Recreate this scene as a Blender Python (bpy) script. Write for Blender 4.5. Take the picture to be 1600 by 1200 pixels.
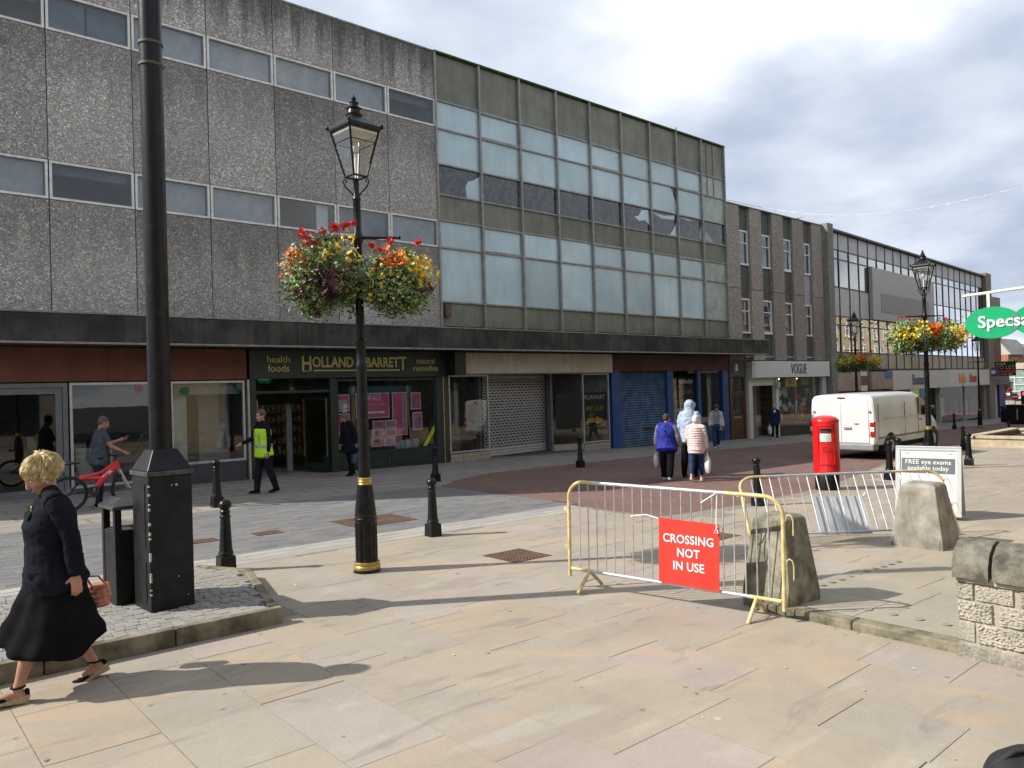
import bpy, bmesh, math, random
from mathutils import Vector, Matrix, Euler, noise
R = math.radians
rnd = random.Random(7)
S = bpy.context.scene
C = S.collection
for o in list(bpy.data.objects): bpy.data.objects.remove(o)

# ---------------------------------------------------------------- camera
EYE = 1.97
YAW, PITCH, ROLL = R(48.72), R(.491), R(-1.723)
cf = Vector((math.cos(YAW)*math.cos(PITCH), math.sin(YAW)*math.cos(PITCH), math.sin(PITCH)))
cr = Vector((math.sin(YAW), -math.cos(YAW), 0)); cu = cr.cross(cf)
c_r = cr*math.cos(ROLL) + cu*math.sin(ROLL); c_u = cu*math.cos(ROLL) - cr*math.sin(ROLL)
cam = bpy.data.objects.new('camera', bpy.data.cameras.new('camera')); C.objects.link(cam)
m = Matrix((c_r, c_u, -cf)).transposed().to_4x4(); m.translation = (0, 0, EYE); cam.matrix_world = m
cam.data.sensor_width = 36; cam.data.lens = 36*1191.3/1600; cam.data.clip_start = .05; cam.data.clip_end = 3000
S.camera = cam

# ---------------------------------------------------------------- sky, sun, exposure
SUN_AZ, SUN_EL = R(-31.5), R(38.5)          # direction the shadows fall on the ground, height of the sun
w = bpy.data.worlds.new('World'); S.world = w; w.use_nodes = True
w.cycles.sampling_method = 'MANUAL'; w.cycles.sample_map_resolution = 512
nt = w.node_tree; N = nt.nodes; L = nt.links; N.clear()
def nd(t, tree=None, **k):
    n = (tree or nt).nodes.new(t)
    for a, b in k.items(): setattr(n, a, b)
    return n
out = nd('ShaderNodeOutputWorld'); bg = nd('ShaderNodeBackground'); bg.inputs[1].default_value = .085
sky = nd('ShaderNodeTexSky', sky_type='NISHITA'); sky.sun_disc = False
sky.sun_elevation = SUN_EL; sky.sun_rotation = math.atan2(-math.cos(SUN_AZ), -math.sin(SUN_AZ))
sky.air_density = 1.0; sky.dust_density = 1.5; sky.ozone_density = 1.2
tc = nd('ShaderNodeTexCoord'); sp = nd('ShaderNodeSeparateXYZ'); L.new(tc.outputs['Generated'], sp.inputs[0])
def mth(op, a, b=None, tree=None, clamp=False):
    n = nd('ShaderNodeMath', tree, operation=op); n.use_clamp = clamp
    for i, v in enumerate((a, b)):
        if v is None: continue
        if isinstance(v, (int, float)): n.inputs[i].default_value = v
        else: (tree or nt).links.new(v, n.inputs[i])
    return n.outputs[0]
zz = mth('ADD', mth('MAXIMUM', sp.outputs[2], 0.0), .22)
cv = nd('ShaderNodeCombineXYZ'); L.new(mth('DIVIDE', sp.outputs[0], zz), cv.inputs[0]); L.new(mth('DIVIDE', sp.outputs[1], zz), cv.inputs[1])
cv.inputs[2].default_value = 3.1
def wnoise(scale, det, rough, dist, off):
    mp = nd('ShaderNodeMapping'); mp.inputs[1].default_value = off; L.new(cv.outputs[0], mp.inputs[0])
    n = nd('ShaderNodeTexNoise'); n.inputs['Scale'].default_value = scale; n.inputs['Detail'].default_value = det
    n.inputs['Roughness'].default_value = rough; n.inputs['Distortion'].default_value = dist; L.new(mp.outputs[0], n.inputs['Vector'])
    return n.outputs['Fac']
def ramp(src, stops, tree=None):
    n = nd('ShaderNodeValToRGB', tree); e = n.color_ramp.elements
    while len(e) < len(stops): e.new(.5)
    for el, (p, c) in zip(e, stops):
        el.position = p; el.color = (c, c, c, 1) if isinstance(c, (int, float)) else (*c, 1)
    (tree or nt).links.new(src, n.inputs[0]); return n.outputs[0]
cover = ramp(wnoise(.85, 3, .52, 0, (1.3, 4.2, 0)), [(.26, 0), (.44, 1)])
shade = ramp(wnoise(1.05, 5, .52, .15, (14.3, 8.8, 0)), [(.30, (2.8, 3.4, 4.6)), (.43, (4.5, 5.2, 6.4)), (.52, (6.3, 6.9, 7.8)), (.62, (9.8, 10.0, 10.1))])
mx = nd('ShaderNodeMix', data_type='RGBA'); L.new(cover, mx.inputs[0]); L.new(sky.outputs[0], mx.inputs[6]); L.new(shade, mx.inputs[7])
L.new(mx.outputs[2], bg.inputs[0]); L.new(bg.outputs[0], out.inputs[0])
sl = bpy.data.lights.new('sun', 'SUN'); sl.energy = 4.3; sl.angle = R(.5); sl.color = (1, .945, .86)
sun = bpy.data.objects.new('sun', sl); C.objects.link(sun); sun.location = (-10, 20, 30)
sd = Vector((math.cos(SUN_AZ)*math.cos(SUN_EL), math.sin(SUN_AZ)*math.cos(SUN_EL), -math.sin(SUN_EL)))
sun.rotation_euler = sd.to_track_quat('-Z', 'Y').to_euler()
S.cycles.max_bounces = 7; S.cycles.diffuse_bounces = 3; S.cycles.glossy_bounces = 3; S.cycles.transparent_max_bounces = 14; S.cycles.caustics_reflective = False; S.cycles.caustics_refractive = False; S.cycles.adaptive_threshold = .02
vs = S.view_settings; vs.view_transform = 'Standard'; vs.look = 'None'; vs.exposure = .55; vs.gamma = 1; vs.use_curve_mapping = False

# ---------------------------------------------------------------- helpers
def gz(x):                                   # the street falls gently to the right
    return -.016*x if x <= 22 else (-.352-.024*(x-22) if x < 120 else -2.704)
def tag(o, label=None, cat=None, group=None, kind=None):
    if label: o['label'] = label
    if cat: o['category'] = cat
    if group: o['group'] = group
    if kind: o['kind'] = kind
    return o
def thing(name, label, cat, loc=(0, 0, 0), rotz=0, group=None):
    o = bpy.data.objects.new(name, None); C.objects.link(o); o.location = loc; o.rotation_euler = (0, 0, rotz); o.empty_display_size = .2
    return tag(o, label, cat, group)
def copy_tree(o, parent=None):
    c = o.copy(); C.objects.link(c); c.parent = parent
    for ch in o.children: copy_tree(ch, c)
    return c
class MB:
    """collects shapes, then links them as one mesh object"""
    def __init__(s): s.v = []; s.f = []; s.m = []
    def add(s, vs, fs, mi=0):
        b = len(s.v); s.v += [tuple(v) for v in vs]; s.f += [[b+i for i in f] for f in fs]; s.m += [mi]*len(fs); return s
    def box(s, x0, x1, y0, y1, z0, z1, mi=0):
        return s.add([(x0,y0,z0),(x1,y0,z0),(x1,y1,z0),(x0,y1,z0),(x0,y0,z1),(x1,y0,z1),(x1,y1,z1),(x0,y1,z1)],
            [(3,2,1,0),(4,5,6,7),(0,1,5,4),(1,2,6,5),(2,3,7,6),(3,0,4,7)], mi)
    def fbox(s, c, sz, rot=None, mi=0, top=1.0):
        x, y, z = (d/2 for d in sz); M_ = rot.to_matrix() if isinstance(rot, Euler) else (rot or Matrix.Identity(3)); c = Vector(c)
        vs = [c+M_@Vector(p) for p in ((-x,-y,-z),(x,-y,-z),(x,y,-z),(-x,y,-z),(-x*top,-y*top,z),(x*top,-y*top,z),(x*top,y*top,z),(-x*top,y*top,z))]
        return s.add(vs, [(3,2,1,0),(4,5,6,7),(0,1,5,4),(1,2,6,5),(2,3,7,6),(3,0,4,7)], mi)
    def quad(s, a, b, c, d, mi=0): return s.add([a, b, c, d], [(0,1,2,3)], mi)
    def prism(s, poly, y0, y1, axis='y', mi=0):
        """2-d polygon pushed through a depth; axis is the depth axis"""
        n = len(poly); put = {'y': lambda p, d: (p[0], d, p[1]), 'z': lambda p, d: (p[0], p[1], d), 'x': lambda p, d: (d, p[0], p[1])}[axis]
        vs = [put(p, y0) for p in poly]+[put(p, y1) for p in poly]
        fs = [tuple(range(n)), tuple(range(2*n-1, n-1, -1))]+[(i, i+n, (i+1)%n+n, (i+1)%n) for i in range(n)]
        return s.add(vs, fs, mi)
    def tube(s, pts, r, seg=8, mi=0, close=False, side=None):
        pts = [Vector(p) for p in pts]; n = len(pts); rs = r if isinstance(r, (list, tuple)) else [r]*n
        vs = []; prev = None
        for i, p in enumerate(pts):
            if close: t = pts[(i+1)%n]-pts[i-1]
            else: t = pts[min(i+1, n-1)]-pts[max(i-1, 0)]
            t.normalize()
            if prev is None:
                a = Vector(side) if side else (Vector((0,0,1)) if abs(t.z) < .9 else Vector((1,0,0)))
            else: a = prev
            a = (a-t*a.dot(t)).normalized(); prev = a; b = t.cross(a)
            ra, rb = rs[i] if isinstance(rs[i], (tuple, list)) else (rs[i], rs[i])
            vs += [p+a*(ra*math.cos(2*math.pi*k/seg))+b*(rb*math.sin(2*math.pi*k/seg)) for k in range(seg)]
        fs = []
        for i in range(n if close else n-1):
            j = (i+1) % n
            fs += [(i*seg+k, i*seg+(k+1)%seg, j*seg+(k+1)%seg, j*seg+k) for k in range(seg)]
        if not close: fs += [tuple(range(seg-1, -1, -1)), tuple((n-1)*seg+k for k in range(seg))]
        return s.add(vs, fs, mi)
    def loft(s, pts, rad, side=(0,1,0), seg=16, dome=.55):
        """closed limb: rings of (side radius, other radius) along a path with domed ends"""
        pts = [Vector(p) for p in pts]; rad = [r if isinstance(r, (tuple, list)) else (r, r) for r in rad]
        if dome:
            t0 = (pts[0]-pts[1]).normalized(); t1 = (pts[-1]-pts[-2]).normalized()
            d0 = min(rad[0])*dome; d1 = min(rad[-1])*dome
            pts = [pts[0]+t0*d0, pts[0]+t0*d0*.75]+pts+[pts[-1]+t1*d1*.75, pts[-1]+t1*d1]
            k = lambda r, q: (r[0]*q, r[1]*q)
            rad = [k(rad[0], .25), k(rad[0], .66)]+list(rad)+[k(rad[-1], .66), k(rad[-1], .25)]
        return s.tube(pts, rad, seg, 0, False, side)
    def lathe(s, prof, seg=20, c=(0,0,0), mi=0, sx=1, sy=1):
        n = len(prof); vs = [(c[0]+r*sx*math.cos(2*math.pi*k/seg), c[1]+r*sy*math.sin(2*math.pi*k/seg), c[2]+z) for r, z in prof for k in range(seg)]
        fs = [(i*seg+k, i*seg+(k+1)%seg, (i+1)*seg+(k+1)%seg, (i+1)*seg+k) for i in range(n-1) for k in range(seg)]
        if prof[0][0] > 1e-4: fs.append(tuple(range(seg-1, -1, -1)))
        if prof[-1][0] > 1e-4: fs.append(tuple((n-1)*seg+k for k in range(seg)))
        return s.add(vs, fs, mi)
    def ell(s, c, r, rot=None, seg=14, rings=9, mi=0):
        M_ = rot or Matrix.Identity(3); c = Vector(c); vs = []; fs = []
        for i in range(1, rings):
            a = math.pi*i/rings
            vs += [c+M_@Vector((r[0]*math.sin(a)*math.cos(2*math.pi*k/seg), r[1]*math.sin(a)*math.sin(2*math.pi*k/seg), r[2]*math.cos(a))) for k in range(seg)]
        n = len(vs); vs += [c+M_@Vector((0,0,r[2])), c-M_@Vector((0,0,r[2]))]
        for i in range(rings-2): fs += [(i*seg+k, (i+1)*seg+k, (i+1)*seg+(k+1)%seg, i*seg+(k+1)%seg) for k in range(seg)]
        fs += [(n, k, (k+1)%seg) for k in range(seg)]+[(n+1, (rings-2)*seg+(k+1)%seg, (rings-2)*seg+k) for k in range(seg)]
        return s.add(vs, fs, mi)
    def mesh(s, name, mats, off=None, smooth=None):
        me = bpy.data.meshes.new(name); vs = s.v
        if off: vs = [(v[0]-off[0], v[1]-off[1], v[2]-off[2]) for v in vs]
        me.from_pydata(vs, [], s.f)
        mats = mats if isinstance(mats, (list, tuple)) else [mats]
        for m_ in mats: me.materials.append(m_)
        if len(mats) > 1: me.polygons.foreach_set('material_index', s.m)
        if smooth is not None: me.shade_smooth(); me.set_sharp_from_angle(angle=R(smooth))
        me.update(); return me
    def obj(s, name, mats, parent=None, world=False, smooth=None, loc=None, rot=None, bevel=0):
        off = tuple(parent.location) if (parent and world) else None
        if parent and world and parent.parent: off = tuple(Vector(off)+parent.parent.location)
        o = bpy.data.objects.new(name, s.mesh(name, mats, off, smooth)); C.objects.link(o)
        if parent: o.parent = parent
        if loc: o.location = loc
        if rot: o.rotation_euler = rot
        if bevel:
            b = o.modifiers.new('bevel', 'BEVEL'); b.width = bevel; b.segments = 2; b.limit_method = 'ANGLE'; b.harden_normals = False
        return o
def text_mesh(txt, size, bold=0, extrude=.006, align='CENTER', sx=1, space=1, shear=0, lines=.9):
    cu_ = bpy.data.curves.new('lettering', 'FONT'); cu_.body = txt; cu_.size = size; cu_.offset = bold; cu_.extrude = extrude
    cu_.align_x = align; cu_.align_y = 'CENTER'; cu_.space_character = space; cu_.shear = shear; cu_.resolution_u = 3; cu_.space_line = lines
    t = bpy.data.objects.new('lettering', cu_); C.objects.link(t)
    dg = bpy.context.evaluated_depsgraph_get(); me = bpy.data.meshes.new_from_object(t.evaluated_get(dg))
    bpy.data.objects.remove(t); bpy.data.curves.remove(cu_)
    if sx != 1:
        for v in me.vertices: v.co.x *= sx
    return me
def text(name, txt, size, mat_, parent, loc, rotz=0, tilt=90, **k):
    """letters standing upright, facing -y before rotz"""
    me = text_mesh(txt, size, **k); me.materials.clear(); me.materials.append(mat_)
    o = bpy.data.objects.new(name, me); C.objects.link(o); o.parent = parent; o.location = loc
    o.rotation_euler = (R(tilt), 0, rotz); return o

# ---------------------------------------------------------------- materials
def mat(name, col, rough=.7, metal=0, var=.15, scale=5, bump=0, bscale=60, spec=.5, col2=None, detail=5, rn=0, coat=0, ramp_=(.35, .65), alpha=None, coords='Object', streak=0, streak_col=(.02,.02,.018)):
    ma = bpy.data.materials.new(name); ma.use_nodes = True; t = ma.node_tree; ln = t.links; b = t.nodes['Principled BSDF']
    b.inputs['Roughness'].default_value = rough; b.inputs['Metallic'].default_value = metal; b.inputs['Specular IOR Level'].default_value = spec
    if coat: b.inputs['Coat Weight'].default_value = coat; b.inputs['Coat Roughness'].default_value = .08
    co = t.nodes.new('ShaderNodeTexCoord'); vec = co.outputs[coords]
    nz = t.nodes.new('ShaderNodeTexNoise'); nz.inputs['Scale'].default_value = scale; nz.inputs['Detail'].default_value = detail; nz.inputs['Roughness'].default_value = .6
    ln.new(vec, nz.inputs['Vector'])
    c1 = tuple(max(0, c*(1-var)) for c in col); c2 = col2 or tuple(min(1, c*(1+var)) for c in col)
    cr_ = t.nodes.new('ShaderNodeValToRGB'); e = cr_.color_ramp.elements; e[0].position, e[1].position = ramp_; e[0].color = (*c1, 1); e[1].color = (*c2, 1)
    ln.new(nz.outputs['Fac'], cr_.inputs[0]); colr = cr_.outputs[0]
    if rn:
        oi = t.nodes.new('ShaderNodeObjectInfo'); ge = t.nodes.new('ShaderNodeNewGeometry')
        s1 = mth('FRACT', mth('ADD', oi.outputs['Random'], ge.outputs['Random Per Island'], t), None, t)
        k = mth('MULTIPLY_ADD', s1, 2*rn, t); t.nodes[-1].inputs[2].default_value = 1-rn
        mu = t.nodes.new('ShaderNodeVectorMath'); mu.operation = 'SCALE'; ln.new(colr, mu.inputs[0]); ln.new(k, mu.inputs['Scale']); colr = mu.outputs[0]
    if streak:                                                     # rain streaks and soot with a shape of their own
        mp = t.nodes.new('ShaderNodeMapping'); mp.inputs[3].default_value = (3.2, 3.2, .35); ln.new(vec, mp.inputs[0])
        n2 = t.nodes.new('ShaderNodeTexNoise'); n2.inputs['Scale'].default_value = 1.6; n2.inputs['Detail'].default_value = 8; n2.inputs['Roughness'].default_value = .65; ln.new(mp.outputs[0], n2.inputs['Vector'])
        f = ramp(n2.outputs['Fac'], [(.45, 0), (.68, streak)], t)
        mi_ = t.nodes.new('ShaderNodeMix'); mi_.data_type = 'RGBA'; ln.new(f, mi_.inputs[0]); ln.new(colr, mi_.inputs[6]); mi_.inputs[7].default_value = (*streak_col, 1); colr = mi_.outputs[2]
    ln.new(colr, b.inputs['Base Color'])
    if bump:
        n3 = t.nodes.new('ShaderNodeTexNoise'); n3.inputs['Scale'].default_value = bscale; n3.inputs['Detail'].default_value = 4; ln.new(vec, n3.inputs['Vector'])
        bp = t.nodes.new('ShaderNodeBump'); bp.inputs['Strength'].default_value = bump; bp.inputs['Distance'].default_value = .01; ln.new(n3.outputs['Fac'], bp.inputs['Height']); ln.new(bp.outputs[0], b.inputs['Normal'])
    return ma
def glass(name, tint=(.85, .9, .9), gain=1.8, rough=.0, ior=1.5):
    ma = bpy.data.materials.new(name); ma.use_nodes = True; t = ma.node_tree; t.nodes.clear(); ln = t.links
    o = t.nodes.new('ShaderNodeOutputMaterial'); mixs = t.nodes.new('ShaderNodeMixShader'); tr = t.nodes.new('ShaderNodeBsdfTransparent'); gl = t.nodes.new('ShaderNodeBsdfGlossy')
    fr = t.nodes.new('ShaderNodeFresnel'); fr.inputs[0].default_value = ior; tr.inputs[0].default_value = (*tint, 1); gl.inputs['Roughness'].default_value = rough
    gl.inputs[0].default_value = (1, 1, 1, 1)
    co = t.nodes.new('ShaderNodeTexCoord'); nz = t.nodes.new('ShaderNodeTexNoise'); nz.inputs['Scale'].default_value = .9; ln.new(co.outputs['Object'], nz.inputs['Vector'])
    bp = t.nodes.new('ShaderNodeBump'); bp.inputs['Strength'].default_value = .03; bp.inputs['Distance'].default_value = .05; ln.new(nz.outputs['Fac'], bp.inputs['Height']); ln.new(bp.outputs[0], gl.inputs['Normal'])
    ge = t.nodes.new('ShaderNodeNewGeometry')          # the pane's inner face adds no second mirror
    ln.new(mth('MULTIPLY', mth('MULTIPLY', fr.outputs[0], gain, t, True), mth('SUBTRACT', 1.0, ge.outputs['Backfacing'], t), t), mixs.inputs[0]); ln.new(tr.outputs[0], mixs.inputs[1]); ln.new(gl.outputs[0], mixs.inputs[2]); ln.new(mixs.outputs[0], o.inputs[0])
    return ma
def emit(name, col, st):
    ma = bpy.data.materials.new(name); ma.use_nodes = True; b = ma.node_tree.nodes['Principled BSDF']
    b.inputs['Base Color'].default_value = (*col, 1); b.inputs['Emission Color'].default_value = (*col, 1); b.inputs['Emission Strength'].default_value = st; return ma
M = {}
M['black_paint'] = mat('black paint', (.008, .009, .009), .34, var=.4, scale=9, bump=.15, bscale=40, spec=.3, col2=(.022, .021, .019), ramp_=(.5, .78))
M['black_worn'] = mat('worn black paint', (.010, .010, .011), .42, var=.5, scale=6, bump=.12, bscale=25, spec=.25)
M['gold'] = mat('gold paint', (.44, .30, .08), .35, metal=.6, var=.2)
M['white'] = mat('white paint', (.78, .78, .76), .5, var=.05)
M['offwhite'] = mat('dirty white frame', (.72, .72, .68), .55, var=.15, scale=9)
M['alu'] = mat('aluminium', (.5, .5, .5), .4, metal=.5, var=.12)
M['galv'] = mat('galvanised steel', (.52, .54, .58), .42, metal=.55, var=.18, scale=14)
M['yellow'] = mat('chipped yellow paint', (.64, .50, .19), .5, var=.25, scale=12, col2=(.70, .60, .32), bump=.1)
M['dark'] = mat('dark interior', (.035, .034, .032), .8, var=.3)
M['dim'] = mat('dim interior', (.09, .085, .075), .8, var=.3)
M['glass'] = glass('window glass', (.82, .87, .9), 1.9)
M['shopglass'] = glass('shop glass', (.86, .89, .88), 1.8)
M['clear'] = glass('lantern glass', (.9, .92, .9), 1.5)
M['darkglass'] = glass('grey tinted glass', (.30, .36, .40), 2.0)
M['rubber'] = mat('rubber', (.02, .02, .02), .8, var=.3)
M['red_paint'] = mat('red gloss paint', (.62, .012, .014), .22, var=.08, scale=4, coat=.5)
# ================================================================ the setting: ground and paving
def clipx(poly, x, keep_less):
    o = []
    for i in range(len(poly)):
        a, b = poly[i], poly[(i+1) % len(poly)]
        ia, ib = (a[0] <= x) == keep_less or a[0] == x, (b[0] <= x) == keep_less or b[0] == x
        if ia: o.append(a)
        if ia != ib:
            k = (x-a[0])/(b[0]-a[0]); o.append((x, a[1]+k*(b[1]-a[1])))
    return o
def sheet(name, poly, dz, ma, label=None, kind='structure'):
    mb = MB()
    for lo, hi in ((-1e4, 22), (22, 120), (120, 1e4)):
        p = [q for q in poly]
        p = clipx(p, lo, False); p = clipx(p, hi, True) if p else p
        if len(p) > 2: mb.add([(x, y, gz(x)+dz) for x, y in p], [tuple(range(len(p)))])
    o = mb.obj(name, ma)
    bm = bmesh.new(); bm.from_mesh(o.data); bmesh.ops.recalc_face_normals(bm, faces=bm.faces)
    for f in bm.faces:
        if f.normal.z < 0: f.normal_flip()
    bm.to_mesh(o.data); bm.free()
    return tag(o, label=label, kind=kind)
def seen(x, y, z=0):
    d = Vector((x, y, gz(x)+z-EYE)); dep = d.dot(cf)
    if dep < .3: return 0
    u, v = d.dot(c_r)/dep, d.dot(c_u)/dep
    return 1/dep if abs(u) < .95 and abs(v) < .85 else 0
def unit_block():
    mb = MB(); mb.box(-.5, .5, -.5, .5, -1, 0); return mb
def lay(name, pieces, parent, ma, limit=300, thick=.03, stuff='stuff'):
    """flat paving pieces (cx, cy, sx, sy, dz): the largest in view as objects, the rest as one mesh"""
    pieces = sorted(pieces, key=lambda p: -seen(p[0], p[1])*(p[2]*p[3])**.5)
    me = unit_block().mesh(name, ma)
    for cx, cy, sx, sy, dz in pieces[:limit]:
        o = bpy.data.objects.new(name, me); C.objects.link(o); o.parent = parent
        o.location = (cx, cy, gz(cx)+dz); o.scale = (sx, sy, thick); o.rotation_euler = (rnd.gauss(0, .0012), (.016 if cx < 22 else .024)+rnd.gauss(0, .0012), 0)
    if len(pieces) > limit:
        mb = MB()
        for cx, cy, sx, sy, dz in pieces[limit:]:
            x0, x1, y0, y1 = cx-sx/2, cx+sx/2, cy-sy/2, cy+sy/2
            mb.add([(x, y, gz(x)+dz-t) for t in (0, thick) for x, y in ((x0,y0),(x1,y0),(x1,y1),(x0,y1))], [(0,1,2,3),(4,5,1,0),(5,6,2,1),(6,7,3,2),(7,4,0,3)])
        o = mb.obj(name, ma, parent); tag(o, kind=stuff)
def inside(x, y, poly):
    c = False
    for i in range(len(poly)):
        (x1, y1), (x2, y2) = poly[i], poly[i-1]
        if (y1 > y) != (y2 > y) and x < (x2-x1)*(y-y1)/(y2-y1)+x1: c = not c
    return c

def stone_mat(name, cols, vein=.5, dirt=.35, bump=.25):
    """natural flagstone: a tone for each flag, iron bands, scuffs"""
    ma = bpy.data.materials.new(name); ma.use_nodes = True; t = ma.node_tree; ln = t.links; b = t.nodes['Principled BSDF']
    b.inputs['Roughness'].default_value = .72; b.inputs['Specular IOR Level'].default_value = .35
    ge = t.nodes.new('ShaderNodeNewGeometry'); oi = t.nodes.new('ShaderNodeObjectInfo')
    rr = mth('FRACT', mth('ADD', oi.outputs['Random'], ge.outputs['Random Per Island'], t), None, t)
    cr_ = t.nodes.new('ShaderNodeValToRGB'); cr_.color_ramp.interpolation = 'CONSTANT'; e = cr_.color_ramp.elements
    while len(e) < len(cols): e.new(.5)
    for i, c in enumerate(cols): e[i].position = i/len(cols); e[i].color = (*c, 1)
    ln.new(rr, cr_.inputs[0])
    off = t.nodes.new('ShaderNodeCombineXYZ'); r2 = mth('MULTIPLY', rr, 57.0, t)
    for i in range(3): ln.new(r2, off.inputs[i])
    ad = t.nodes.new('ShaderNodeVectorMath'); ln.new(ge.outputs['Position'], ad.inputs[0]); ln.new(off.outputs[0], ad.inputs[1])
    def nz(scale, det=5, rough=.6, src=None, dist=0):
        n = t.nodes.new('ShaderNodeTexNoise'); n.inputs['Scale'].default_value = scale; n.inputs['Detail'].default_value = det; n.inputs['Roughness'].default_value = rough; n.inputs['Distortion'].default_value = dist
        ln.new(src or ad.outputs[0], n.inputs['Vector']); return n.outputs['Fac']
    def mixc(fac, a, bcol, mode='MIX'):
        n = t.nodes.new('ShaderNodeMix'); n.data_type = 'RGBA'; n.blend_type = mode
        (ln.new(fac, n.inputs[0]) if not isinstance(fac, float) else setattr(n.inputs[0], 'default_value', fac))
        ln.new(a, n.inputs[6])
        if isinstance(bcol, tuple): n.inputs[7].default_value = (*bcol, 1)
        else: ln.new(bcol, n.inputs[7])
        return n.outputs[2]
    c = cr_.outputs[0]
    # iron bands: rings about a centre that differs from flag to flag, only on some flags
    wv = t.nodes.new('ShaderNodeTexWave'); wv.wave_type = 'RINGS'; wv.rings_direction = 'SPHERICAL'; wv.inputs['Scale'].default_value = .9; wv.inputs['Distortion'].default_value = 3.0; wv.inputs['Detail'].default_value = 3; wv.inputs['Detail Scale'].default_value = .8
    ln.new(ad.outputs[0], wv.inputs['Vector'])
    on = ramp(mth('FRACT', mth('MULTIPLY', rr, 7.31, t), None, t), [(.45, 0), (.8, vein*1.2)], t)
    f = mth('MULTIPLY', mth('MULTIPLY', ramp(wv.outputs['Fac'], [(.35, 0), (.8, 1)], t), ramp(nz(1.3), [(.42, 0), (.62, 1)], t), t), on, t)
    c = mixc(f, c, (.50, .35, .21))
    c = mixc(mth('MULTIPLY', ramp(nz(.8, 4), [(.5, 0), (.75, .3)], t), on, t), c, (.47, .31, .26))
    c = mixc(ramp(nz(2.6, 8, .7), [(.3, .30), (.7, 0)], t), c, (.30, .27, .21))
    # foot traffic and rubber scuffs run across the joints
    mp = t.nodes.new('ShaderNodeMapping'); mp.inputs[2].default_value = (0, 0, R(-28)); mp.inputs[3].default_value = (1, 2.0, 1); ln.new(ge.outputs['Position'], mp.inputs[0])
    c = mixc(ramp(nz(.55, 7, .62, mp.outputs[0], .6), [(.46, 0), (.68, dirt*1.35)], t), c, (.235, .21, .175))
    c = mixc(ramp(nz(.35, 5, .55, ge.outputs['Position']), [(.44, 0), (.68, dirt*.9)], t), c, (.30, .268, .222))
    mp2 = t.nodes.new('ShaderNodeMapping'); mp2.inputs[2].default_value = (0, 0, R(35)); mp2.inputs[3].default_value = (1.1, 4, 1); ln.new(ge.outputs['Position'], mp2.inputs[0])
    c = mixc(ramp(nz(.9, 6, .6, mp2.outputs[0], .9), [(.58, 0), (.68, dirt*1.3)], t), c, (.16, .155, .14))
    c = mixc(ramp(nz(.7, 6, .6, mp2.outputs[0], .5), [(.30, dirt*.9), (.42, 0)], t), c, (.52, .49, .42))
    c = mixc(ramp(nz(140, 2, .5, ge.outputs['Position']), [(.3, .30), (.7, 0)], t), c, (.2, .18, .15))
    vo = t.nodes.new('ShaderNodeTexVoronoi'); vo.inputs['Scale'].default_value = 2.3; ln.new(ge.outputs['Position'], vo.inputs['Vector'])
    c = mixc(ramp(vo.outputs['Distance'], [(.035, .55), (.055, 0)], t), c, (.10, .095, .085))
    v5 = t.nodes.new('ShaderNodeTexVoronoi'); v5.inputs['Scale'].default_value = 1.1; ln.new(ge.outputs['Position'], v5.inputs['Vector'])
    c = mixc(ramp(v5.outputs['Distance'], [(.02, .5), (.028, 0)], t), c, (.55, .53, .48))
    c = mixc(ramp(nz(5, 9, .75, ge.outputs['Position']), [(.52, 0), (.74, dirt*.9)], t), c, (.24, .22, .18))
    ln.new(c, b.inputs['Base Color'])
    bp = t.nodes.new('ShaderNodeBump'); bp.inputs['Strength'].default_value = bump*1.7; bp.inputs['Distance'].default_value = .012
    ln.new(mth('ADD', nz(9, 6), mth('MULTIPLY', nz(90, 3), .25, t), t), bp.inputs['Height']); ln.new(bp.outputs[0], b.inputs['Normal'])
    return ma
def brick_pave(name, c1, c2, mortar, w, h, rot=0, dirt=.3):
    ma = bpy.data.materials.new(name); ma.use_nodes = True; t = ma.node_tree; ln = t.links; b = t.nodes['Principled BSDF']; b.inputs['Roughness'].default_value = .85; b.inputs['Specular IOR Level'].default_value = .3
    ge = t.nodes.new('ShaderNodeNewGeometry'); mp = t.nodes.new('ShaderNodeMapping'); mp.inputs[2].default_value = (0, 0, rot); ln.new(ge.outputs['Position'], mp.inputs[0])
    br = t.nodes.new('ShaderNodeTexBrick'); br.inputs['Scale'].default_value = 1; br.inputs['Brick Width'].default_value = w; br.inputs['Row Height'].default_value = h; br.inputs['Mortar Size'].default_value = min(w, h)*.06; br.inputs['Bias'].default_value = 0
    br.inputs['Color1'].default_value = (*c1, 1); br.inputs['Color2'].default_value = (*c2, 1); br.inputs['Mortar'].default_value = (*mortar, 1); ln.new(mp.outputs[0], br.inputs['Vector'])
    nz = t.nodes.new('ShaderNodeTexNoise'); nz.inputs['Scale'].default_value = .5; nz.inputs['Detail'].default_value = 8; nz.inputs['Roughness'].default_value = .65; ln.new(ge.outputs['Position'], nz.inputs['Vector'])
    mi = t.nodes.new('ShaderNodeMix'); mi.data_type = 'RGBA'; mi.blend_type = 'MULTIPLY'; mi.inputs[0].default_value = 1; ln.new(br.outputs['Color'], mi.inputs[6])
    ln.new(ramp(nz.outputs['Fac'], [(.3, 1-dirt), (.7, 1.0)], t), mi.inputs[7]); ln.new(mi.outputs[2], b.inputs['Base Color'])
    bp = t.nodes.new('ShaderNodeBump'); bp.inputs['Strength'].default_value = .5; bp.inputs['Distance'].default_value = .006; ln.new(br.outputs['Fac'], bp.inputs['Height']); bp.invert = True; ln.new(bp.outputs[0], b.inputs['Normal'])
    return ma
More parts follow.
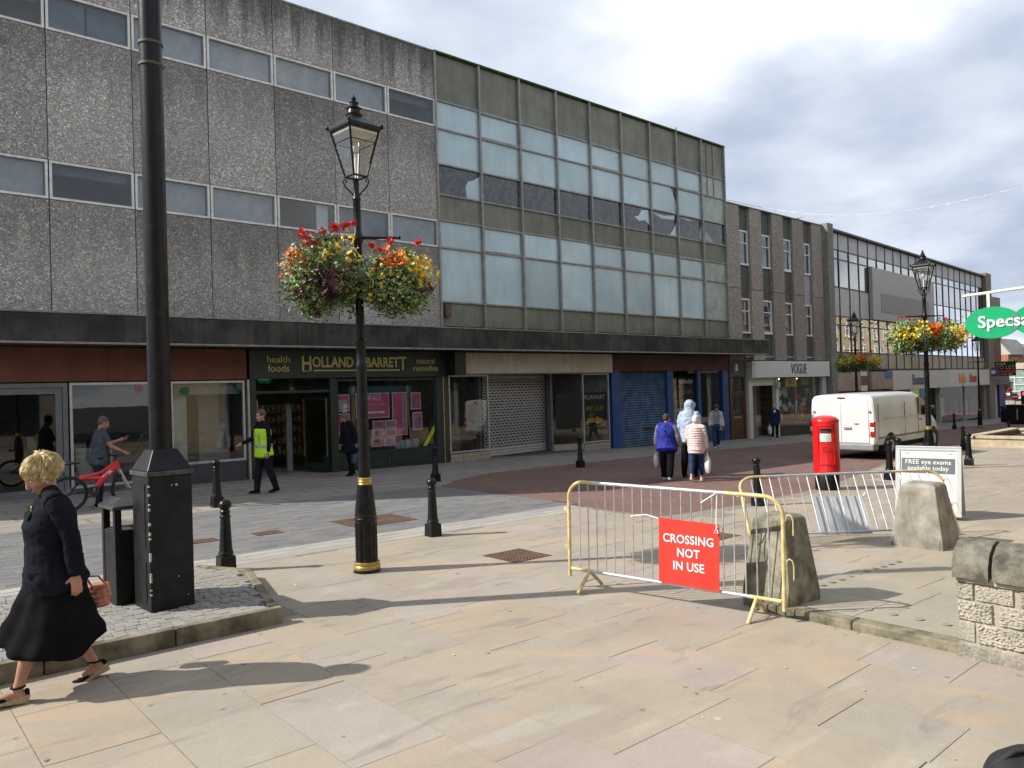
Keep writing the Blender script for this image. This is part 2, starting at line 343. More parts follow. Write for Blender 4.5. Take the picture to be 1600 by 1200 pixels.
SAND = stone_mat('sandstone flags', [(.40,.34,.262),(.385,.325,.25),(.41,.335,.25),(.375,.335,.275),(.40,.348,.305),(.42,.35,.268),(.385,.33,.262),(.41,.34,.30),(.395,.33,.252),(.37,.325,.27)])
SAND2 = stone_mat('worn sandstone flags', [(.37,.325,.25),(.355,.315,.245),(.385,.335,.255),(.36,.325,.255)], .15, .3)
GREY = stone_mat('grey whin blocks', [(.115,.128,.155),(.135,.145,.168),(.10,.112,.138),(.15,.158,.178),(.125,.135,.158)], 0, .2)
GRAN = stone_mat('pale granite strip', [(.40,.39,.37),(.36,.355,.345),(.43,.42,.39)], 0, .3)
JOINT = mat('sandy joint', (.24, .205, .16), .95, var=.3, scale=20)
JOINTD = mat('dark joint', (.07, .07, .07), .95, var=.3, scale=20)
KERB = mat('mossy stone kerb', (.15, .135, .09), .9, var=.4, scale=5, bump=.6, bscale=40, col2=(.27, .24, .17), spec=.2)

tag(sheet('ground', [(-700, -700), (1200, -700), (1200, 1200), (-700, 1200)], -.09, mat('asphalt', (.06, .06, .06), .9, bump=.3, scale=3, coords='Object')), 'wide asphalt ground under the town')
BR = [(9.95, 9.85), (9.98, 7.85), (10.7, 7.72), (12, 7.6), (13, 7.65), (15, 7.72), (17, 8.05), (21.6, 9.05), (28.2, 9.8), (34, 10.0), (60, 10.4), (100, 11)]
FB = [(100, 18.5), (60, 17.2), (40, 15.9), (20, 15.9), (15, 15.9), (13, 15.75), (11.4, 15.1), (10.2, 14.2)]
sheet('brick_road', BR+FB+[(10.2, 9.85)], -.003, brick_pave('red clay pavers', (.20, .118, .097), (.25, .15, .125), (.12, .095, .082), .21, .105, R(0)))
sheet('footpath', [(10.2, 14.2), (11.4, 15.1), (13, 15.75), (15, 15.9), (20, 15.9), (40, 15.9), (60, 17.2), (100, 18.5), (100, 40), (-12, 40), (-12, 14.2)], -.004,
      brick_pave('brown grey concrete flags', (.30, .268, .23), (.33, .297, .258), (.22, .195, .168), .9, .6, 0, .25))
# sandstone square: flags laid in courses that run towards the shops
sq = sheet('stone_square', [(-6, -6), (60, -6), (60, 10.4)]+list(reversed(BR[:-1]))+[(-6, 9.9)], -.0035, JOINT)
PL = (-1.7, 3.28, 6.52, 9.15)      # the raised island on the left
ZONE = [(-6, -6), (60, -6), (60, 10.4)]+list(reversed(BR[:-1]))+[(9.95, 9.3), (-6, 9.3)]
pcs = []; x = -2.23
while x < 40:
    wd = rnd.choice((.61, .61, .61, .53, .66)) if x > .8 or x < .2 else .62
    if abs(x-.27) < .02: wd = .615
    y = -.4-rnd.random()*.8
    while y < 10.5:
        ln_ = rnd.choice((.62, .75, .9, .9, 1.05, 1.2)); cx, cy = x+wd/2, y+ln_/2
        y1 = y+ln_
        if x < 9.9 and y1 > 9.22: y1 = 9.24
        if y1-y > .12:
            cyy = (y+y1)/2; ok = all(inside(px, py, ZONE) for px in (x+.03, x+wd-.03) for py in (y+.02, y1-.06))
            if ok and not (PL[0] < cx < PL[1]-.2 and PL[2]+.3 < cyy < PL[3]) and seen(cx, cyy):
                j = rnd.uniform(.005, .009)
                pcs.append((cx, cyy, wd-j, (y1-y)-j, rnd.uniform(-.0010, .0008)))
        y += ln_
    x += wd
lay('paving_slab', pcs, sq, SAND, 300)
# grey block carriageway and pale strip beside it
gr = sheet('grey_carriageway', [(-8, 9.9), (10.2, 9.9), (10.2, 14.2), (-8, 14.2)], -.012, JOINTD)
pcs = []; y = 9.905
while y < 14.15:
    x = -2+rnd.random()*.3; h = .2
    while x < 10.15:
        ln_ = rnd.choice((.22, .3, .3, .38)); x1 = min(x+ln_, 10.19)
        if seen((x+x1)/2, y+.1) and x1-x > .06: pcs.append(((x+x1)/2, y+h/2, x1-x-.007, h-.007, rnd.uniform(-.004, 0)))
        x += ln_
    y += h
lay('grey_block', pcs, gr, GREY, 300)
st = sheet('granite_strip', [(-8, 9.25), (10.0, 9.25), (10.0, 9.9), (-8, 9.9)], -.011, JOINTD)
pcs = []
for k, y in enumerate((9.255, 9.475, 9.69)):
    x = -2+k*.13
    while x < 9.95:
        ln_ = rnd.choice((.3, .42, .5)); x1 = min(x+ln_, 9.98)
        if seen(x, y) and x1-x > .08: pcs.append(((x+x1)/2, y+.105, x1-x-.007, .205, rnd.uniform(-.003, .001)))
        x += ln_
lay('granite_sett', pcs, st, GRAN, 300)
# the low raised apron with its kerb on the right
ap = MB(); A0, A1, AY = 6.24, 9.2, 3.86
ap.add([(A0+.16, AY, gz(A0)+.072), (A0+.16, -4, gz(A0)+.072), (A1, -4, gz(A1)+.004), (A1, AY, gz(A1)+.004), (A0+.16, AY, gz(A0)-.05), (A1, AY, gz(A1)-.05)], [(0,1,2,3),(4,0,3,5)])
apo = tag(ap.obj('raised_apron', SAND2), 'low sandstone apron rising to a kerb beside the rough stone wall', kind='structure')
yk = AY
while yk > -2:
    ln_ = .92; mb = MB(); mb.box(A0, A0+.158, yk-ln_+.006, yk, gz(A0)-.1, gz(A0)+.076); mb.obj('kerb_stone', KERB, apo, bevel=.014); yk -= ln_
k = 0; x = A0+.17
while x < A1-.1:
    wd = .72; y = AY-.02-(.3 if k % 2 else 0); first = True
    while y > .4:
        ln_ = .55+.5*rnd.random(); y0 = y-ln_
        z = lambda q: gz(q)+.072-(.068)*(q-A0-.16)/(A1-A0-.16)+.006
        x1 = min(x+wd, A1)-.008; mb = MB()
        mb.add([(q, yy, z(q)-t) for t in (0, .012) for q, yy in ((x, y0+.008), (x1, y0+.008), (x1, y), (x, y))], [(0,1,2,3),(4,5,1,0),(5,6,2,1),(6,7,3,2),(7,4,0,3)])
        mb.obj('paving_slab', SAND2, apo); y = y0
    x += wd; k += 1
STUD = mat('worn grey stud', (.24, .225, .19), .6, var=.2)
# flat metal studs of the crossing, pressed into the apron
for i in range(9):
    mb = MB(); px, py = A0+.45+.0*i, 3.0-.21*i
    mb.lathe([(.035, 0), (.033, .004), (0, .005)], 12); mb.obj('stud', STUD, apo, loc=(px, py, gz(A0)+.072-.068*.1+.005), smooth=40)
for i in range(15):
    mb = MB(); mb.lathe([(.035, 0), (.033, .004), (0, .005)], 10); px = 6.9+i*.2
    if px < A1-.05: mb.obj('stud', STUD, apo, loc=(px, AY-.14, gz(A0)+.072-.068*(px-A0-.16)/(A1-A0-.16)+.011+(gz(px)-gz(A0))), smooth=40)
# raised cobbled island with its kerb
isl = MB(); x0, x1, y0, y1 = PL; H_ = .145
top = lambda x, y: gz(x)+H_-.05*max(0, (y-y0)/(y1-y0))
poly = [(x0, y0), (2.93, y0), (3.42, 8.42), (3.1, y1), (x0, y1)]
ins = [(x0, y0+.06), (2.87, y0+.06), (3.35, 8.42), (3.04, y1-.05), (x0, y1-.05)]
isl.add([(x, y, top(x, y)-.02) for x, y in ins]+[(x, y, gz(x)-.05) for x, y in ins], [(0,1,2,3,4)]+[(i+5, (i+1)%5+5, (i+1)%5, i) for i in range(5)])
iso = tag(isl.obj('traffic_island', mat('pale cobble joint', (.17, .16, .14), .95, var=.2, scale=20)), 'low stone-edged island of small cobbles under the tall black pole', kind='structure')
def kerbrun(a, b, n):
    a, b = Vector(a), Vector(b); d = (b-a); nrm = Vector((-d.y, d.x)).normalized()*.085
    for i in range(n):
        p, q = a+d*(i/n)+d.normalized()*.004, a+d*((i+1)/n)-d.normalized()*.004
        mb = MB(); vs = []
        for v in (p, q, q+nrm, p+nrm): vs.append((v.x, v.y, gz(v.x)-.06))
        for v in (p, q, q+nrm, p+nrm): vs.append((v.x, v.y, top(v.x, v.y)+.004))
        mb.add(vs, [(3,2,1,0),(4,5,6,7),(0,1,5,4),(1,2,6,5),(2,3,7,6),(3,0,4,7)]); mb.obj('kerb_stone', KERB, iso, bevel=.012)
kerbrun((x0, y0), (2.93, y0), 5); kerbrun((2.93, y0+.14), (3.42, 8.42), 2); kerbrun((3.42, 8.42), (3.1, y1), 1)
SETT = stone_mat('pale granite cobbles', [(.25,.248,.24),(.29,.283,.27),(.225,.225,.22),(.31,.30,.28),(.265,.255,.235)], 0, .2)
inner = [(x0, y0+.09), (2.85, y0+.09), (3.32, 8.42), (3.0, y1), (x0, y1)]
pcs = []; y = y0+.095; row = 0
while y < y1-.1:
    x = .55+rnd.random()*.05
    while x < 3.3:
        ln_ = rnd.uniform(.075, .115)
        if inside(x+.005, y+.05, inner) and inside(x+ln_-.004, y+.05, inner): pcs.append((x+ln_/2, y+.047, ln_-.01, .086, H_-.05*(y-y0)/(y1-y0)+rnd.uniform(-.006, .002)))
        x += ln_
    y += .096
lay('cobble', pcs, iso, SETT, 300, .03)
# iron covers and gratings let into the paving
IRON = mat('rusty cast iron', (.10, .06, .042), .75, metal=.3, var=.4, scale=12)
def cover(name, label, cx, cy, sx, sy, rz, grid, dz=.002):
    t = thing(name, label, 'drain cover', (cx, cy, gz(cx)+dz), rz); t.rotation_euler = (0, .016, rz)
    MB().box(-sx/2, sx/2, -sy/2, sy/2, -.02, .001).obj('plate', IRON, t)
    mb = MB(); n, m_ = grid
    for i in range(n):
        for j in range(m_):
            mb.fbox((-sx/2+(i+.5)*sx/n, -sy/2+(j+.5)*sy/m_, .003), (sx/n*.62, sy/m_*.62, .006))
    tag(mb.obj('tread', mat('worn iron tread', (.19, .115, .085), .6, metal=.3, var=.3), t), kind='stuff')
cover('drain_cover', 'square brown chequered iron cover in the sunlit flags', 6.32, 7.2, .62, .62, R(0), (11, 11))
cover('drain_cover', 'long brown iron double cover in the shaded grey blocks behind the lamp', 6.55, 11.02, 1.15, .92, 0, (16, 12))
cover('drain_cover', 'small rusty cover in the grey blocks nearest the doorway', 4.8, 11.2, .42, .3, 0, (6, 4))
cover('drain_cover', 'small rusty cover in the grey blocks beside the black pole box', 3.85, 11.25, .42, .28, 0, (6, 4))
cover('drain_cover', 'dark chequered cover in the flags behind the concrete block', 9.1, 6.2, .6, .5, 0, (10, 8))
# ================================================================ buildings
YF, YC, YS = 19.3, 18.3, 19.42
def pebble(name, base=(.485, .455, .42), soot=.0, top=None):
    """exposed aggregate panel: pebbles of many tones, rain streaks and soot"""
    ma = bpy.data.materials.new(name); ma.use_nodes = True; t = ma.node_tree; ln = t.links; b = t.nodes['Principled BSDF']; b.inputs['Roughness'].default_value = .85; b.inputs['Specular IOR Level'].default_value = .25
    ge = t.nodes.new('ShaderNodeNewGeometry'); pos = ge.outputs['Position']
    def vor(sc):
        v = t.nodes.new('ShaderNodeTexVoronoi'); v.inputs['Scale'].default_value = sc; ln.new(pos, v.inputs['Vector']); return v
    def nz(sc, det=6, src=None, rough=.6):
        n = t.nodes.new('ShaderNodeTexNoise'); n.inputs['Scale'].default_value = sc; n.inputs['Detail'].default_value = det; n.inputs['Roughness'].default_value = rough; ln.new(src or pos, n.inputs['Vector']); return n.outputs['Fac']
    def mixc(f, a, c2, mode='MIX'):
        n = t.nodes.new('ShaderNodeMix'); n.data_type = 'RGBA'; n.blend_type = mode; ln.new(f, n.inputs[0]); ln.new(a, n.inputs[6])
        n.inputs[7].default_value = (*c2, 1) if isinstance(c2, tuple) else (0, 0, 0, 1)
        if not isinstance(c2, tuple): ln.new(c2, n.inputs[7])
        return n.outputs[2]
    oi = t.nodes.new('ShaderNodeObjectInfo'); v = vor(42); sep = t.nodes.new('ShaderNodeSeparateColor'); ln.new(v.outputs['Color'], sep.inputs[0])
    c = ramp(sep.outputs[0], [(0, tuple(q*.5 for q in base)), (.45, tuple(q*.86 for q in base)), (.75, base), (.9, tuple(min(1, q*1.5) for q in base)), (1, tuple(min(1, q*2.1) for q in base))], t)
    v2 = vor(11); sep2 = t.nodes.new('ShaderNodeSeparateColor'); ln.new(v2.outputs['Color'], sep2.inputs[0])
    c = mixc(ramp(sep2.outputs[1], [(.55, 0), (1, .4)], t), c, tuple(q*.55 for q in base))
    c = mixc(ramp(nz(.5, 7), [(.4, 0), (.7, .35)], t), c, tuple(q*.6 for q in base))
    sc_ = t.nodes.new('ShaderNodeVectorMath'); sc_.operation = 'SCALE'; ln.new(c, sc_.inputs[0]); k_ = mth('MULTIPLY_ADD', oi.outputs['Random'], .34, t); t.nodes[-1].inputs[2].default_value = .84; ln.new(k_, sc_.inputs['Scale']); c = sc_.outputs[0]
    if soot:
        mp = t.nodes.new('ShaderNodeMapping'); mp.inputs[3].default_value = (3.0, 1, .22); ln.new(pos, mp.inputs[0])
        sp_ = t.nodes.new('ShaderNodeSeparateXYZ'); ln.new(pos, sp_.inputs[0])
        hgt = mth('MULTIPLY_ADD', sp_.outputs[2], .5, t); t.nodes[-1].inputs[2].default_value = -.5*top+.78
        f = mth('MULTIPLY', ramp(mth('ADD', nz(1.1, 8, mp.outputs[0], .68), mth('MULTIPLY', hgt, .5, t), t), [(.58, 0), (.86, 1)], t), soot, t)
        c = mixc(f, c, (.035, .033, .028))
    ln.new(c, b.inputs['Base Color'])
    bp = t.nodes.new('ShaderNodeBump'); bp.inputs['Strength'].default_value = .9; bp.inputs['Distance'].default_value = .02; ln.new(v.outputs['Distance'], bp.inputs['Height']); bp.invert = True; ln.new(bp.outputs[0], b.inputs['Normal'])
    return ma
PEB = pebble('exposed aggregate under the upper sills', soot=.38, top=10.1)
PEBLOW = pebble('exposed aggregate under the lower sills', soot=.33, top=6.25)
PEBTOP = pebble('sooty exposed aggregate', soot=.72, top=12.6)
PEB2 = pebble('brown exposed aggregate', (.36, .32, .285), soot=.35, top=12)
CONC = mat('weathered concrete', (.20, .195, .175), .85, var=.3, scale=3, bump=.3, bscale=30, streak=.5, streak_col=(.07, .07, .06), coords='Object')
BLIND = mat('faded blind', (.50, .46, .44), .9, var=.15, scale=3)
BLIND2 = mat('pale blind', (.62, .62, .60), .9, var=.1, scale=3)
SLATE = mat('blue grey blind', (.12, .15, .18), .8, var=.3, scale=2)

# ---- concrete office block on the left
cb = thing('office_block', 'grey pebble-faced concrete block with two long strips of white-framed windows', 'building', (5, 24, gz(5)))
XE = [14.09-1.765*k for k in range(10)]
core = MB(); core.box(XE[-1]-.2, 14.0, 20.5, 30, 3.4, 12.5).box(XE[-1]-.2, 14.0, 19.50, 20.5, 12.3, 12.55).box(XE[-1]-.2, 14.0, 19.50, 20.5, 7.45, 10.25).box(XE[-1]-.2, 14.0, 19.50, 20.5, 3.5, 6.45)
core.obj('core', M['dim'], cb, True)
for i in range(9):
    a, b_ = XE[i+1]+.009, XE[i]-.009
    for z0, z1, ma in ((3.86, 6.50, PEBLOW), (7.39, 10.28, PEB), (11.17, 12.64, PEBTOP)):
        dy = rnd.uniform(-.008, .008)
        MB().box(a, b_, YF+dy, YF+.16, z0, z1).obj('panel', ma, cb, True, bevel=.006)
    for r_, (z0, z1) in enumerate(((6.515, 7.375), (10.295, 11.155))):
        # white frame, pane and what hangs behind it
        ax, bx_ = a+.006, b_-.006; f = MB(); y0, y1, t_ = YF-.012, YF+.07, .052
        f.box(ax, bx_, y0, y1, z0, z0+t_).box(ax, bx_, y0, y1, z1-t_, z1).box(ax, ax+t_, y0, y1, z0+t_, z1-t_).box(bx_-t_, bx_, y0, y1, z0+t_, z1-t_)
        wn = f.obj('window', M['offwhite'], cb, True)
        gl = MB().box(ax+t_, bx_-t_, YF+.03, YF+.036, z0+t_, z1-t_); gl.obj('pane', M['glass'], wn).location = -cb.location
        bl = (i*7+r_*5) % 6
        bb = MB()
        if bl in (0, 3) or (i, r_) in ((3, 1), (2, 1), (4, 0)): bb.box(ax+.07, bx_-.07, YF+.13, YF+.14, z0+.06, z1-.06); ma = BLIND
        elif bl in (1, 4): bb.box(ax+.07, ax+.8, YF+.13, YF+.14, z0+.06, z1-.06); bb.box(ax+.86, bx_-.07, YF+.15, YF+.16, z0+.06, z1-.06); ma = SLATE
        elif bl == 2: bb.box(bx_-.55, bx_-.2, YF+.13, YF+.14, z0+.06, z1-.06); ma = BLIND2
        else: bb.box(ax+.1, bx_-.1, YF+.2, YF+.21, z1-.25, z1-.06); ma = SLATE
        bb.obj('blind', ma, wn).location = -cb.location
MB().box(XE[-1], 14.08, YF-.02, YF+.5, 12.645, 12.70).obj('coping', CONC, cb, True)

# ---- curtain wall block
cw = thing('curtain_wall_block', 'office block faced in grids of olive and pale blue panels with broken panes', 'building', (22, 24, gz(22)))
OLIVE = mat('olive spandrel panel', (.19, .197, .152), .55, var=.16, scale=1.5, rn=.10, streak=.35, streak_col=(.06, .06, .04))
BLUEP = mat('painted pale blue glass', (.455, .60, .65), .16, var=.1, scale=.8, rn=.12, streak=.22, streak_col=(.30, .36, .37), spec=.6, bump=.015, bscale=1.2)
BLUED = mat('greenish dirty pane', (.34, .40, .37), .3, var=.2, scale=2, streak=.4, streak_col=(.2, .23, .18))
MULL = mat('pitted aluminium mullion', (.30, .29, .27), .5, metal=.25, var=.2, scale=5, streak=.3, streak_col=(.15, .13, .1))
BROKEN = mat('dusty dark pane', (.028, .036, .05), .10, var=.5, scale=7, col2=(.07, .095, .13), spec=.6)
XM = [14.09+1.772*k for k in range(10)]; ZR = [4.05, 4.82, 6.53, 7.39, 8.20, 9.16, 10.28, 11.17, 12.65]
core = MB(); core.box(14.03, 30.0, 19.62, 30, 3.4, 12.5); core.obj('core', M['dim'], cw, True)
for i in range(9):
    a, b_ = XM[i]+.03, XM[i+1]-.03
    for r_ in range(8):
        z0, z1 = ZR[r_]+.022, ZR[r_+1]-.022; kind = (OLIVE, BLUEP, BLUEP, OLIVE, BROKEN, BLUEP, BLUEP, OLIVE)[r_]
        if i == 8 and kind is BLUEP: kind = BLUED
        y = YF+.06+rnd.uniform(-.004, .004); p = MB()
        tl = rnd.uniform(-.004, .004)
        p.add([(a, y+tl, z0), (b_, y-tl, z0), (b_, y-tl, z1), (a, y+tl, z1), (a, y+.03, z0), (b_, y+.03, z0), (b_, y+.03, z1), (a, y+.03, z1)], [(0,1,2,3),(5,4,7,6),(1,5,6,2),(4,0,3,7),(3,2,6,7),(4,5,1,0)])
        po = p.obj('pane' if kind is not OLIVE else 'panel', kind, cw, True)
        if r_ == 4 and i in (0, 5, 6, 7, 8):                           # what is left of the painted glass
            W_ = b_-a; H_p = z1-z0
            shards = {0: [[(.68, .02), (1, .02), (1, .88), (.86, .7), (.72, .62), (.66, .4)]], 5: [[(.42, .55), (.58, .62), (.7, .9), (.95, .95), (.98, .3), (.8, .48), (.6, .4)]],
                      6: [[(.72, .03), (.98, .03), (.98, .62), (.86, .3)], [(.05, .9), (.5, .85), (.95, .97), (.9, .75), (.4, .7)]], 7: [[(.88, .1), (1, .05), (1, .8), (.92, .5)], [(.05, .95), (.7, .93), (.4, .82)]], 8: [[(.1, .05), (.5, .05), (.3, .3), (.12, .55)]]}[i]
            for sh in shards:
                q = MB(); q.prism([(a+u*W_, z0+v*H_p) for u, v in sh], y-.010, y-.005); q.obj('shard', BLUEP if i < 7 else BLUED, po).location = -cw.location
        if r_ == 5 and i == 6:
            q = MB(); q.prism([(b_-.32, z1-.01), (b_-.01, z1-.01), (b_-.01, z1-.55)], y-.010, y-.005); q.obj('hole', BROKEN, po).location = -cw.location
        if r_ in (2, 6) and i in (1, 4, 7):                           # opening lights have a frame of their own
            f = MB(); k = .04
            f.box(a, b_, YF-.012, YF+.045, z0, z0+k).box(a, b_, YF-.012, YF+.045, z1-k, z1).box(a, a+k, YF-.012, YF+.045, z0+k, z1-k).box(b_-k, b_, YF-.012, YF+.045, z0+k, z1-k); f.obj('casement', MULL, cw, True)
    for z in ZR[1:-1]: MB().box(a-.002, b_+.002, YF-.005, YF+.09, z-.024, z+.024).obj('transom', MULL, cw, True)
for i, x in enumerate(XM): MB().box(x-.036, x+.036, YF-.055, YF+.1, 4.0, 12.66+(.16 if i == 7 else 0)).obj('mullion', MULL, cw, True, bevel=.004)
for k in (.5, .98): MB().box(XM[8]+k, XM[8]+k+.035, YF+.02, YF+.058, 10.3, 12.6).obj('batten', MULL, cw, True)
MB().box(14.05, 30.1, YF-.07, YF+.6, 12.66, 12.70).obj('coping', mat('green algae coping', (.07, .11, .045), .9, var=.3), cw, True)
MB().box(30.005, 30.07, YF+.1, 30, 4.0, 12.6).obj('side_wall', CONC, cw, True)
MB().box(14.22, 14.42, YF-.1, YF+.02, 4.35, 4.75).obj('alarm_box', mat('rusted box', (.12, .08, .06), .8), cw, True)

# ---- long canopy over the shops
cn = thing('shop_canopy', 'long dark stained concrete canopy running above the row of shops', 'canopy', (14, 18.8, gz(14)))
CAN = mat('soot stained canopy', (.045, .042, .038), .85, var=.45, scale=1.2, bump=.25, bscale=15, streak=.75, streak_col=(.016, .016, .015), col2=(.08, .075, .066))
TRIM = mat('canopy edge trim', (.24, .23, .20), .7, var=.25, scale=4)
x = XE[-1]; k = 0
while x < 31.6:
    x1 = min(x+3.53, 31.65); MB().box(x+.006, x1-.006, YC, YC+.1, 3.30, 3.885).obj('fascia_panel', CAN, cn, True, bevel=.006)
    MB().box(x+.004, x1-.004, YC-.02, YC+.12, 3.892, 3.93).obj('capping', TRIM, cn, True); MB().box(x+.004, x1-.004, YC-.015, YC+.11, 3.245, 3.292).obj('drip_edge', TRIM, cn, True); x = x1
MB().box(XE[-1], 31.6, YC+.105, YF+.1, 3.262, 3.84).obj('soffit', mat('canopy soffit', (.06, .057, .05), .9, var=.2), cn, True)
MB().box(31.605, 31.66, YC+.004, YF-.004, 3.26, 3.88).obj('end_cheek', CAN, cn, True)

# ---- building with concrete fins and slit windows
fb = thing('fin_building', 'brown pebble-faced building with green strips and tall narrow white windows', 'building', (35, 24, gz(35)))
PX = [(30.08, 31.17), (32.04, 33.07), (34.0, 35.09), (35.97, 37.08), (37.94, 39.08)]; WX = [(31.17, 32.04), (33.07, 34.0), (35.09, 35.97), (37.08, 37.94)]
GRN = mat('dark green grey strip', (.075, .085, .078), .7, var=.15, scale=2); PALE = mat('pale replaced panel', (.33, .34, .37), .6, var=.1)
MB().box(30.08, 39.7, 19.75, 30, 2.2, 10.1).obj('core', M['dim'], fb, True)
for a, b_ in PX:
    MB().box(a+.005, b_-.005, YF, YF+.4, 6.36, 10.18).obj('fin', PEB2, fb, True, bevel=.02); MB().box(a+.005, b_-.005, YF+.004, YF+.4, 3.05, 6.345).obj('fin', PEB2, fb, True, bevel=.02)
UPVC = mat('white plastic frame', (.72, .72, .70), .4, var=.05)
for i, (a, b_) in enumerate(WX):
    for z0, z1, k in ((9.12, 10.16, GRN), (5.95, 7.47, PALE if i == 3 else GRN), (3.05, 4.29, GRN)): MB().box(a+.002, b_-.002, YF+.17, YF+.3, z0, z1).obj('strip_panel', k, fb, True)
    for r_, (z0, z1) in enumerate(((7.48, 9.11), (4.30, 5.94))):
        f = MB(); t_ = .075; y0, y1 = YF+.13, YF+.2; zt = z1-.62
        f.box(a+.01, b_-.01, y0-.04, y1, z0, z0+t_).box(a+.01, b_-.01, y0, y1, z1-t_, z1).box(a+.01, a+.01+t_, y0, y1, z0+t_, z1-t_).box(b_-.01-t_, b_-.01, y0, y1, z0+t_, z1-t_).box(a+.01+t_, b_-.01-t_, y0, y1, zt, zt+.05)
        wn = f.obj('window', UPVC, fb, True)
        MB().box(a+.085, b_-.085, YF+.17, YF+.176, z0+t_, z1-t_).obj('pane', M['glass'], wn).location = -fb.location
        MB().box(a+.09, b_-.09, YF+.29, YF+.3, z0, z0+.55+.2*(i % 2)).obj('net_curtain', SLATE, wn).location = -fb.location
        if (i, r_) in ((2, 0), (1, 1)):                                # two lights tilted open
            q = MB(); q.box(-.34, .34, -.02, .02, 0, .05).box(-.34, .34, -.02, .02, 1.4, 1.45).box(-.34, -.29, -.02, .02, .05, 1.4).box(.29, .34, -.02, .02, .05, 1.4); o = q.obj('open_light', UPVC, wn); o.location = Vector(((a+b_)/2, YF+.12, z0+.08))-fb.location; o.rotation_euler = (R(-6), 0, 0)
MB().box(39.1, 39.72, YF-.3, YF+.6, gz(39), 10.32).obj('end_blade', mat('smooth grey concrete blade', (.21, .21, .19), .8, var=.2, streak=.3), fb, True, bevel=.02)
MB().box(30.08, 39.08, YF-.03, YF+.5, 10.185, 10.23).obj('coping', CONC, fb, True)
MB().box(30.3, 30.42, YF-.14, YF-.01, 2.55, 2.85).obj('alarm_box', M['white'], fb, True); MB().box(31.75, 31.95, YF-.2, YF-.03, 3.55, 3.75).obj('lamp_box', M['white'], fb, True)

M['added_shoplight'] = emit('added shop light', (1, .93, .8), 5)  # glow for light panels added inside shops whose windows came out dark
# ---- long glazed block further down the street, set at a slight angle
gb = thing('glazed_block', 'long far block of dark-framed glass bays with a big blank grey panel', 'building', (39.8, 19.3, gz(40)), math.atan2(1.77, 29.2))
gb0 = gz(40); BF = mat('dark bronze frame', (.028, .026, .028), .45, var=.3); GP = mat('grey white infill panel', (.46, .46, .47), .5, var=.1, rn=.08, scale=2)
GTAN = mat('weathered buff panel', (.40, .35, .27), .6, var=.15, rn=.15, scale=1.5, streak=.3, streak_col=(.25, .22, .17))
REFL = glass('reflecting bronze glass', (.16, .18, .18), 4.5, .01)
REFB = glass('reflecting blue glass', (.12, .15, .20), 2.6, .01)
SM = [1.32+1.405*k for k in range(21)]; SM = [0.0]+SM; SM[-1] = 29.85
L_ = lambda z: z-gb0
MB().box(0, 31.2, .75, 12, 0, L_(9.9)).obj('core', M['dark'], gb)
rows = [(9.13, 10.02), (8.63, 9.10), (7.10, 8.60), (5.50, 7.07), (5.02, 5.47), (3.55, 5.0), (2.62, 3.5)]
for i in range(len(SM)-1):
    a, b_ = SM[i]+.03, SM[i+1]-.03
    for r_, (z0, z1) in enumerate(rows):
        if 4 <= i <= 11 and r_ in (2, 3): continue
        ma = (GP, REFB, REFB, GP if i < 4 else REFL, REFL, REFL, GTAN)[r_]
        y = .06+rnd.uniform(-.004, .004); tl = rnd.uniform(-.006, .006); p = MB()
        p.add([(a, y+tl, L_(z0)), (b_, y-tl, L_(z0)), (b_, y-tl*.5, L_(z1)), (a, y+tl*.5, L_(z1)), (a, y+.03, L_(z0)), (b_, y+.03, L_(z0)), (b_, y+.03, L_(z1)), (a, y+.03, L_(z1))], [(0,1,2,3),(5,4,7,6),(1,5,6,2),(4,0,3,7),(3,2,6,7),(4,5,1,0)])
        p.obj('pane' if ma in (REFL, REFB) else 'panel', ma, gb)
for i, s_ in enumerate(SM):
    MB().box(s_-.032, s_+.032, .02, .1, L_(8.58) if 4 < i < 12 else L_(2.5), L_(10.05)).obj('mullion', BF, gb)
    if 4 < i < 12: MB().box(s_-.032, s_+.032, .02, .1, L_(2.5), L_(5.49)).obj('mullion', BF, gb)
for z in (9.115, 8.615, 7.085, 5.485, 5.01, 3.525, 2.56): MB().box(0, 29.9, .028, .1, L_(z)-.03, L_(z)+.03).obj('transom', BF, gb)
MB().box(0, 29.9, -.2, .4, L_(10.05), L_(10.14)).obj('coping', BF, gb)
bp_ = MB().box(5.62, 16.85, -.16, .1, L_(5.5), L_(8.57)).obj('blank_sign_panel', mat('blank grey sign panel', (.40, .40, .39), .6, var=.06), gb)
MB().box(6.9, 15.6, -.19, -.155, L_(6.0), L_(7.12)).obj('sign_backing', mat('grey sign backing', (.27, .27, .28), .6, var=.06), bp_)
MB().box(29.92, 31.45, -.25, 1.2, gz(71)-gb0, L_(10.36)).obj('end_pier', mat('brown concrete pier', (.20, .175, .14), .8, var=.2), gb)
TAN = mat('bare timber fascia', (.37, .30, .23), .8, var=.12, scale=2)
for a, b_, ma in ((.03, 3.2, TAN), (4.9, 8.1, TAN)): MB().box(a, b_, -.22, .1, L_(1.40), L_(2.44)).obj('boarded_fascia', ma, gb)
MB().box(6.9, 8.05, -.235, -.222, L_(2.0), L_(2.44)).obj('blue_notice', mat('blue notice', (.05, .13, .3), .5), gb)
MB().box(3.3, 4.8, -.1, .05, L_(1.5), L_(2.6)).obj('boarding', mat('brown boarding', (.16, .11, .075), .7), gb)
for z in (2.2, 1.35): MB().box(3.45, 4.4, -.13, -.104, L_(z), L_(z)+.3).obj('street_number_plate', M['offwhite'], gb)
fa = MB().box(8.17, 19.4, -.26, .1, L_(1.29), L_(2.49)).obj('shop_fascia', mat('cream shop fascia', (.60, .58, .52), .5, var=.05), gb)
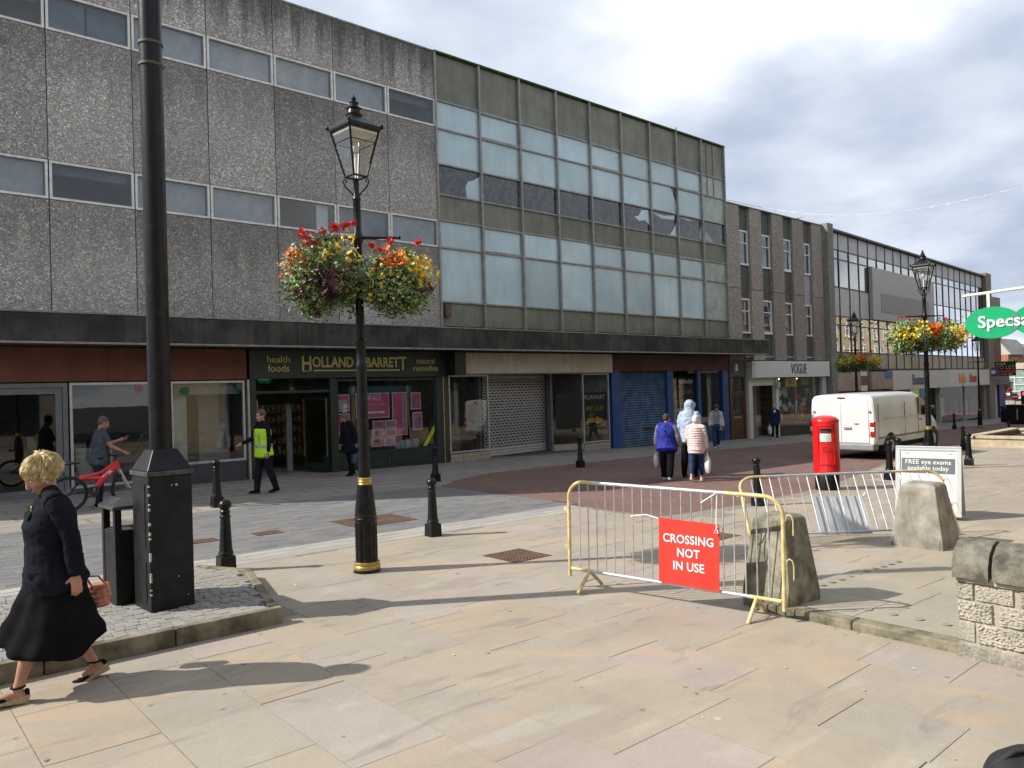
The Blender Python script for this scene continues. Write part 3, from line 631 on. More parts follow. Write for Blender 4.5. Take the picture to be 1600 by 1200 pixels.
fb2 = MB().box(19.43, 29.88, -.26, .1, L_(1.29), L_(2.52)).obj('shop_fascia', mat('white shop fascia', (.63, .62, .57), .5, var=.05), gb)
text('lettering', 'Bonmarché', .95, mat('slate letters', (.06, .09, .13), .5), fa, (13.2, -.28, L_(1.86)), bold=.01, sx=.75)
text('lettering', 'Bright', .95, mat('orange letters', (.85, .32, .03), .5), fb2, (22.4, -.28, L_(1.86)), bold=.03, sx=.75)
text('lettering', 'House', .95, mat('red letters', (.6, .03, .02), .5), fb2, (25.2, -.28, L_(1.86)), bold=.03, sx=.75)
# its ground floor shops: piers, glass, doors, stock behind
gl0 = gz(60)-gb0
inn = MB().box(.2, 29.8, 6, 6.1, gz(70)-gb0, L_(1.3)).box(.2, 29.8, .9, 6, gz(40)-gb0-.6, gz(40)-gb0-.5); inn.obj('shop_interior', mat('shop back wall', (.4, .37, .3), .8), gb)
for a in (9.5, 12.5, 19.5, 22.5, 25.5, 28): MB().box(a, a+1.4, 2.0, 2.3, L_(1.22), L_(1.26)).obj('added_ceiling_light', M['added_shoplight'], gb)  # glowing panels added to brighten these windows, no known lamps here
for a, b_ in ((.05, 3.1), (4.9, 8.1), (8.4, 14.8), (18.2, 24.0), (24.1, 29.6)):
    MB().box(a, b_, .1, .11, gz(40+a)-gb0+.1, L_(1.28)).obj('shop_window', M['shopglass'], gb)
for a in (0.0, 3.2, 8.15, 15.0, 18.0, 24.02, 29.7): MB().box(a-.02, a+.14, .02, .3, gz(40+a)-gb0-.6, L_(1.285)).obj('shop_pier', mat('pale shop pier', (.42, .41, .36), .6), gb)
MB().box(.1, 8.1, .0, .25, gz(42)-gb0+.9, L_(1.38)).obj('red_boarding', mat('red brown boarding', (.20, .06, .045), .7, var=.3), gb)
cols = [(.55,.5,.45),(.7,.68,.65),(.45,.05,.05),(.08,.12,.3),(.05,.05,.06),(.6,.25,.2),(.62,.6,.3)]
for k in range(12):
    a = 18.5+k*.9; MB().box(a, a+.6, .25+.1*(k % 3), .3+.1*(k % 3), gz(62)-gb0+.3+.2*(k % 2), gz(62)-gb0+1.3+.5*((k*5) % 3)/2).obj('display_poster', mat('display poster', cols[k % 7], .6), gb)
q = MB().box(11.0, 12.6, -.30, -.27, L_(.75), L_(1.26)).obj('yellow_poster', mat('lime poster', (.72, .78, .03), .5), gb); MB().box(12.9, 14.2, -.30, -.27, L_(.75), L_(1.26)).obj('blue_poster', mat('blue poster', (.05, .2, .42), .5), gb)
# ================================================================ shops under the canopy
def shop(name, label, x0, x1):
    return thing(name, label, 'shopfront', ((x0+x1)/2, YS, gz((x0+x1)/2)))
def wl(t, x, y, z): return Vector((x, y, z))-t.location
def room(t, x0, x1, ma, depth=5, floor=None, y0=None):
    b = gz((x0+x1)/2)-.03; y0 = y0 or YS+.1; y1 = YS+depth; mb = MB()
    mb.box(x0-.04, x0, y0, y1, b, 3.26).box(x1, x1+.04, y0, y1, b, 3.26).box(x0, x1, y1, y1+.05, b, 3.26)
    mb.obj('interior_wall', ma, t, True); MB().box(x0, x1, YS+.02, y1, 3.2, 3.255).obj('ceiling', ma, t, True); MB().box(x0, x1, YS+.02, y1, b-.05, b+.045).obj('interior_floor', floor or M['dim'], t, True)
def frame(mb, x0, x1, z0, z1, y0, y1, k):
    return mb.box(x0, x1, y0, y1, z0, z0+k).box(x0, x1, y0, y1, z1-k, z1).box(x0, x0+k, y0, y1, z0+k, z1-k).box(x1-k, x1, y0, y1, z0+k, z1-k)
def pane(t, x0, x1, z0, z1, y=None, ma=None, name='window_pane'):
    y = y or YS+.03; return MB().box(x0, x1, y, y+.008, z0, z1).obj(name, ma or M['shopglass'], t, True)
GREYF = mat('grey metal shopfront', (.16, .165, .175), .45, metal=.2, var=.12)
# ---- empty shop with the faded red board
t = shop('empty_shop', 'empty dark shop with a faded red-brown fascia board and grey double doors', -1, 7.9)
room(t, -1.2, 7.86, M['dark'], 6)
REDB = mat('faded red brown board', (.155, .05, .03), .7, var=.25, scale=1.5, streak=.35, streak_col=(.06, .03, .02))
for a, b_ in ((-1.2, 1.6), (1.605, 4.6), (4.605, 7.86)): MB().box(a, b_, YS-.08, YS+.06, 2.47, 3.235).obj('fascia_board', REDB, t, True)
g0 = gz(3)
dr = frame(MB(), .55, 3.78, g0, 2.44, YS-.03, YS+.07, .10).obj('door_frame', GREYF, t, True)
for a, b_ in ((.66, 2.14), (2.16, 3.67)):
    d = frame(MB(), a, b_, g0+.03, 2.33, YS-.005, YS+.05, .13).obj('door', GREYF, t, True); pane(t, a+.13, b_-.13, g0+.16, 2.2, YS+.02, name='door_pane')
    hx = 2.06 if a < 1 else 2.26
    h = MB(); h.tube([(hx, YS-.02, .78), (hx, YS-.09, .8), (hx, YS-.09, 1.18), (hx, YS-.02, 1.2)], .014, 8); h.obj('door_handle', M['alu'], d).location = -t.location
for a, b_, st_ in ((3.82, 5.95, .12), (5.98, 7.82, .48)):
    frame(MB(), a, b_, gz(a)+st_, 2.44, YS-.02, YS+.06, .055).obj('window_frame', M['alu'], t, True); pane(t, a+.055, b_-.055, gz(a)+st_+.05, 2.39)
    MB().box(a, b_, YS-.015, YS+.07, gz(a)-.05, gz(a)+st_-.004).obj('stall_riser', mat('dark grey riser', (.05, .053, .06), .5), t, True)
MB().box(3.95, 4.7, YS+.14, YS+.15, gz(4)+.15, .95).obj('window_notice', mat('grey notice board', (.20, .22, .21), .6, var=.1), t, True)
MB().box(6.1, 6.45, YS+.3, YS+.32, .3, 2.35).obj('white_panel', mat('pale leaning panel', (.45, .45, .44), .6), t, True)
MB().box(6.95, 7.75, YS+.9, YS+.95, gz(7), 2.4).obj('grey_screen', mat('grey display screen', (.24, .26, .27), .5), t, True)
MB().box(6.05, 7.75, YS+.16, YS+.17, 2.1, 2.37).obj('header_strip', mat('pale header strip', (.24, .26, .25), .6), t, True)
gs = mat('green round sticker', (.01, .11, .05), .5)
for x, z, r_ in ((6.33, 2.2, .11), (7.7, 2.28, .1)):
    MB().prism([(x+r_*math.cos(a*.3142), z+r_*math.sin(a*.3142)) for a in range(20)], YS+.012, YS+.018).obj('round_sticker', gs, t, True)
MB().prism([(5.28+.09*math.cos(a*.3142), 2.28+.09*math.sin(a*.3142)) for a in range(20)], YS+.012, YS+.018).obj('round_sticker', mat('pink sticker', (.4, .12, .14), .5), t, True)
M['hblight'] = emit('dim shop light', (1, .9, .7), 2.0)
# ---- health food shop
t = shop('health_food_shop', 'dark green health food shop with gold lettering, open doorway and pink posters', 7.95, 14.3); HT = t
DG = mat('dark green paint', (.017, .032, .028), .42, var=.2, scale=3); BRASS = mat('brass edge', (.62, .46, .17), .3, metal=.7, var=.15)
GOLD2 = mat('dull gold letters', (.58, .51, .20), .5, var=.1, scale=9)
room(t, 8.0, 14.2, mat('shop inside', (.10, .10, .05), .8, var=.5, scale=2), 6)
fa = MB().box(7.93, 14.28, YS-.10, YS+.06, 2.48, 3.235).obj('fascia', DG, t, True)
text('lettering', 'health\nfoods', .27, GOLD2, fa, wl(t, 8.72, YS-.115, 2.86))
text('lettering', 'natural\nremedies', .25, GOLD2, fa, wl(t, 13.45, YS-.115, 2.84))
# tall first and last letters over a rule, as on the sign
text('lettering', 'OLLAND & BARRET', .40, GOLD2, fa, wl(t, 11.08, YS-.115, 2.90), bold=.010, sx=.80, space=1.0)
text('lettering', 'H', .56, GOLD2, fa, wl(t, 9.52, YS-.115, 2.86), bold=.010, sx=.8); text('lettering', 'T', .56, GOLD2, fa, wl(t, 12.62, YS-.115, 2.86), bold=.010, sx=.8)
ru = MB(); ru.box(9.72, 12.5, YS-.125, YS-.112, 2.665, 2.70); ru.obj('rule', GOLD2, fa).location = -t.location
se = MB()
for k in range(17):                                                    # slab serifs along the letter feet and tops
    x = 9.42+.0*k; se.box(9.40 if k % 2 else 9.52, 9.5 if k % 2 else 9.62, YS-.1225+.0001*k, YS-.113, 2.655, 2.675) if k < 2 else None
tag(se.obj('serif', GOLD2, fa), kind='stuff').location = -t.location
g0 = gz(9)
for a, b_ in ((7.95, 8.10), (10.24, 10.44), (13.86, 14.12)): MB().box(a, b_, YS-.05, YS+.1, gz(a)-.05, 2.475).obj('pilaster', DG, t, True)
MB().box(14.13, 14.30, YS-.03, YS+.1, gz(14)-.05, 3.2).obj('metal_pilaster', mat('dark metal pilaster', (.06, .06, .065), .4, metal=.4), t, True)
MB().box(14.12, 14.145, YS-.065, YS+.02, gz(14), 2.475).obj('brass_strip', BRASS, t, True); MB().box(7.87, 7.925, YS-.08, YS+.05, gz(8)-.03, 2.46).obj('steel_strip', mat('steel strip', (.45, .43, .38), .35, metal=.5), t, True)
MB().box(8.1, 10.24, YS-.02, YS+.06, 2.08, 2.15).obj('transom', DG, t, True); pane(t, 8.1, 10.24, 2.15, 2.47, name='fanlight_pane')
for x, rz in ((8.14, 72), (10.2, 108)):                                # the two leaves stand open inwards
    d = MB(); d.box(0, .95, -.02, .02, .04, .22).box(0, .95, -.02, .02, 1.98, 2.08).box(0, .09, -.02, .02, .22, 1.98).box(.86, .95, -.02, .02, .22, 1.98)
    do = d.obj('door', DG, t); do.location = wl(t, x, YS+.04, g0+.02); do.rotation_euler = (0, 0, R(rz))
    MB().box(.09, .86, -.004, .004, .22, 1.98).obj('door_pane', M['shopglass'], do)
    for q in (.03, .91): MB().box(q, q+.03, -.035, .035, .4, 2.04).obj('brass_handle', BRASS, do)
MB().box(9.5, 9.66, YS+1.2, YS+1.3, g0, 1.75).obj('security_gate', mat('grey gate', (.22, .22, .22), .5), t, True)
for k in range(5):
    z = g0+.35+k*.33; sh = MB().box(8.5, 10.9, YS+3.0, YS+3.35, z, z+.03).obj('shelf', M['dim'], t, True)
    for j in range(14):
        a = 8.55+j*.165; h = rnd.uniform(.1, .24); MB().box(a, a+rnd.uniform(.07, .13), YS+3.0, YS+3.15, z+.03, z+.03+h).obj('packet', mat('packet', (rnd.uniform(.1, .4), rnd.uniform(.1, .35), rnd.uniform(.05, .2)), .6) if j % 3 == 0 and k == 0 else M.setdefault('pk%d' % (j % 5), mat('packet', [(.25,.22,.05),(.3,.28,.25),(.12,.2,.06),(.3,.12,.05),(.18,.16,.12)][j % 5], .6)), sh).location = -t.location
for a in (8.6, 10.0, 12.4): MB().box(a, a+.9, YS+2.0, YS+2.15, 3.14, 3.17).obj('added_ceiling_light', M['hblight'], t, True)
MB().box(8.4, 10.6, YS+3.4, YS+3.45, 1.0, 1.75).obj('yellow_header', mat('yellow green header', (.2, .22, .02), .7), t, True)
fr = frame(MB(), 10.44, 13.86, .27, 2.44, YS-.01, YS+.06, .06).obj('window_frame', DG, t, True); pane(t, 10.5, 13.8, .33, 2.38)
MB().box(10.44, 13.86, YS-.02, YS+.08, gz(12)-.05, .265).obj('stall_riser', DG, t, True)
for a in (10.55, 12.2): frame(MB(), a, a+1.55, gz(12)+.08, .2, YS-.04, YS-.015, .045).obj('riser_moulding', DG, t, True)
MB().box(10.44, 13.86, YS+.15, YS+.9, .1, .28).obj('display_shelf', M['dim'], t, True)
MB().box(11.0, 13.2, YS+.3, YS+.32, 2.0, 2.22).obj('blue_banner', mat('blue banner', (.015, .10, .16), .6), t, True)
PINK = mat('crimson poster', (.66, .10, .24), .5, var=.15, scale=3); PINK2 = mat('magenta poster', (.62, .17, .46), .5, var=.2, scale=3); EDGE = mat('poster edge', (.78, .72, .74), .6); PALEP = mat('poster print', (.8, .72, .74), .6); REDP = mat('red poster', (.7, .05, .05), .5)
def poster(x0, x1, z0, z1, ma, txt=None, y=.16, size=.2, extra=None):
    p = MB().box(x0, x1, YS+y, YS+y+.006, z0, z1).obj('poster', EDGE, HT, True); k = .022
    MB().box(x0+k, x1-k, YS+y-.004, YS+y-.001, z0+k, z1-k).obj('poster_face', ma, p).location = -HT.location
    if txt: text('lettering', txt, size, PALEP, p, wl(HT, (x0+x1)/2, YS+y-.008, z0+(z1-z0)*.66), extrude=.001, sx=.8)
    if extra: MB().box(*extra[:2], YS+y-.008, YS+y-.005, *extra[2:4]).obj('poster_picture', extra[4], p).location = -HT.location
PIC = mat('poster picture', (.16, .2, .2), .5, var=.5, scale=12); PICG = mat('gold picture', (.4, .28, .06), .5)
poster(10.47, 10.95, 1.52, 2.0, PINK, None, extra=(10.6, 10.86, 1.6, 1.85, mat('pale green picture', (.42, .5, .44), .5))); poster(10.47, 10.95, .55, 1.46, REDP, extra=(10.5, 10.9, .7, 1.15, mat('rose picture', (.5, .16, .17), .5)))
poster(11.15, 12.28, 1.28, 2.02, PINK, 'DEALS\n─────', size=.24, extra=(11.45, 12.1, 1.42, 1.48, PALEP)); poster(11.18, 11.5, .95, 1.26, REDP)
poster(12.38, 12.9, .72, 2.02, PINK, extra=(12.72, 12.88, .86, 1.95, mat('faded rose', (.42, .25, .30), .5))); poster(13.05, 13.42, 1.48, 2.0, PINK, extra=(13.1, 13.24, 1.6, 1.85, PIC)); poster(13.1, 13.45, .85, 1.4, PINK2, extra=(13.28, 13.4, 1.0, 1.22, PIC))
for r_ in range(3):
    for c_ in range(2):
        a = 11.66+c_*.43-.03*r_; z = .96-.26*r_
        poster(a, a+.4, z, z+.24, PINK2 if (r_+c_) % 2 else PINK, y=.11, extra=(a+.1, a+.27, z+.1, z+.2, (PIC, PICG, PIC)[(r_+c_) % 3]))
q = MB(); q.prism([(13.36, .35), (13.5, .35), (13.8, .78), (13.8, .98)], YS+.015, YS+.02); q.obj('lime_sash', mat('lime sash', (.42, .52, .03), .5), t, True)
for k, (a, h, c_) in enumerate(((12.55, .2, (.5, .3, .38)), (12.75, .27, (.3, .45, .5)), (12.93, .27, (.3, .45, .5)), (13.1, .2, (.4, .25, .45)), (13.25, .28, (.42, .36, .25)))): MB().box(a, a+.16, YS+.3, YS+.4, .285, .285+h).obj('display_box', mat('display box', c_, .5), t, True)
bx = MB().box(14.2, 14.62, YS-.62, YS-.14, 2.5, 3.2).obj('projecting_sign', mat('black sign box', (.008, .012, .011), .35), t, True)
text('lettering', 'HOLLAND\n&\nBARRETT', .13, mat('dim gold print', (.07, .065, .025), .5), bx, wl(t, 14.195, YS-.38, 2.86), rotz=R(-90), extrude=.001, sx=.7)
# ---- closed shop with the perforated roller shutter
t = shop('shuttered_shop', 'closed shop with cream fascia, perforated grey roller shutter and black poster window', 14.35, 22.05)
CRM = mat('cream fascia panel', (.56, .53, .46), .5, var=.12, scale=1.5, streak=.25, streak_col=(.22, .2, .16))
for a, b_ in ((14.64, 18.28), (18.285, 22.02)): MB().box(a, b_, YS-.16, YS+.05, 2.56, 3.225).obj('fascia_panel', CRM, t, True)
MB().box(14.62, 22.04, YS-.19, YS+.05, 2.52, 2.556).obj('fascia_trim', TRIM, t, True)
room(t, 14.4, 22.0, mat('pale bare interior', (.55, .53, .46), .8, var=.2), 5)
def perforated():
    ma = mat('perforated shutter steel', (.42, .41, .40), .45, metal=.35, var=.1); tr = ma.node_tree; ln = tr.links; b = tr.nodes['Principled BSDF']; o = tr.nodes['Material Output']
    co = tr.nodes.new('ShaderNodeTexCoord'); br = tr.nodes.new('ShaderNodeTexBrick'); br.inputs['Scale'].default_value = 1; br.inputs['Brick Width'].default_value = .19; br.inputs['Row Height'].default_value = .095; br.inputs['Mortar Size'].default_value = .026; br.inputs['Mortar Smooth'].default_value = 0
    mp = tr.nodes.new('ShaderNodeMapping'); mp.inputs[2].default_value = (R(-90), 0, 0); ln.new(co.outputs['Object'], mp.inputs[0]); ln.new(mp.outputs[0], br.inputs['Vector'])
    mx_ = tr.nodes.new('ShaderNodeMixShader'); tp = tr.nodes.new('ShaderNodeBsdfTransparent'); sx_ = tr.nodes.new('ShaderNodeSeparateXYZ'); ln.new(co.outputs['Object'], sx_.inputs[0])
    band = mth('MULTIPLY', mth('GREATER_THAN', sx_.outputs[2], .32, tr), mth('LESS_THAN', sx_.outputs[2], 2.62, tr), tr)
    f = mth('MULTIPLY', mth('SUBTRACT', 1.0, br.outputs['Fac'], tr), band, tr); ln.new(f, mx_.inputs[0]); ln.new(b.outputs[0], mx_.inputs[1]); ln.new(tp.outputs[0], mx_.inputs[2]); ln.new(mx_.outputs[0], o.inputs[0])
    return ma
sh = MB(); n = 30; a0, a1 = -1.62, 1.62                                # shutter stands back in the entrance
for k in range(n):
    z0, z1 = k*.0925, (k+1)*.0925; sh.add([(a0, 0, z0), (a1, 0, z0), (a1, -.012, (z0+z1)/2), (a0, -.012, (z0+z1)/2), (a1, 0, z1), (a0, 0, z1)], [(0,1,2,3),(3,2,4,5)])
so = sh.obj('roller_shutter', perforated(), t); so.location = wl(t, 17.72, YS+.62, gz(17.7)+.03); so.rotation_euler = (0, 0, R(6))
MB().box(15.9, 19.6, YS+.9, YS+.95, gz(17), 2.6).obj('shutter_backing', M['dark'], t, True)
for x in (16.05, 19.38): MB().box(x-.05, x+.05, YS+.5, YS+.72, gz(17), 2.6).obj('shutter_guide', mat('shutter guide', (.15, .145, .145), .5), t, True)
TILE = mat('cream glazed tile', (.38, .33, .25), .3, var=.15, rn=.1); GROUT = mat('tile bed', (.16, .13, .1), .9)
def tiles(x0, x1, y, zb, zt, run='x'):
    MB().box(x0, x1, y, y+.06, zb, zt).obj('riser_bed', GROUT, t, True); n = max(1, round((x1-x0)/.15)); me = MB().box(-.5, .5, -.5, .5, -.5, .5).mesh('tile', TILE)
    rows_ = max(1, round((zt-zb)/.12))
    for i in range(n):
        for j in range(rows_):
            o = bpy.data.objects.new('tile', me); C.objects.link(o); o.parent = t; o.scale = ((x1-x0)/n-.008, .02, (zt-zb)/rows_-.008); o.location = wl(t, x0+(i+.5)*(x1-x0)/n, y-.003, zb+(j+.5)*(zt-zb)/rows_)
for x0, x1 in ((14.38, 16.0), (20.5, 21.95)):
    tiles(x0, x1, YS, gz(x0)-.02, gz(x0)+.24)
    z0 = gz(x0)+.27; frame(MB(), x0, x1, z0, 2.51, YS-.01, YS+.05, .045).obj('window_frame', M['alu'], t, True); pane(t, x0+.045, x1-.045, z0+.045, 2.46)
for x0, x1 in ((16.0, 16.04), (19.43, 20.5)):                          # window returns beside the shutter
    z0 = gz(x0)+.02; p = MB(); p.add([(x0, YS+.55 if x0 > 17 else YS+.05, z0+.25), (x1, YS+.03 if x0 > 17 else YS+.6, z0+.25), (x1, YS+.03 if x0 > 17 else YS+.6, 2.5), (x0, YS+.55 if x0 > 17 else YS+.05, 2.5)], [(0,1,2,3)]); p.obj('window_pane', M['shopglass'], t, True)
    b = MB(); ya, yb = (YS+.55, YS+.03) if x0 > 17 else (YS+.05, YS+.6); b.add([(x0, ya, z0-.05), (x1, yb, z0-.05), (x1, yb, z0+.24), (x0, ya, z0+.24)], [(0,1,2,3)]); b.obj('return_riser', TILE, t, True)
MB().box(14.5, 15.0, YS+.3, YS+.33, .1, 2.0).obj('grey_door', mat('grey inner door', (.10, .10, .095), .6), t, True)
BLKP = mat('black poster', (.012, .013, .014), .35); AMB = mat('amber print', (.62, .33, .02), .5); WHP = mat('white print', (.6, .6, .58), .5)
p1 = MB().box(20.62, 21.9, YS+.10, YS+.106, .52, 1.82).obj('poster', BLKP, t, True)
text('lettering', 'RUNWAY', .26, WHP, p1, wl(t, 21.25, YS+.095, 1.62), extrude=.001, sx=1.0); text('lettering', 'FIND US AT', .24, AMB, p1, wl(t, 21.25, YS+.095, 1.2), extrude=.001, sx=.8, shear=.15)
q = MB(); q.prism([(20.78, .68), (21.3, .68), (21.3, .6), (21.72, .76), (21.3, .92), (21.3, .84), (20.78, .84)], YS+.09, YS+.096); q.obj('arrow', AMB, p1).location = -t.location
for k in range(3): MB().box(21.55+k*.1, 21.62+k*.1, YS+.09, YS+.096, .545, .6).obj('print_mark', WHP, p1).location = -t.location
q = MB(); q.add([(19.55, YS+.47, .48), (20.4, YS+.06, .52), (20.4, YS+.06, 1.8), (19.55, YS+.47, 1.78)], [(0,1,2,3)]); p2 = q.obj('poster', BLKP, t, True)
q = MB(); q.prism([(19.9, .8), (20.25, .8), (20.25, 1.15), (20.12, 1.15), (20.12, .9), (19.9, .9)], YS+.02, YS+.026); 
# ---- blue shop with closed shutter
t = shop('blue_shop', 'bright blue shopfront with blue roller shutter and maroon fascia', 22.05, 30.0)
BLU = mat('blue gloss paint', (.012, .065, .22), .4, var=.15, scale=2); MAR = mat('maroon fascia board', (.075, .022, .02), .6, var=.2, scale=2)
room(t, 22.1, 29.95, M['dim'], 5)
fa = MB().box(22.06, 29.9, YS-.12, YS+.05, 2.58, 3.235).obj('fascia', MAR, t, True); [text('lettering', w_, .2, M.setdefault('faintprint', mat('faint print', (.13, .06, .04), .6)), fa, wl(t, 28.6, YS-.13, z), extrude=.001) for w_, z in (('KINGSMAN', 3.0), ('MENSWEAR', 2.79))]
for a, b_ in ((22.06, 22.55), (25.5, 25.9), (27.62, 27.84), (29.5, 29.95)): MB().box(a, b_, YS-.06, YS+.08, gz(a)-.05, 2.575).obj('pilaster', BLU, t, True)
sh = MB()
for k in range(30):
    z0, z1 = gz(24)+k*.1, min(2.57, gz(24)+(k+1)*.1)
    if z1 > z0: sh.add([(22.55, YS+.04, z0), (25.5, YS+.04, z0), (25.5, YS+.02, (z0+z1)/2), (22.55, YS+.02, (z0+z1)/2), (25.5, YS+.04, z1), (22.55, YS+.04, z1)], [(0,1,2,3),(3,2,4,5)])
so = sh.obj('roller_shutter', mat('scuffed blue shutter', (.016, .07, .19), .42, var=.45, scale=2.5, metal=.2, col2=(.05, .12, .22)), t, True); MB().box(24.0, 24.55, YS+.005, YS+.022, gz(24)+.62, gz(24)+.72).obj('letter_slot', M['dark'], so).location = -t.location
for a, b_ in ((25.9, 27.62), (27.84, 29.5)):
    pane(t, a, b_, .35, 2.56); MB().box(a, b_, YS-.02, YS+.06, gz(a)-.05, .345).obj('stall_riser', BLU, t, True)
    frame(MB(), a+.1, b_-.1, gz(a)+.1, .28, YS-.045, YS-.022, .05).obj('riser_moulding', BLU, t, True)
p = MB().box(26.1, 27.5, YS+.1, YS+.106, .8, 1.95).obj('poster', BLKP, t, True)
text('lettering', 'Kingsman', .3, mat('olive print', (.22, .22, .1), .5), p, wl(t, 26.8, YS+.095, 1.72), extrude=.001); text('lettering', 'FIND US AT', .3, mat('grey print', (.4, .4, .4), .5), p, wl(t, 26.8, YS+.095, 1.25), extrude=.001, sx=.75, shear=.1); MB().box(26.3, 27.2, YS+.09, YS+.096, .85, 1.0).obj('print_mark', WHP, p).location = -t.location
text('lettering', 'unlucky', .3, WHP, t, wl(t, 27.0, YS+.09, 2.15), extrude=.001, bold=.01)
MB().box(29.2, 29.45, YS+.5, YS+.6, gz(29), 2.5).obj('cream_post', mat('cream post', (.4, .34, .24), .6), t, True)
# ---- brown door between the shops
t = shop('stair_door', 'narrow brown wooden street door with small panes above it', 30.1, 31.5)
WOOD = mat('brown varnished wood', (.075, .028, .016), .4, var=.25, scale=4)
MB().box(30.12, 31.45, YS-.04, YS+.1, 2.3, 3.2).obj('grey_board', mat('grey board', (.11, .115, .12), .7, var=.15), t, True)
f = MB(); f.box(30.14, 30.3, YS, YS+.1, gz(30)-.05, 2.29).box(31.28, 31.44, YS, YS+.1, gz(31)-.05, 2.29).box(30.3, 31.28, YS, YS+.1, 1.55, 1.62); f.obj('door_frame', WOOD, t, True)
d = frame(MB(), 30.31, 31.27, gz(30.5)-.02, 1.54, YS+.03, YS+.08, .13); d.box(30.44, 31.14, YS+.03, YS+.08, gz(30.5)+.1, .4); do = d.obj('door', WOOD, t, True); pane(t, 30.44, 31.14, .4, 1.42, YS+.05, name='door_pane')
for a in (30.3, 30.8): pane(t, a, a+.47, 1.63, 2.28, YS+.05, name='fanlight_pane')
MB().box(30.1, 31.45, YS+.6, YS+.65, gz(30), 2.3).obj('hall_wall', M['dim'], t, True)
MB().box(30.42, 30.46, YS-.01, YS+.03, .55, .75).obj('door_handle', M['gold'], do).location = -t.location
# ---- the clothes shop with the white sign
t = shop('clothes_shop', 'clothes shop with a plain white sign reading VOGUE and a busy window', 31.5, 39.1)
WS = mat('white shop paint', (.60, .60, .57), .5, var=.06)
fa = MB().box(31.72, 38.95, YS-.35, YS+.02, 2.22, 3.0).obj('fascia', mat('white sign board', (.66, .66, .66), .4, var=.04), t, True); text('lettering', 'VOGUE', .72, mat('navy letters', (.012, .014, .05), .4), fa, wl(t, 35.75, YS-.365, 2.6), sx=.62, bold=-.003, space=1.05)
room(t, 31.6, 39.05, mat('shop walls', (.5, .44, .36), .8, var=.3), 5)
for a, b_ in ((31.55, 31.85), (33.95, 34.2), (38.65, 39.05)): MB().box(a, b_, YS-.1, YS+.1, gz(a)-.05, 2.2).obj('pilaster', WS, t, True)
MB().box(31.85, 33.95, YS-.05, YS+.06, 1.85, 2.2).obj('header', WS, t, True); MB().box(31.5, 31.7, YS-.34, YS+.1, 2.2, 3.0).obj('side_board', WS, t, True)
MB().box(31.9, 33.0, YS+.2, YS+.21, gz(32)+.05, 1.84).obj('side_pane', M['shopglass'], t, True); MB().box(33.35, 33.9, YS+.9, YS+.95, gz(33), 1.84).obj('door', mat('buff door', (.3, .26, .2), .6), t, True); MB().box(31.87, 33.3, YS+1.5, YS+1.6, gz(33), 1.84).obj('dark_entrance', M['dark'], t, True)
pane(t, 34.2, 38.65, -.25, 2.19); MB().box(34.2, 38.65, YS-.02, YS+.06, gz(36)-.05, -.255).obj('stall_riser', mat('black riser', (.03, .03, .03), .5), t, True)
yp = MB().box(35.3, 36.4, YS+.15, YS+.16, 1.75, 2.17).obj('sale_banner', mat('yellow banner', (.8, .74, .03), .5), t, True); text('lettering', 'BIG', .34, mat('red print', (.4, .02, .02), .5), yp, wl(t, 35.85, YS+.14, 1.98), extrude=.001); MB().box(37.1, 37.9, YS+.3, YS+.31, 1.8, 2.17).obj('sale_banner', mat('dull yellow', (.4, .35, .04), .5), t, True)
for k in range(46):
    a = 34.4+rnd.random()*4; z = -.15+rnd.random()*1.5; c_ = [(.65,.06,.05),(.75,.75,.72),(.45,.48,.48),(.6,.2,.08),(.1,.1,.12),(.75,.7,.6),(.35,.4,.5)][k % 7]
    MB().box(a, a+rnd.uniform(.15, .4), YS+.12+.05*(k % 9), YS+.15+.05*(k % 9), z, z+rnd.uniform(.2, .6)).obj('garment', M.setdefault('garm%d' % (k % 7), mat('garment', c_, .8, var=.4, scale=9)), t, True)
MB().box(33.9, 34.1, YS-.25, YS-.1, 1.7, 2.0).obj('alarm_box', mat('cream alarm', (.5, .44, .36), .5), t, True)
for a in (34.6, 36.2, 37.6): MB().box(a, a+.9, YS+1.2, YS+1.4, 3.14, 3.17).obj('added_ceiling_light', M['added_shoplight'], t, True)
for x in (34.7, 35.6, 37.4):
    MB().lathe([(.05, 0), (.06, .05)], 10, (0, 0, 0)).obj('spot_lamp', emit('spot lamp', (1, .85, .6), 6), t, loc=wl(t, x, YS+.7, 2.12))
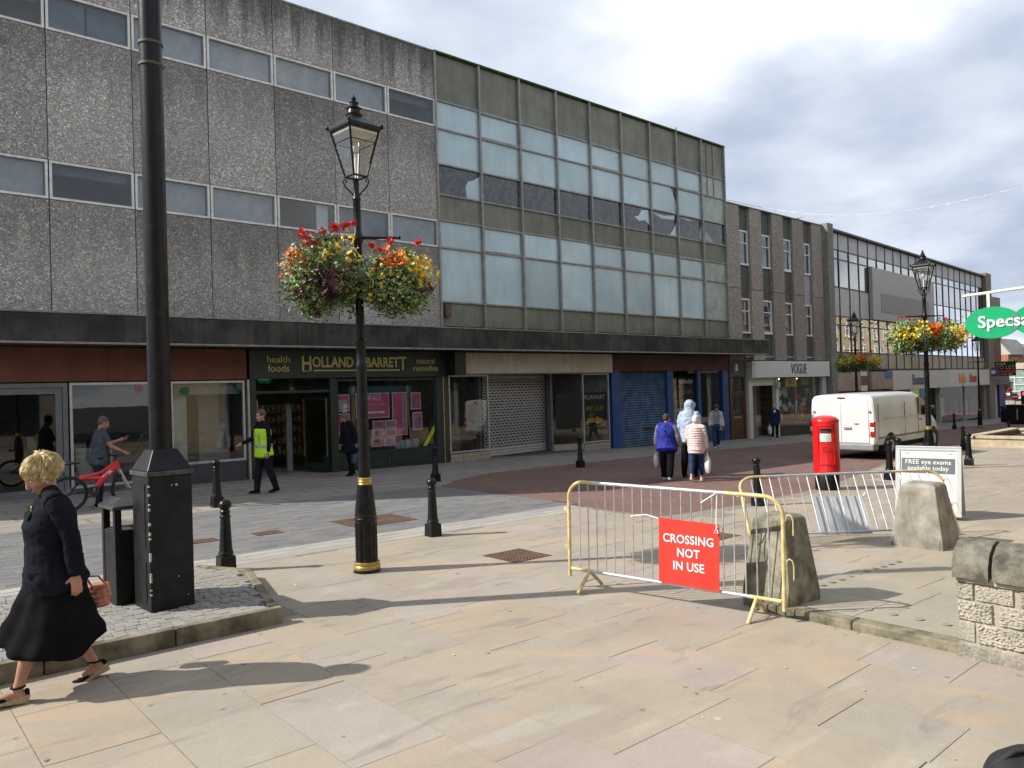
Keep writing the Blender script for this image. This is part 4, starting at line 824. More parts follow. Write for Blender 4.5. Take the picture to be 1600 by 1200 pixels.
# ================================================================ across the street and down the street
YST = mat('yellow sandstone ashlar', (.43, .34, .215), .8, var=.2, scale=2, bump=.2, bscale=20, streak=.3, streak_col=(.2, .16, .1))
GST = mat('grey sandstone ashlar', (.33, .30, .25), .8, var=.2, scale=2, bump=.2, bscale=20, streak=.35, streak_col=(.15, .13, .1))
def terrace(name, label, x0, x1, yf, h, storeys, bay, ma, sign=None):
    """stone-fronted building facing +y, seen only as a reflection in the windows opposite"""
    t = thing(name, label, 'building', ((x0+x1)/2, yf, gz((x0+x1)/2))); b = gz(x1)-.3
    MB().box(x0, x1, yf-9, yf, b, h).obj('wall', ma, t, True)
    MB().box(x0-.1, x1+.1, yf-.1, yf+.28, h, h+.3).obj('cornice', ma, t, True)
    n = int((x1-x0)/bay); st = (h-4.2)/storeys
    for s in range(storeys):
        for i in range(n):
            cx = x0+(i+.5)*(x1-x0)/n; z0 = 4.5+s*st
            w_ = frame(MB(), cx-.55, cx+.55, z0, z0+1.75, yf+.004, yf+.06, .09).box(cx-.46, cx+.46, yf+.004, yf+.05, z0+.84, z0+.9).obj('window', M['offwhite'], t, True)
            MB().box(cx-.46, cx+.46, yf+.006, yf+.02, z0+.09, z0+.84).obj('pane', M['pane_dark'], w_).location = -t.location; MB().box(cx-.46, cx+.46, yf+.006, yf+.02, z0+.9, z0+1.66).obj('pane', M['pane_dark'], w_).location = -t.location
            MB().box(cx-.7, cx+.7, yf+.003, yf+.14, z0-.12, z0-.004).obj('sill', ma, t, True)
    MB().box(x0+.3, x1-.3, yf+.004, yf+.3, 2.9, 3.6).obj('shop_fascia', mat('shop fascia', sign or (.25, .24, .22), .5), t, True)
    k = x0+.4
    while k+3.3 < x1:
        MB().box(k, k+3.1, yf+.004, yf+.05, gz(k)+.5, 2.85).obj('shop_window', M['pane_dark'], t, True); k += 3.4
    return t
M['pane_dark'] = mat('dark window pane', (.03, .035, .04), .06, var=.3, spec=.7)
terrace('stone_terrace', 'yellow sandstone terrace across the street, mirrored in the far block windows', 13.2, 46, 3.0, 9.4, 2, 2.6, YST, (.02, .25, .12))
terrace('stone_terrace', 'grey sandstone terrace behind the square, mirrored in the shop windows', -16, 9, -9, 10.5, 3, 2.5, GST)
terrace('stone_terrace', 'long yellow sandstone terrace far down the street, mirrored in the glazed block', 47.5, 112, 4.0, 11.5, 3, 2.8, YST)
# ---- oval green hanging sign
t = thing('hanging_sign', 'oval green optician sign hanging from a white bracket arm', 'sign', (15, 3.3, 2.9))
SGN = mat('glossy green sign', (.005, .34, .13), .3, var=.04); SGL = mat('grey green overlap', (.10, .22, .15), .35, var=.04); SWH = mat('white sign letters', (.8, .8, .8), .4, var=.02)
CY = (4.40, 3.90, 3.40)
def oval(cy, ry, rz, k=40): return [(cy+ry*math.cos(2*math.pi*i/k), 2.897+rz*math.sin(2*math.pi*i/k)) for i in range(k)]
for i, cy in enumerate((4.42, 3.70)):
    o = MB().prism(oval(cy, .42, .275), 14.985+.0035*i, 15.045-.0035*i, 'x').obj('oval_panel', SGN, t, True)
le = []
for k in range(21): le.append(k)
cyc = 4.06; hw = .06; lens = [(cyc+hw*math.cos(a), 2.897+.145*math.sin(a)) for a in [2*math.pi*k/24 for k in range(24)]]
MB().prism(lens, 14.979, 15.051, 'x').obj('overlap_lens', SGL, t, True)
text('lettering', 'Specsavers', .29, SWH, t, wl(t, 14.972, 4.0, 2.905), rotz=R(-90), bold=.004, extrude=.004)
MB().tube([(15.015, 4.87, 3.405), (15.015, 2.95, 3.49)], .026, 12).obj('bracket_arm', M['white'], t, True, smooth=40)
for y in (4.47, 3.6): MB().box(15.0, 15.03, y-.022, y+.022, 3.1, 3.43).obj('hanger', M['white'], t, True)
# ---- end of the row and the far crossing
t = thing('brick_corner_building', 'brown brick corner building beyond the glazed block with pale lower front', 'building', (74, 24, gz(74)))
FBR = mat('brown brick', (.19, .115, .075), .85, var=.25, scale=6)
MB().box(71.6, 76.4, 21.9, 30, 3.0, 6.2).obj('wall', FBR, t, True); MB().box(71.55, 76.45, 21.85, 30, 6.2, 8.8).obj('upper_wall', mat('grey render', (.24, .23, .21), .8), t, True); MB().box(71.5, 76.6, 21.4, 30, 1.2, 2.95).obj('concrete_band', CONC, t, True)
MB().box(72.6, 74.6, 21.8, 22.3, gz(74)-.2, 1.18).obj('cream_panel', mat('cream panel', (.45, .43, .34), .6), t, True); MB().box(74.9, 76.4, 21.7, 22.3, gz(76)-.2, 1.18).obj('purple_pillar', mat('purple pillar', (.06, .045, .22), .5), t, True); MB().box(71.6, 76.3, 22.5, 30, gz(76)-.2, 1.19).obj('ground_floor', M['dark'], t, True)
t = thing('to_let_board', 'black and red board reading TO LET fixed at the end of the row', 'sign', (72.5, 20.4, 2.5))
bd = MB().box(72.45, 72.5, 19.75, 21.25, 1.95, 3.15).obj('board', mat('black board', (.015, .015, .016), .5), t, True); MB().box(72.43, 72.447, 19.76, 21.24, 2.2, 2.45).obj('red_band', mat('red band', (.45, .04, .04), .5), bd).location = -t.location
text('lettering', 'TO LET', .42, mat('olive letters', (.36, .34, .1), .5), bd, wl(t, 72.435, 20.5, 2.66), rotz=R(-90), bold=.01, extrude=.003); text('lettering', 'breck', .3, M['white'], bd, wl(t, 72.435, 20.8, 2.98), rotz=R(-90), extrude=.003); text('lettering', '0141 221 1990', .17, M['white'], bd, wl(t, 72.425, 20.5, 2.08), rotz=R(-90), extrude=.003)
MB().box(72.46, 72.49, 21.25, 21.6, 2.1, 2.16).obj('bracket', M['black_paint'], t, True)
t = thing('purple_sign', 'small purple and white projecting sign at the end of the white fascia', 'sign', (70.4, 20.8, 2.3)); MB().box(70.35, 70.42, 20.45, 21.1, 1.95, 2.65).obj('panel', mat('purple panel', (.10, .06, .28), .5), t, True); MB().box(70.335, 70.349, 20.6, 20.95, 2.15, 2.45).obj('white_mark', M['white'], t, True)
t = thing('bank_building', 'far building closing the street with a red bank sign and pale glass', 'building', (112, 27, gz(112)))
GG = mat('pale green glass wall', (.26, .33, .31), .2, var=.25, scale=1.5)
MB().box(110, 122, 22, 36, gz(112)-1, 3.4).obj('wall', mat('far stone wall', (.33, .30, .26), .8, var=.2), t, True); MB().box(109.7, 110, 24.0, 30.5, -.9, 2.7).obj('glass_wall', GG, t, True)
for k in range(5): MB().box(109.62, 109.7, 24.0, 30.5, -.9+k*.85, -.82+k*.85).obj('glazing_bar', M['offwhite'], t, True)
for k in range(6): MB().box(109.6, 109.69, 24.0+k*1.2, 24.06+k*1.2, -.9, 2.7).obj('glazing_bar', M['offwhite'], t, True)
MB().box(109.4, 110, 22, 33, 2.75, 3.5).obj('parapet_band', mat('buff band', (.45, .38, .3), .8), t, True)
sg = MB().box(109.3, 109.4, 30.55, 32.1, -.1, 1.0).obj('red_sign', mat('bank red', (.5, .015, .02), .5), t, True); fl = MB(); fl.prism([(31.0, .25), (31.15, .42), (31.25, .72), (31.36, .55), (31.5, .4), (31.62, .25), (31.32, .18)], 109.25, 109.295, 'x'); fl.obj('flame_mark', M['white'], sg).location = -t.location; MB().box(109.3, 109.4, 30.55, 32.1, -.5, -.15).obj('white_strip', M['white'], t, True)
t = thing('church', 'distant church with slim spire, pale roof and red brick gable', 'building', (140, 40, -3))
MB().box(138, 150, 38.6, 41.5, -3, 5.3).obj('tower', mat('red brick', (.35, .13, .07), .8), t, True); MB().box(139.8, 140, 39.3, 40.0, 3.9, 4.9).obj('window', M['pane_dark'], t, True)
q = MB(); q.add([(138, 38.2, 5.3), (138, 41.9, 5.3), (150, 41.9, 5.3), (150, 38.2, 5.3), (139, 40.4, 8.0), (149, 40.4, 8.0)], [(0,1,4),(1,2,5,4),(2,3,5),(3,0,4,5)]); q.obj('roof', mat('pale slate roof', (.32, .30, .27), .7), t, True)
MB().lathe([(.5, 0), (.42, .3), (.22, 1.5), (.05, 3.6), (0, 3.8)], 8, (0, 0, 0)).obj('spire', mat('stone spire', (.38, .35, .3), .8), t, loc=wl(t, 139.6, 40.2, 7.2))
# hills
hb_ = MB(); hv = []; hn = 60
for i in range(hn+1):
    a = R(-40)+R(130)*i/hn; rr = 900; hgt = 26+10*math.sin(i*.31)+6*math.sin(i*.83+1)
    hv += [(rr*math.cos(a), rr*math.sin(a), -4), (rr*math.cos(a)*1.02, rr*math.sin(a)*1.02, hgt*.7), (rr*math.cos(a)*1.2, rr*math.sin(a)*1.2, hgt)]
hb_.add(hv, [f for i in range(hn) for f in ((i*3, i*3+3, i*3+4, i*3+1), (i*3+1, i*3+4, i*3+5, i*3+2))])
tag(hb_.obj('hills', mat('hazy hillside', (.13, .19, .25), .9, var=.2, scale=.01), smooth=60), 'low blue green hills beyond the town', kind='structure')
def leafball(mb, c, r, n, size, rg, mi=0, squash=1):
    for _ in range(n):
        d = Vector((rg.gauss(0, 1), rg.gauss(0, 1), rg.gauss(0, 1))).normalized()*(r*rg.random()**.45); d.z *= squash
        p = Vector(c)+d; u = Vector((rg.gauss(0, 1), rg.gauss(0, 1), rg.gauss(0, 1))).normalized(); v = u.cross(Vector((rg.gauss(0, 1), rg.gauss(0, 1), rg.gauss(0, 1)))).normalized(); s_ = size*rg.uniform(.6, 1.3)
        mb.add([p-u*s_, p+v*s_*.45, p+u*s_, p-v*s_*.45], [(0,1,2,3)], mi)
LEAF = mat('tree leaves', (.05, .085, .03), .6, var=.4, scale=1.5, col2=(.09, .13, .04)); LEAFP = mat('purple leaves', (.09, .05, .10), .6, var=.4, scale=1.5, col2=(.15, .11, .15)); BARK = mat('bark', (.08, .06, .045), .9, var=.3)
def tree(name, label, loc, h, cr_, ma, n, seed, size):
    rg = random.Random(seed); t = thing(name, label, 'tree', loc)
    tr = MB(); tr.tube([(0, 0, -.2), (.05, 0, h*.25), (.0, .08, h*.5), (.1, 0, h*.8)], [h*.03, h*.024, h*.017, h*.006], 8)
    for k in range(9):
        a = k*2.4; z = h*(.4+.05*k); tr.tube([(0, 0, z), (cr_*.45*math.cos(a), cr_*.45*math.sin(a), z+h*.08), (cr_*.8*math.cos(a), cr_*.8*math.sin(a), z+h*.16)], [h*.011, h*.008, h*.003], 6)
    tr.obj('trunk', BARK, t, smooth=60); cb_ = MB()
    for k in range(22):
        a = rg.random()*6.28; q = rg.random()**.6; leafball(cb_, (cr_*.75*q*math.cos(a), cr_*.75*q*math.sin(a), h*rg.uniform(.45, .95)), cr_*rg.uniform(.25, .45), n//22, size, rg)
    tag(cb_.obj('crown', ma, t), kind='stuff')
tree('tree', 'purple-leaved tree peeping in at the right edge behind the green sign', (46, 11.3, gz(46)), 6.6, 1.25, LEAFP, 3500, 3, .07)
tree('tree', 'dark green tree beyond the to let board at the far crossing', (98, 28.6, gz(98)), 4.4, 1.6, LEAF, 3500, 5, .13)
tree('tree', 'broad dark tree in front of the distant church', (126, 34.8, gz(126)), 6.9, 2.2, LEAF, 3500, 6, .15)
# small street things at the far crossing
def post(t, x, y, r_, z0, z1, ma, name='post'): return MB().tube([(x, y, z0), (x, y, z1)], r_, 10).obj(name, ma, t, True, smooth=40)
t = thing('no_entry_sign', 'round red no entry sign with a white bar on a grey post', 'sign', (84, 23.0, gz(84))); post(t, 84, 23.05, .04, gz(84), .35, M['alu'])
MB().prism([(23.05+.33*math.cos(a*.2618), -.05+.33*math.sin(a*.2618)) for a in range(24)], 83.93, 83.95, 'x').obj('disc', mat('sign red', (.55, .02, .03), .4), t, True); MB().box(83.915, 83.928, 22.82, 23.28, -.11, .01).obj('white_bar', M['white'], t, True)
t = thing('traffic_light', 'traffic light showing red at the far crossing', 'traffic light', (80, 21.15, gz(80))); post(t, 80, 21.2, .05, gz(80), -.6, M['black_paint']); MB().box(79.85, 80.1, 20.95, 21.45, -.75, .55).obj('head', M['black_paint'], t, True)
MB().ell((79.84, 21.2, .3), (.04, .14, .14)).obj('red_lamp', emit('red lamp', (1, .03, .05), 3), t, True)
for z in (-.1, -.5): MB().ell((79.84, 21.2, z), (.03, .13, .13)).obj('dark_lamp', M['dark'], t, True)
for k, (x, y) in enumerate(((79, 24.0), (79, 22.6), (79.2, 21.2))):
    t = thing('guard_rail', ('pale guard rail section beside the purple pillar', 'pale guard rail section under the no entry sign', 'pale guard rail section behind the traffic light')[k], 'railing', (x, y, gz(x)), 0, 'guard rails at the far crossing'); f = MB(); PY = M.setdefault('cream', mat('cream rail paint', (.62, .58, .33), .5))
    for z in (.08, 1.02): MB().box(-.03, .03, -.66, .66, z, z+.06).obj('rail', PY, t)
    for y_ in (-.66, .62): MB().box(-.03, .03, y_, y_+.06, 0, 1.15).obj('post', PY, t)
    for j in range(8): MB().box(-.012, .012, -.53+j*.15, -.506+j*.15, .14, 1.02).obj('bar', PY, t)
t = thing('control_cabinet', 'black street cabinet at the right edge far down the street', 'cabinet', (57.5, 15.6, gz(57.5))); MB().box(-.4, .4, -.75, .6, -.05, 1.2).obj('body', M['black_paint'], t, bevel=.03); MB().box(-.45, .45, -.8, .65, 1.2, 1.27).obj('lid', M['black_paint'], t); MB().box(-.425, -.405, -.05, .0, .3, 1.0).obj('door_edge', M['alu'], t)
t = thing('litter_bin', 'black litter bin standing beyond the far bollards', 'bin', (61, 17.35, gz(61))); MB().lathe([(.28, 0), (.3, .05), (.3, .8), (.26, .84), (.26, 1.0), (.33, 1.02), (.3, 1.12), (.1, 1.2)], 16).obj('drum', M['black_paint'], t, smooth=40); MB().box(-.32, -.29, -.12, .12, .86, .98).obj('slot', M['dark'], t)
# overhead festoon wire
t = thing('festoon_wire', 'thin pale wire strung across the sky above the street', 'wire', (28, 13, 8.9)); pts = []
for k in range(25):
    q = k/24; pts.append((30.18+(25.5-30.18)*q, 19.3+(5.5-19.3)*q, 10.3+(7.45-10.3)*q-.9*math.sin(math.pi*q)))
MB().tube(pts, .011, 5).obj('cable', mat('pale cable', (.55, .56, .58), .5), t, True)
bl = MB()
for k in range(4, 24): bl.ell((pts[k][0], pts[k][1], pts[k][2]-.03), (.022, .022, .035), None, 6, 4)
tag(bl.obj('bulb', mat('clear bulbs', (.7, .7, .7), .3), t, True), kind='stuff')
t = thing('bird', 'small dark gull gliding high against the clouds', 'bird', (47, 24.8, 12.6), R(20)); MB().add([(-.28, 0, 0), (0, .045, .02), (.3, 0, .01), (0, -.05, .02), (0, 0, .06), (0, 0, -.04)], [(0,1,4),(1,2,4),(2,3,4),(3,0,4),(1,0,5),(2,1,5),(3,2,5),(0,3,5)]).obj('body', M['dim'], t)
for s_ in (-1, 1): MB().add([(-.1, .03*s_, .02), (.1, .03*s_, .02), (.04, .35*s_, .09), (-.12, .7*s_, .02), (-.08, .35*s_, .075)], [(0,1,2,4),(4,2,3)]).obj('wing', M['dim'], t)
# ================================================================ street furniture
BLK = M['black_paint']
# ---- ball-topped bollards
def bollard(flat=False):
    t = thing('bollard', '', 'bollard', (0, 0, 0)); h = .84
    MB().fbox((0, 0, .085), (.185, .185, .19), None, 0, .94).obj('plinth', BLK, t, bevel=.008)
    MB().lathe([(.088, .178), (.083, .195), (.088, .21), (.08, .23), (.073, .26), (.056, .60), (.054, .615), (.064, .63), (.064, .645), (.05, .66), (.05, .672), (.06, .685), (.06, .70), (.046, .715), (.04, .73)], 18).obj('shaft', BLK, t, smooth=35)
    MB().lathe([(.035, .715)]+[(.074*math.cos(a), .775+.068*math.sin(a)) for a in [R(-62+k*19) for k in range(8)]]+[(0, .843)], 18).obj('ball', BLK, t, smooth=50)
    return t
BO = [((3.36, 9.03), 'ball-topped black bollard in the sun behind the tall pole box', 1), ((6.40, 9.12), 'ball-topped black bollard on the flags just right of the near lamp post', 1),
      ((5.35, 14.75), 'black bollard standing in front of the grey stall riser near the doorway', 1.08), ((10.75, 15.15), 'black bollard standing at the right end of the health food window', 1.02),
      ((15.6, 14.95), 'black bollard in front of the cream tiled window with amber arrow', 1.04), ((12.14, 7.32), 'black bollard between the shoppers and the red post box', 1.02),
      ((17.56, 7.30), 'black bollard just behind the advertising board, the nearer of its pair', 1.05), ((18.9, 7.62), 'black bollard peeping out behind the one at the advertising board', 1.04),
      ((22.22, 7.2), 'black bollard right of the advertising board, the nearer of two', 1.03), ((28.4, 9.35), 'black bollard beyond the pair right of the advertising board', 1.0),
      ((47.3, 16.0), 'black bollard far off in front of the white shop windows', 1.05), ((39.4, 11.1), 'black bollard just behind the low stone planter', .8)]
b0 = bollard()
for i, ((x, y), lb, s_) in enumerate(BO):
    o = b0 if i == 0 else copy_tree(b0)
    o.location = (x, y, gz(x)+(.0 if i < 20 else 0)); o.scale = (s_, s_, s_); o.rotation_euler = (rnd.gauss(0, .008), rnd.gauss(0, .008), 0); o['label'] = lb; o['group'] = 'black ball-topped bollards'
# ---- lamp posts with lanterns
def lamp():
    t = thing('street_lamp', '', 'street lamp')
    MB().lathe([(.16, 0), (.15, .03), (.15, .035)], 24).obj('foot', BLK, t, smooth=35)
    MB().lathe([(.15, .036), (.158, .055), (.15, .078), (.143, .084), (.15, .10), (.14, .122)], 24).obj('gold_foot_ring', M['gold'], t, smooth=50)
    fl = []; n = 48
    for z in (.123, .15, .55, .58):
        for k in range(n):
            r_ = .123 if z in (.123, .58) else (.127 if (k % 4) < 2 else .113); fl.append((r_*math.cos(2*math.pi*k/n), r_*math.sin(2*math.pi*k/n), z))
    MB().add(fl, [(i*n+k, i*n+(k+1)%n, (i+1)*n+(k+1)%n, (i+1)*n+k) for i in range(3) for k in range(n)]).obj('fluted_base', BLK, t, smooth=25)
    MB().lathe([(.123, .58), (.132, .595), (.132, .615), (.118, .63), (.128, .65), (.118, .68), (.122, .70), (.085, 1.0)], 24).obj('tapered_base', BLK, t, smooth=35)
    MB().lathe([(.074, 1.0), (.082, 1.015), (.072, 1.03), (.084, 1.045), (.072, 1.06), (.082, 1.075), (.07, 1.09)], 20).obj('gold_ring', M['gold'], t, smooth=60)
    MB().lathe([(.066, 1.09), (.058, 2.35), (.066, 2.36), (.066, 2.4), (.057, 2.42), (.055, 2.62), (.066, 2.64), (.066, 2.68), (.05, 2.7), (.046, 3.8), (.066, 3.84), (.06, 3.9), (.046, 3.93), (.042, 4.3), (.05, 4.32), (.034, 4.38), (.03, 4.56)], 18).obj('column', BLK, t, smooth=35)
    for s_ in (-1, 1):
        MB().tube([(0, .05*s_, 3.87), (0, .25*s_, 3.865), (0, .47*s_, 3.86)], [.022, .017, .015], 8).obj('ladder_arm', BLK, t, smooth=40); MB().ell((0, .48*s_, 3.86), (.022, .022, .022)).obj('arm_knob', BLK, t, smooth=60)
    hw, lw, z0, z1 = .285, .125, 4.58, 5.12                            # four-sided tapering lantern
    cor = [(1, 0), (0, 1), (-1, 0), (0, -1)]
    fr = MB()
    for cx, cy in cor: fr.tube([(lw*cx, lw*cy, z0), (hw*cx, hw*cy, z1)], .013, 6)
    for k in range(4):
        a, b_ = cor[k], cor[(k+1) % 4]
        fr.tube([(lw*a[0], lw*a[1], z0), (lw*b_[0], lw*b_[1], z0)], .014, 6); fr.tube([(hw*a[0], hw*a[1], z1), (hw*b_[0], hw*b_[1], z1)], .02, 6); q = .72; w_ = lw+(hw-lw)*q; zz_ = z0+(z1-z0)*q; fr.tube([(w_*a[0], w_*a[1], zz_), (w_*b_[0], w_*b_[1], zz_)], .006, 5)
    lt = fr.obj('lantern_frame', BLK, t)
    for k in range(4):
        a, b_ = cor[k], cor[(k+1) % 4]; MB().quad((lw*a[0], lw*a[1], z0), (lw*b_[0], lw*b_[1], z0), (hw*b_[0]*.98, hw*b_[1]*.98, z1), (hw*a[0]*.98, hw*a[1]*.98, z1)).obj('lantern_pane', M['clear'], lt)
    rf = MB(); e = hw+.03; rf.add([(c_[0]*e, c_[1]*e, z1+.005) for c_ in cor]+[(c_[0]*e*.97, c_[1]*e*.97, z1+.035) for c_ in cor]+[(c_[0]*.10, c_[1]*.10, z1+.17) for c_ in cor], [(3,2,1,0)]+[(i+o_, (i+1)%4+o_, (i+1)%4+o_+4, i+o_+4) for o_ in (0, 4) for i in range(4)]+[(8, 9, 10, 11)]); rf.obj('lantern_roof', BLK, t)
    MB().lathe([(.10, 5.27), (.105, 5.30), (.085, 5.315), (.075, 5.36), (.09, 5.375), (.06, 5.395), (.045, 5.43), (.055, 5.445), (.02, 5.465), (.03, 5.495), (.012, 5.52), (0, 5.56)], 16).obj('finial', BLK, t, smooth=40)
    for c_ in cor: MB().ell((c_[0]*(e+.005), c_[1]*(e+.005), z1+.035), (.018, .018, .03)).obj('roof_knob', BLK, t, smooth=60)
    MB().tube([(0, 0, 4.56), (0, 0, 4.86)], .016, 8).obj('burner', M['white'], t); MB().lathe([(.04, 4.86), (.05, 4.9), (.03, 4.98), (0, 5.0)], 12).obj('bulb', mat('frosted bulb', (.6, .6, .58), .4), t, smooth=50)
    MB().lathe([(0, 5.075), (.262, 5.07), (.262, 5.09)], 4).obj('reflector', M['offwhite'], t)
    for c_ in cor:
        pts = [(c_[0]*x, c_[1]*x, z) for x, z in ((.03, 4.36), (.07, 4.41), (.12, 4.46), (.15, 4.52), (.135, 4.56), (.11, 4.54), (.118, 4.51))]; MB().tube(pts, .009, 6).obj('scroll', BLK, t, smooth=50)
    return t
# ---- flower baskets
FC = {'leaf': mat('basket leaves', (.07, .14, .03), .55, var=.5, scale=9, col2=(.17, .27, .06)), 'silver': mat('silver leaves', (.36, .44, .28), .6, var=.3, scale=9), 'lime': mat('lime leaves', (.28, .38, .08), .55, var=.3, scale=9),
      'red': mat('red geranium petals', (.62, .01, .015), .5, var=.2, scale=9), 'orange': mat('orange petals', (.75, .16, .012), .5, var=.25, scale=9), 'yellow': mat('yellow petals', (.78, .52, .015), .5, var=.2, scale=9), 'plum': mat('plum petunia petals', (.07, .006, .025), .5, var=.4, scale=9), 'stem': mat('pale stems', (.2, .25, .1), .6)}
def petals(mb, p, r_, n, rg, cup=.4):
    ax = Vector((rg.gauss(0, 1), rg.gauss(0, 1), rg.gauss(.5, .8))).normalized(); u = ax.orthogonal().normalized(); v = ax.cross(u); b = len(mb.v)
    vs = [p]
    for k in range(n):
        for da, rr, up in ((-.42, .75, cup*.5), (0, 1, cup), (.42, .75, cup*.5)):
            a = 2*math.pi*(k+da)/n; vs.append(p+(u*math.cos(a)+v*math.sin(a))*r_*rr+ax*r_*up)
    mb.add(vs, [(0, 3*k+1, 3*k+2, 3*k+3) for k in range(n)])
def basket(name, label, loc, sx, sy, sz, seed, mix, nleaf=5200, size=.024, group=None):
    """one planted basket: bowl, foliage, trailing stems and heads of blossom"""
    rg = random.Random(seed); t = thing(name, label, 'flower basket', loc, 0, group)
    MB().lathe([(.05, -.30), (.2, -.24), (.29, -.1), (.31, .02), (.29, .02), (.25, -.1), (0, -.1)], 16).obj('bowl', mat('dark basket liner', (.03, .028, .022), .9), t, smooth=50)
    clumps = []
    for k in range(46):
        d = Vector((rg.gauss(0, 1), rg.gauss(0, 1), rg.gauss(0, 1))).normalized(); q = rg.random()**.35
        clumps.append(Vector((d.x*sx*q, d.y*sy*q, d.z*sz*q+(-.08 if abs(d.z) < .5 else 0))))
    for key, share in (('leaf', .5), ('silver', .28), ('lime', .22)):
        mb = MB(); cl = [c_ for i, c_ in enumerate(clumps) if (i*7 % 10)/10 < share*1.4] or clumps
        for k in range(int(nleaf*2.1*share)):
            c_ = rg.choice(cl); d = Vector((rg.gauss(0, 1), rg.gauss(0, 1), rg.gauss(0, 1)))*.1; d = d if d.length < .2 else d*(.2/d.length); p = c_+d; u = Vector((rg.gauss(0, 1), rg.gauss(0, 1), rg.gauss(.2, .8))).normalized(); v = u.orthogonal().normalized(); v = Matrix.Rotation(rg.random()*6.28, 3, u)@v; s_ = size*rg.uniform(.55, 1.35)
            mb.add([p-u*s_, p+v*s_*.5, p+u*s_, p-v*s_*.5], [(0,1,2,3)])
        if key == 'leaf':                                               # trailing stems below
            for k in range(26):
                a = rg.random()*6.28; p = Vector((math.cos(a)*sx*.7*rg.random()**.5, math.sin(a)*sy*.7, -sz*.6)); 
                path = [p+Vector((0, 0, .12)), p]
                for j in range(int(rg.uniform(4, 10))):
                    p = p+Vector((rg.gauss(0, .014), rg.gauss(0, .014), -.028)); path.append(p)
                    for q in range(4):
                        u = Vector((rg.gauss(0, 1), rg.gauss(0, 1), rg.gauss(0, 1))).normalized(); v = u.orthogonal().normalized(); s_ = size*rg.uniform(.6, 1.2); o_ = p+u*.02; mb.add([o_-u*s_, o_+v*s_*.5, o_+u*s_, o_-v*s_*.5], [(0,1,2,3)])
                mb.tube(path, .0035, 4)
        if key == 'silver':                                             # wisps that stick out
            for k in range(34):
                a = rg.random()*6.28; p = Vector((math.cos(a)*sx*.85, math.sin(a)*sy*.85, rg.uniform(-.3, .7)*sz)); dr_ = Vector((math.cos(a), math.sin(a), rg.uniform(-.3, .7))).normalized()
                for j in range(int(rg.uniform(4, 10))):
                    p = p+dr_*.024+Vector((0, 0, rg.gauss(-.002, .006)))
                    for q in range(2):
                        u = (dr_+Vector((rg.gauss(0, .8), rg.gauss(0, .8), rg.gauss(0, .8)))).normalized(); v = u.orthogonal().normalized(); s_ = size*.8; o_ = p+u*.015; mb.add([o_-u*s_, o_+v*s_*.5, o_+u*s_, o_-v*s_*.5], [(0,1,2,3)])
        tag(mb.obj(key+'_foliage', FC[key], t), kind='stuff')
    stems = MB()
    for key, spots in mix.items():
        mb = MB()
        for (x, y, z, n, spread, r_) in spots:
            for k in range(int(n*(1.8 if key != 'red' else 1.4))):
                p = Vector((x+rg.gauss(0, spread), y+rg.gauss(0, spread), z+rg.gauss(0, spread*.8)))
                if key == 'red':
                    stems.tube([p-Vector((rg.gauss(0, .03), rg.gauss(0, .03), .17)), p], .004, 4)
                    for q in range(16): petals(mb, p+Vector((rg.gauss(0, .4), rg.gauss(0, .4), rg.gauss(0, .3)))*r_, r_*.45, 5, rg)
                else: petals(mb, p, r_*rg.uniform(.8, 1.2), 5 if key != 'plum' else 6, rg)
        tag(mb.obj(key+'_blossom', FC[key], t), kind='stuff')
    tag(stems.obj('flower_stem', FC['stem'], t), kind='stuff')
    return t
LP = [((4.53, 7.80), 'black and gold street lamp in the foreground, nearest of the lamps', 1), ((20.58, 7.56), 'black lantern street lamp standing beside the white van cab', 1), ((32.6, 14.8), 'black lantern street lamp half hidden behind the white van roof', 1), ((50.2, 15.6), 'far black lamp post beside the white shop fascia, lantern hidden behind the green sign', 1)]
l0 = lamp()
for i, ((x, y), lb, s_) in enumerate(LP):
    o = l0 if i == 0 else copy_tree(l0); o.location = (x, y, gz(x)); o.rotation_euler = (0, 0, (R(49), R(49), R(49), 0)[i]); o['label'] = lb; o['group'] = 'black lantern street lamps'
# camera-right and towards-camera directions at the near lamp, for choosing where the colours of the blossom sit
rx, ry = c_r.x, c_r.y; fx, fy = -.5, -.866
def sp_(r_, u, f, n, s_, sz): return (rx*r_*1.0+fx*(f+.07), ry*r_*1.0+fy*(f+.07), u, n, s_*1.05, sz*.98)
bx, by, bz = 4.53, 7.80, gz(4.53)
basket('flower_basket', 'large overflowing basket with orange, plum and red flowers left of the near lamp', (bx-rx*.36+fx*.12, by-ry*.36+fy*.12, bz+3.42), .44, .38, .37, 11, {
    'red': [sp_(-.28, .46, 0, 2, .05, .05), sp_(-.02, .49, .1, 2, .06, .05), sp_(.2, .52, .05, 2, .05, .055), sp_(-.16, .34, .15, 3, .05, .045), sp_(.3, .56, .05, 2, .03, .05)],
    'orange': [sp_(-.42, .06, .15, 16, .045, .035), sp_(-.33, .17, .2, 12, .05, .035), sp_(-.22, .12, .25, 10, .05, .033)], 'yellow': [sp_(-.02, .2, .3, 10, .05, .026), sp_(.22, .3, .25, 14, .07, .026), sp_(.3, .12, .3, 8, .06, .026)],
    'plum': [sp_(-.18, -.06, .34, 16, .08, .042), sp_(.08, -.1, .36, 16, .09, .042), sp_(-.3, -.24, .28, 9, .05, .042), sp_(.0, -.25, .34, 12, .08, .042), sp_(-.15, -.44, .2, 5, .03, .045), sp_(.28, .0, .34, 6, .06, .04)]}, 6000)
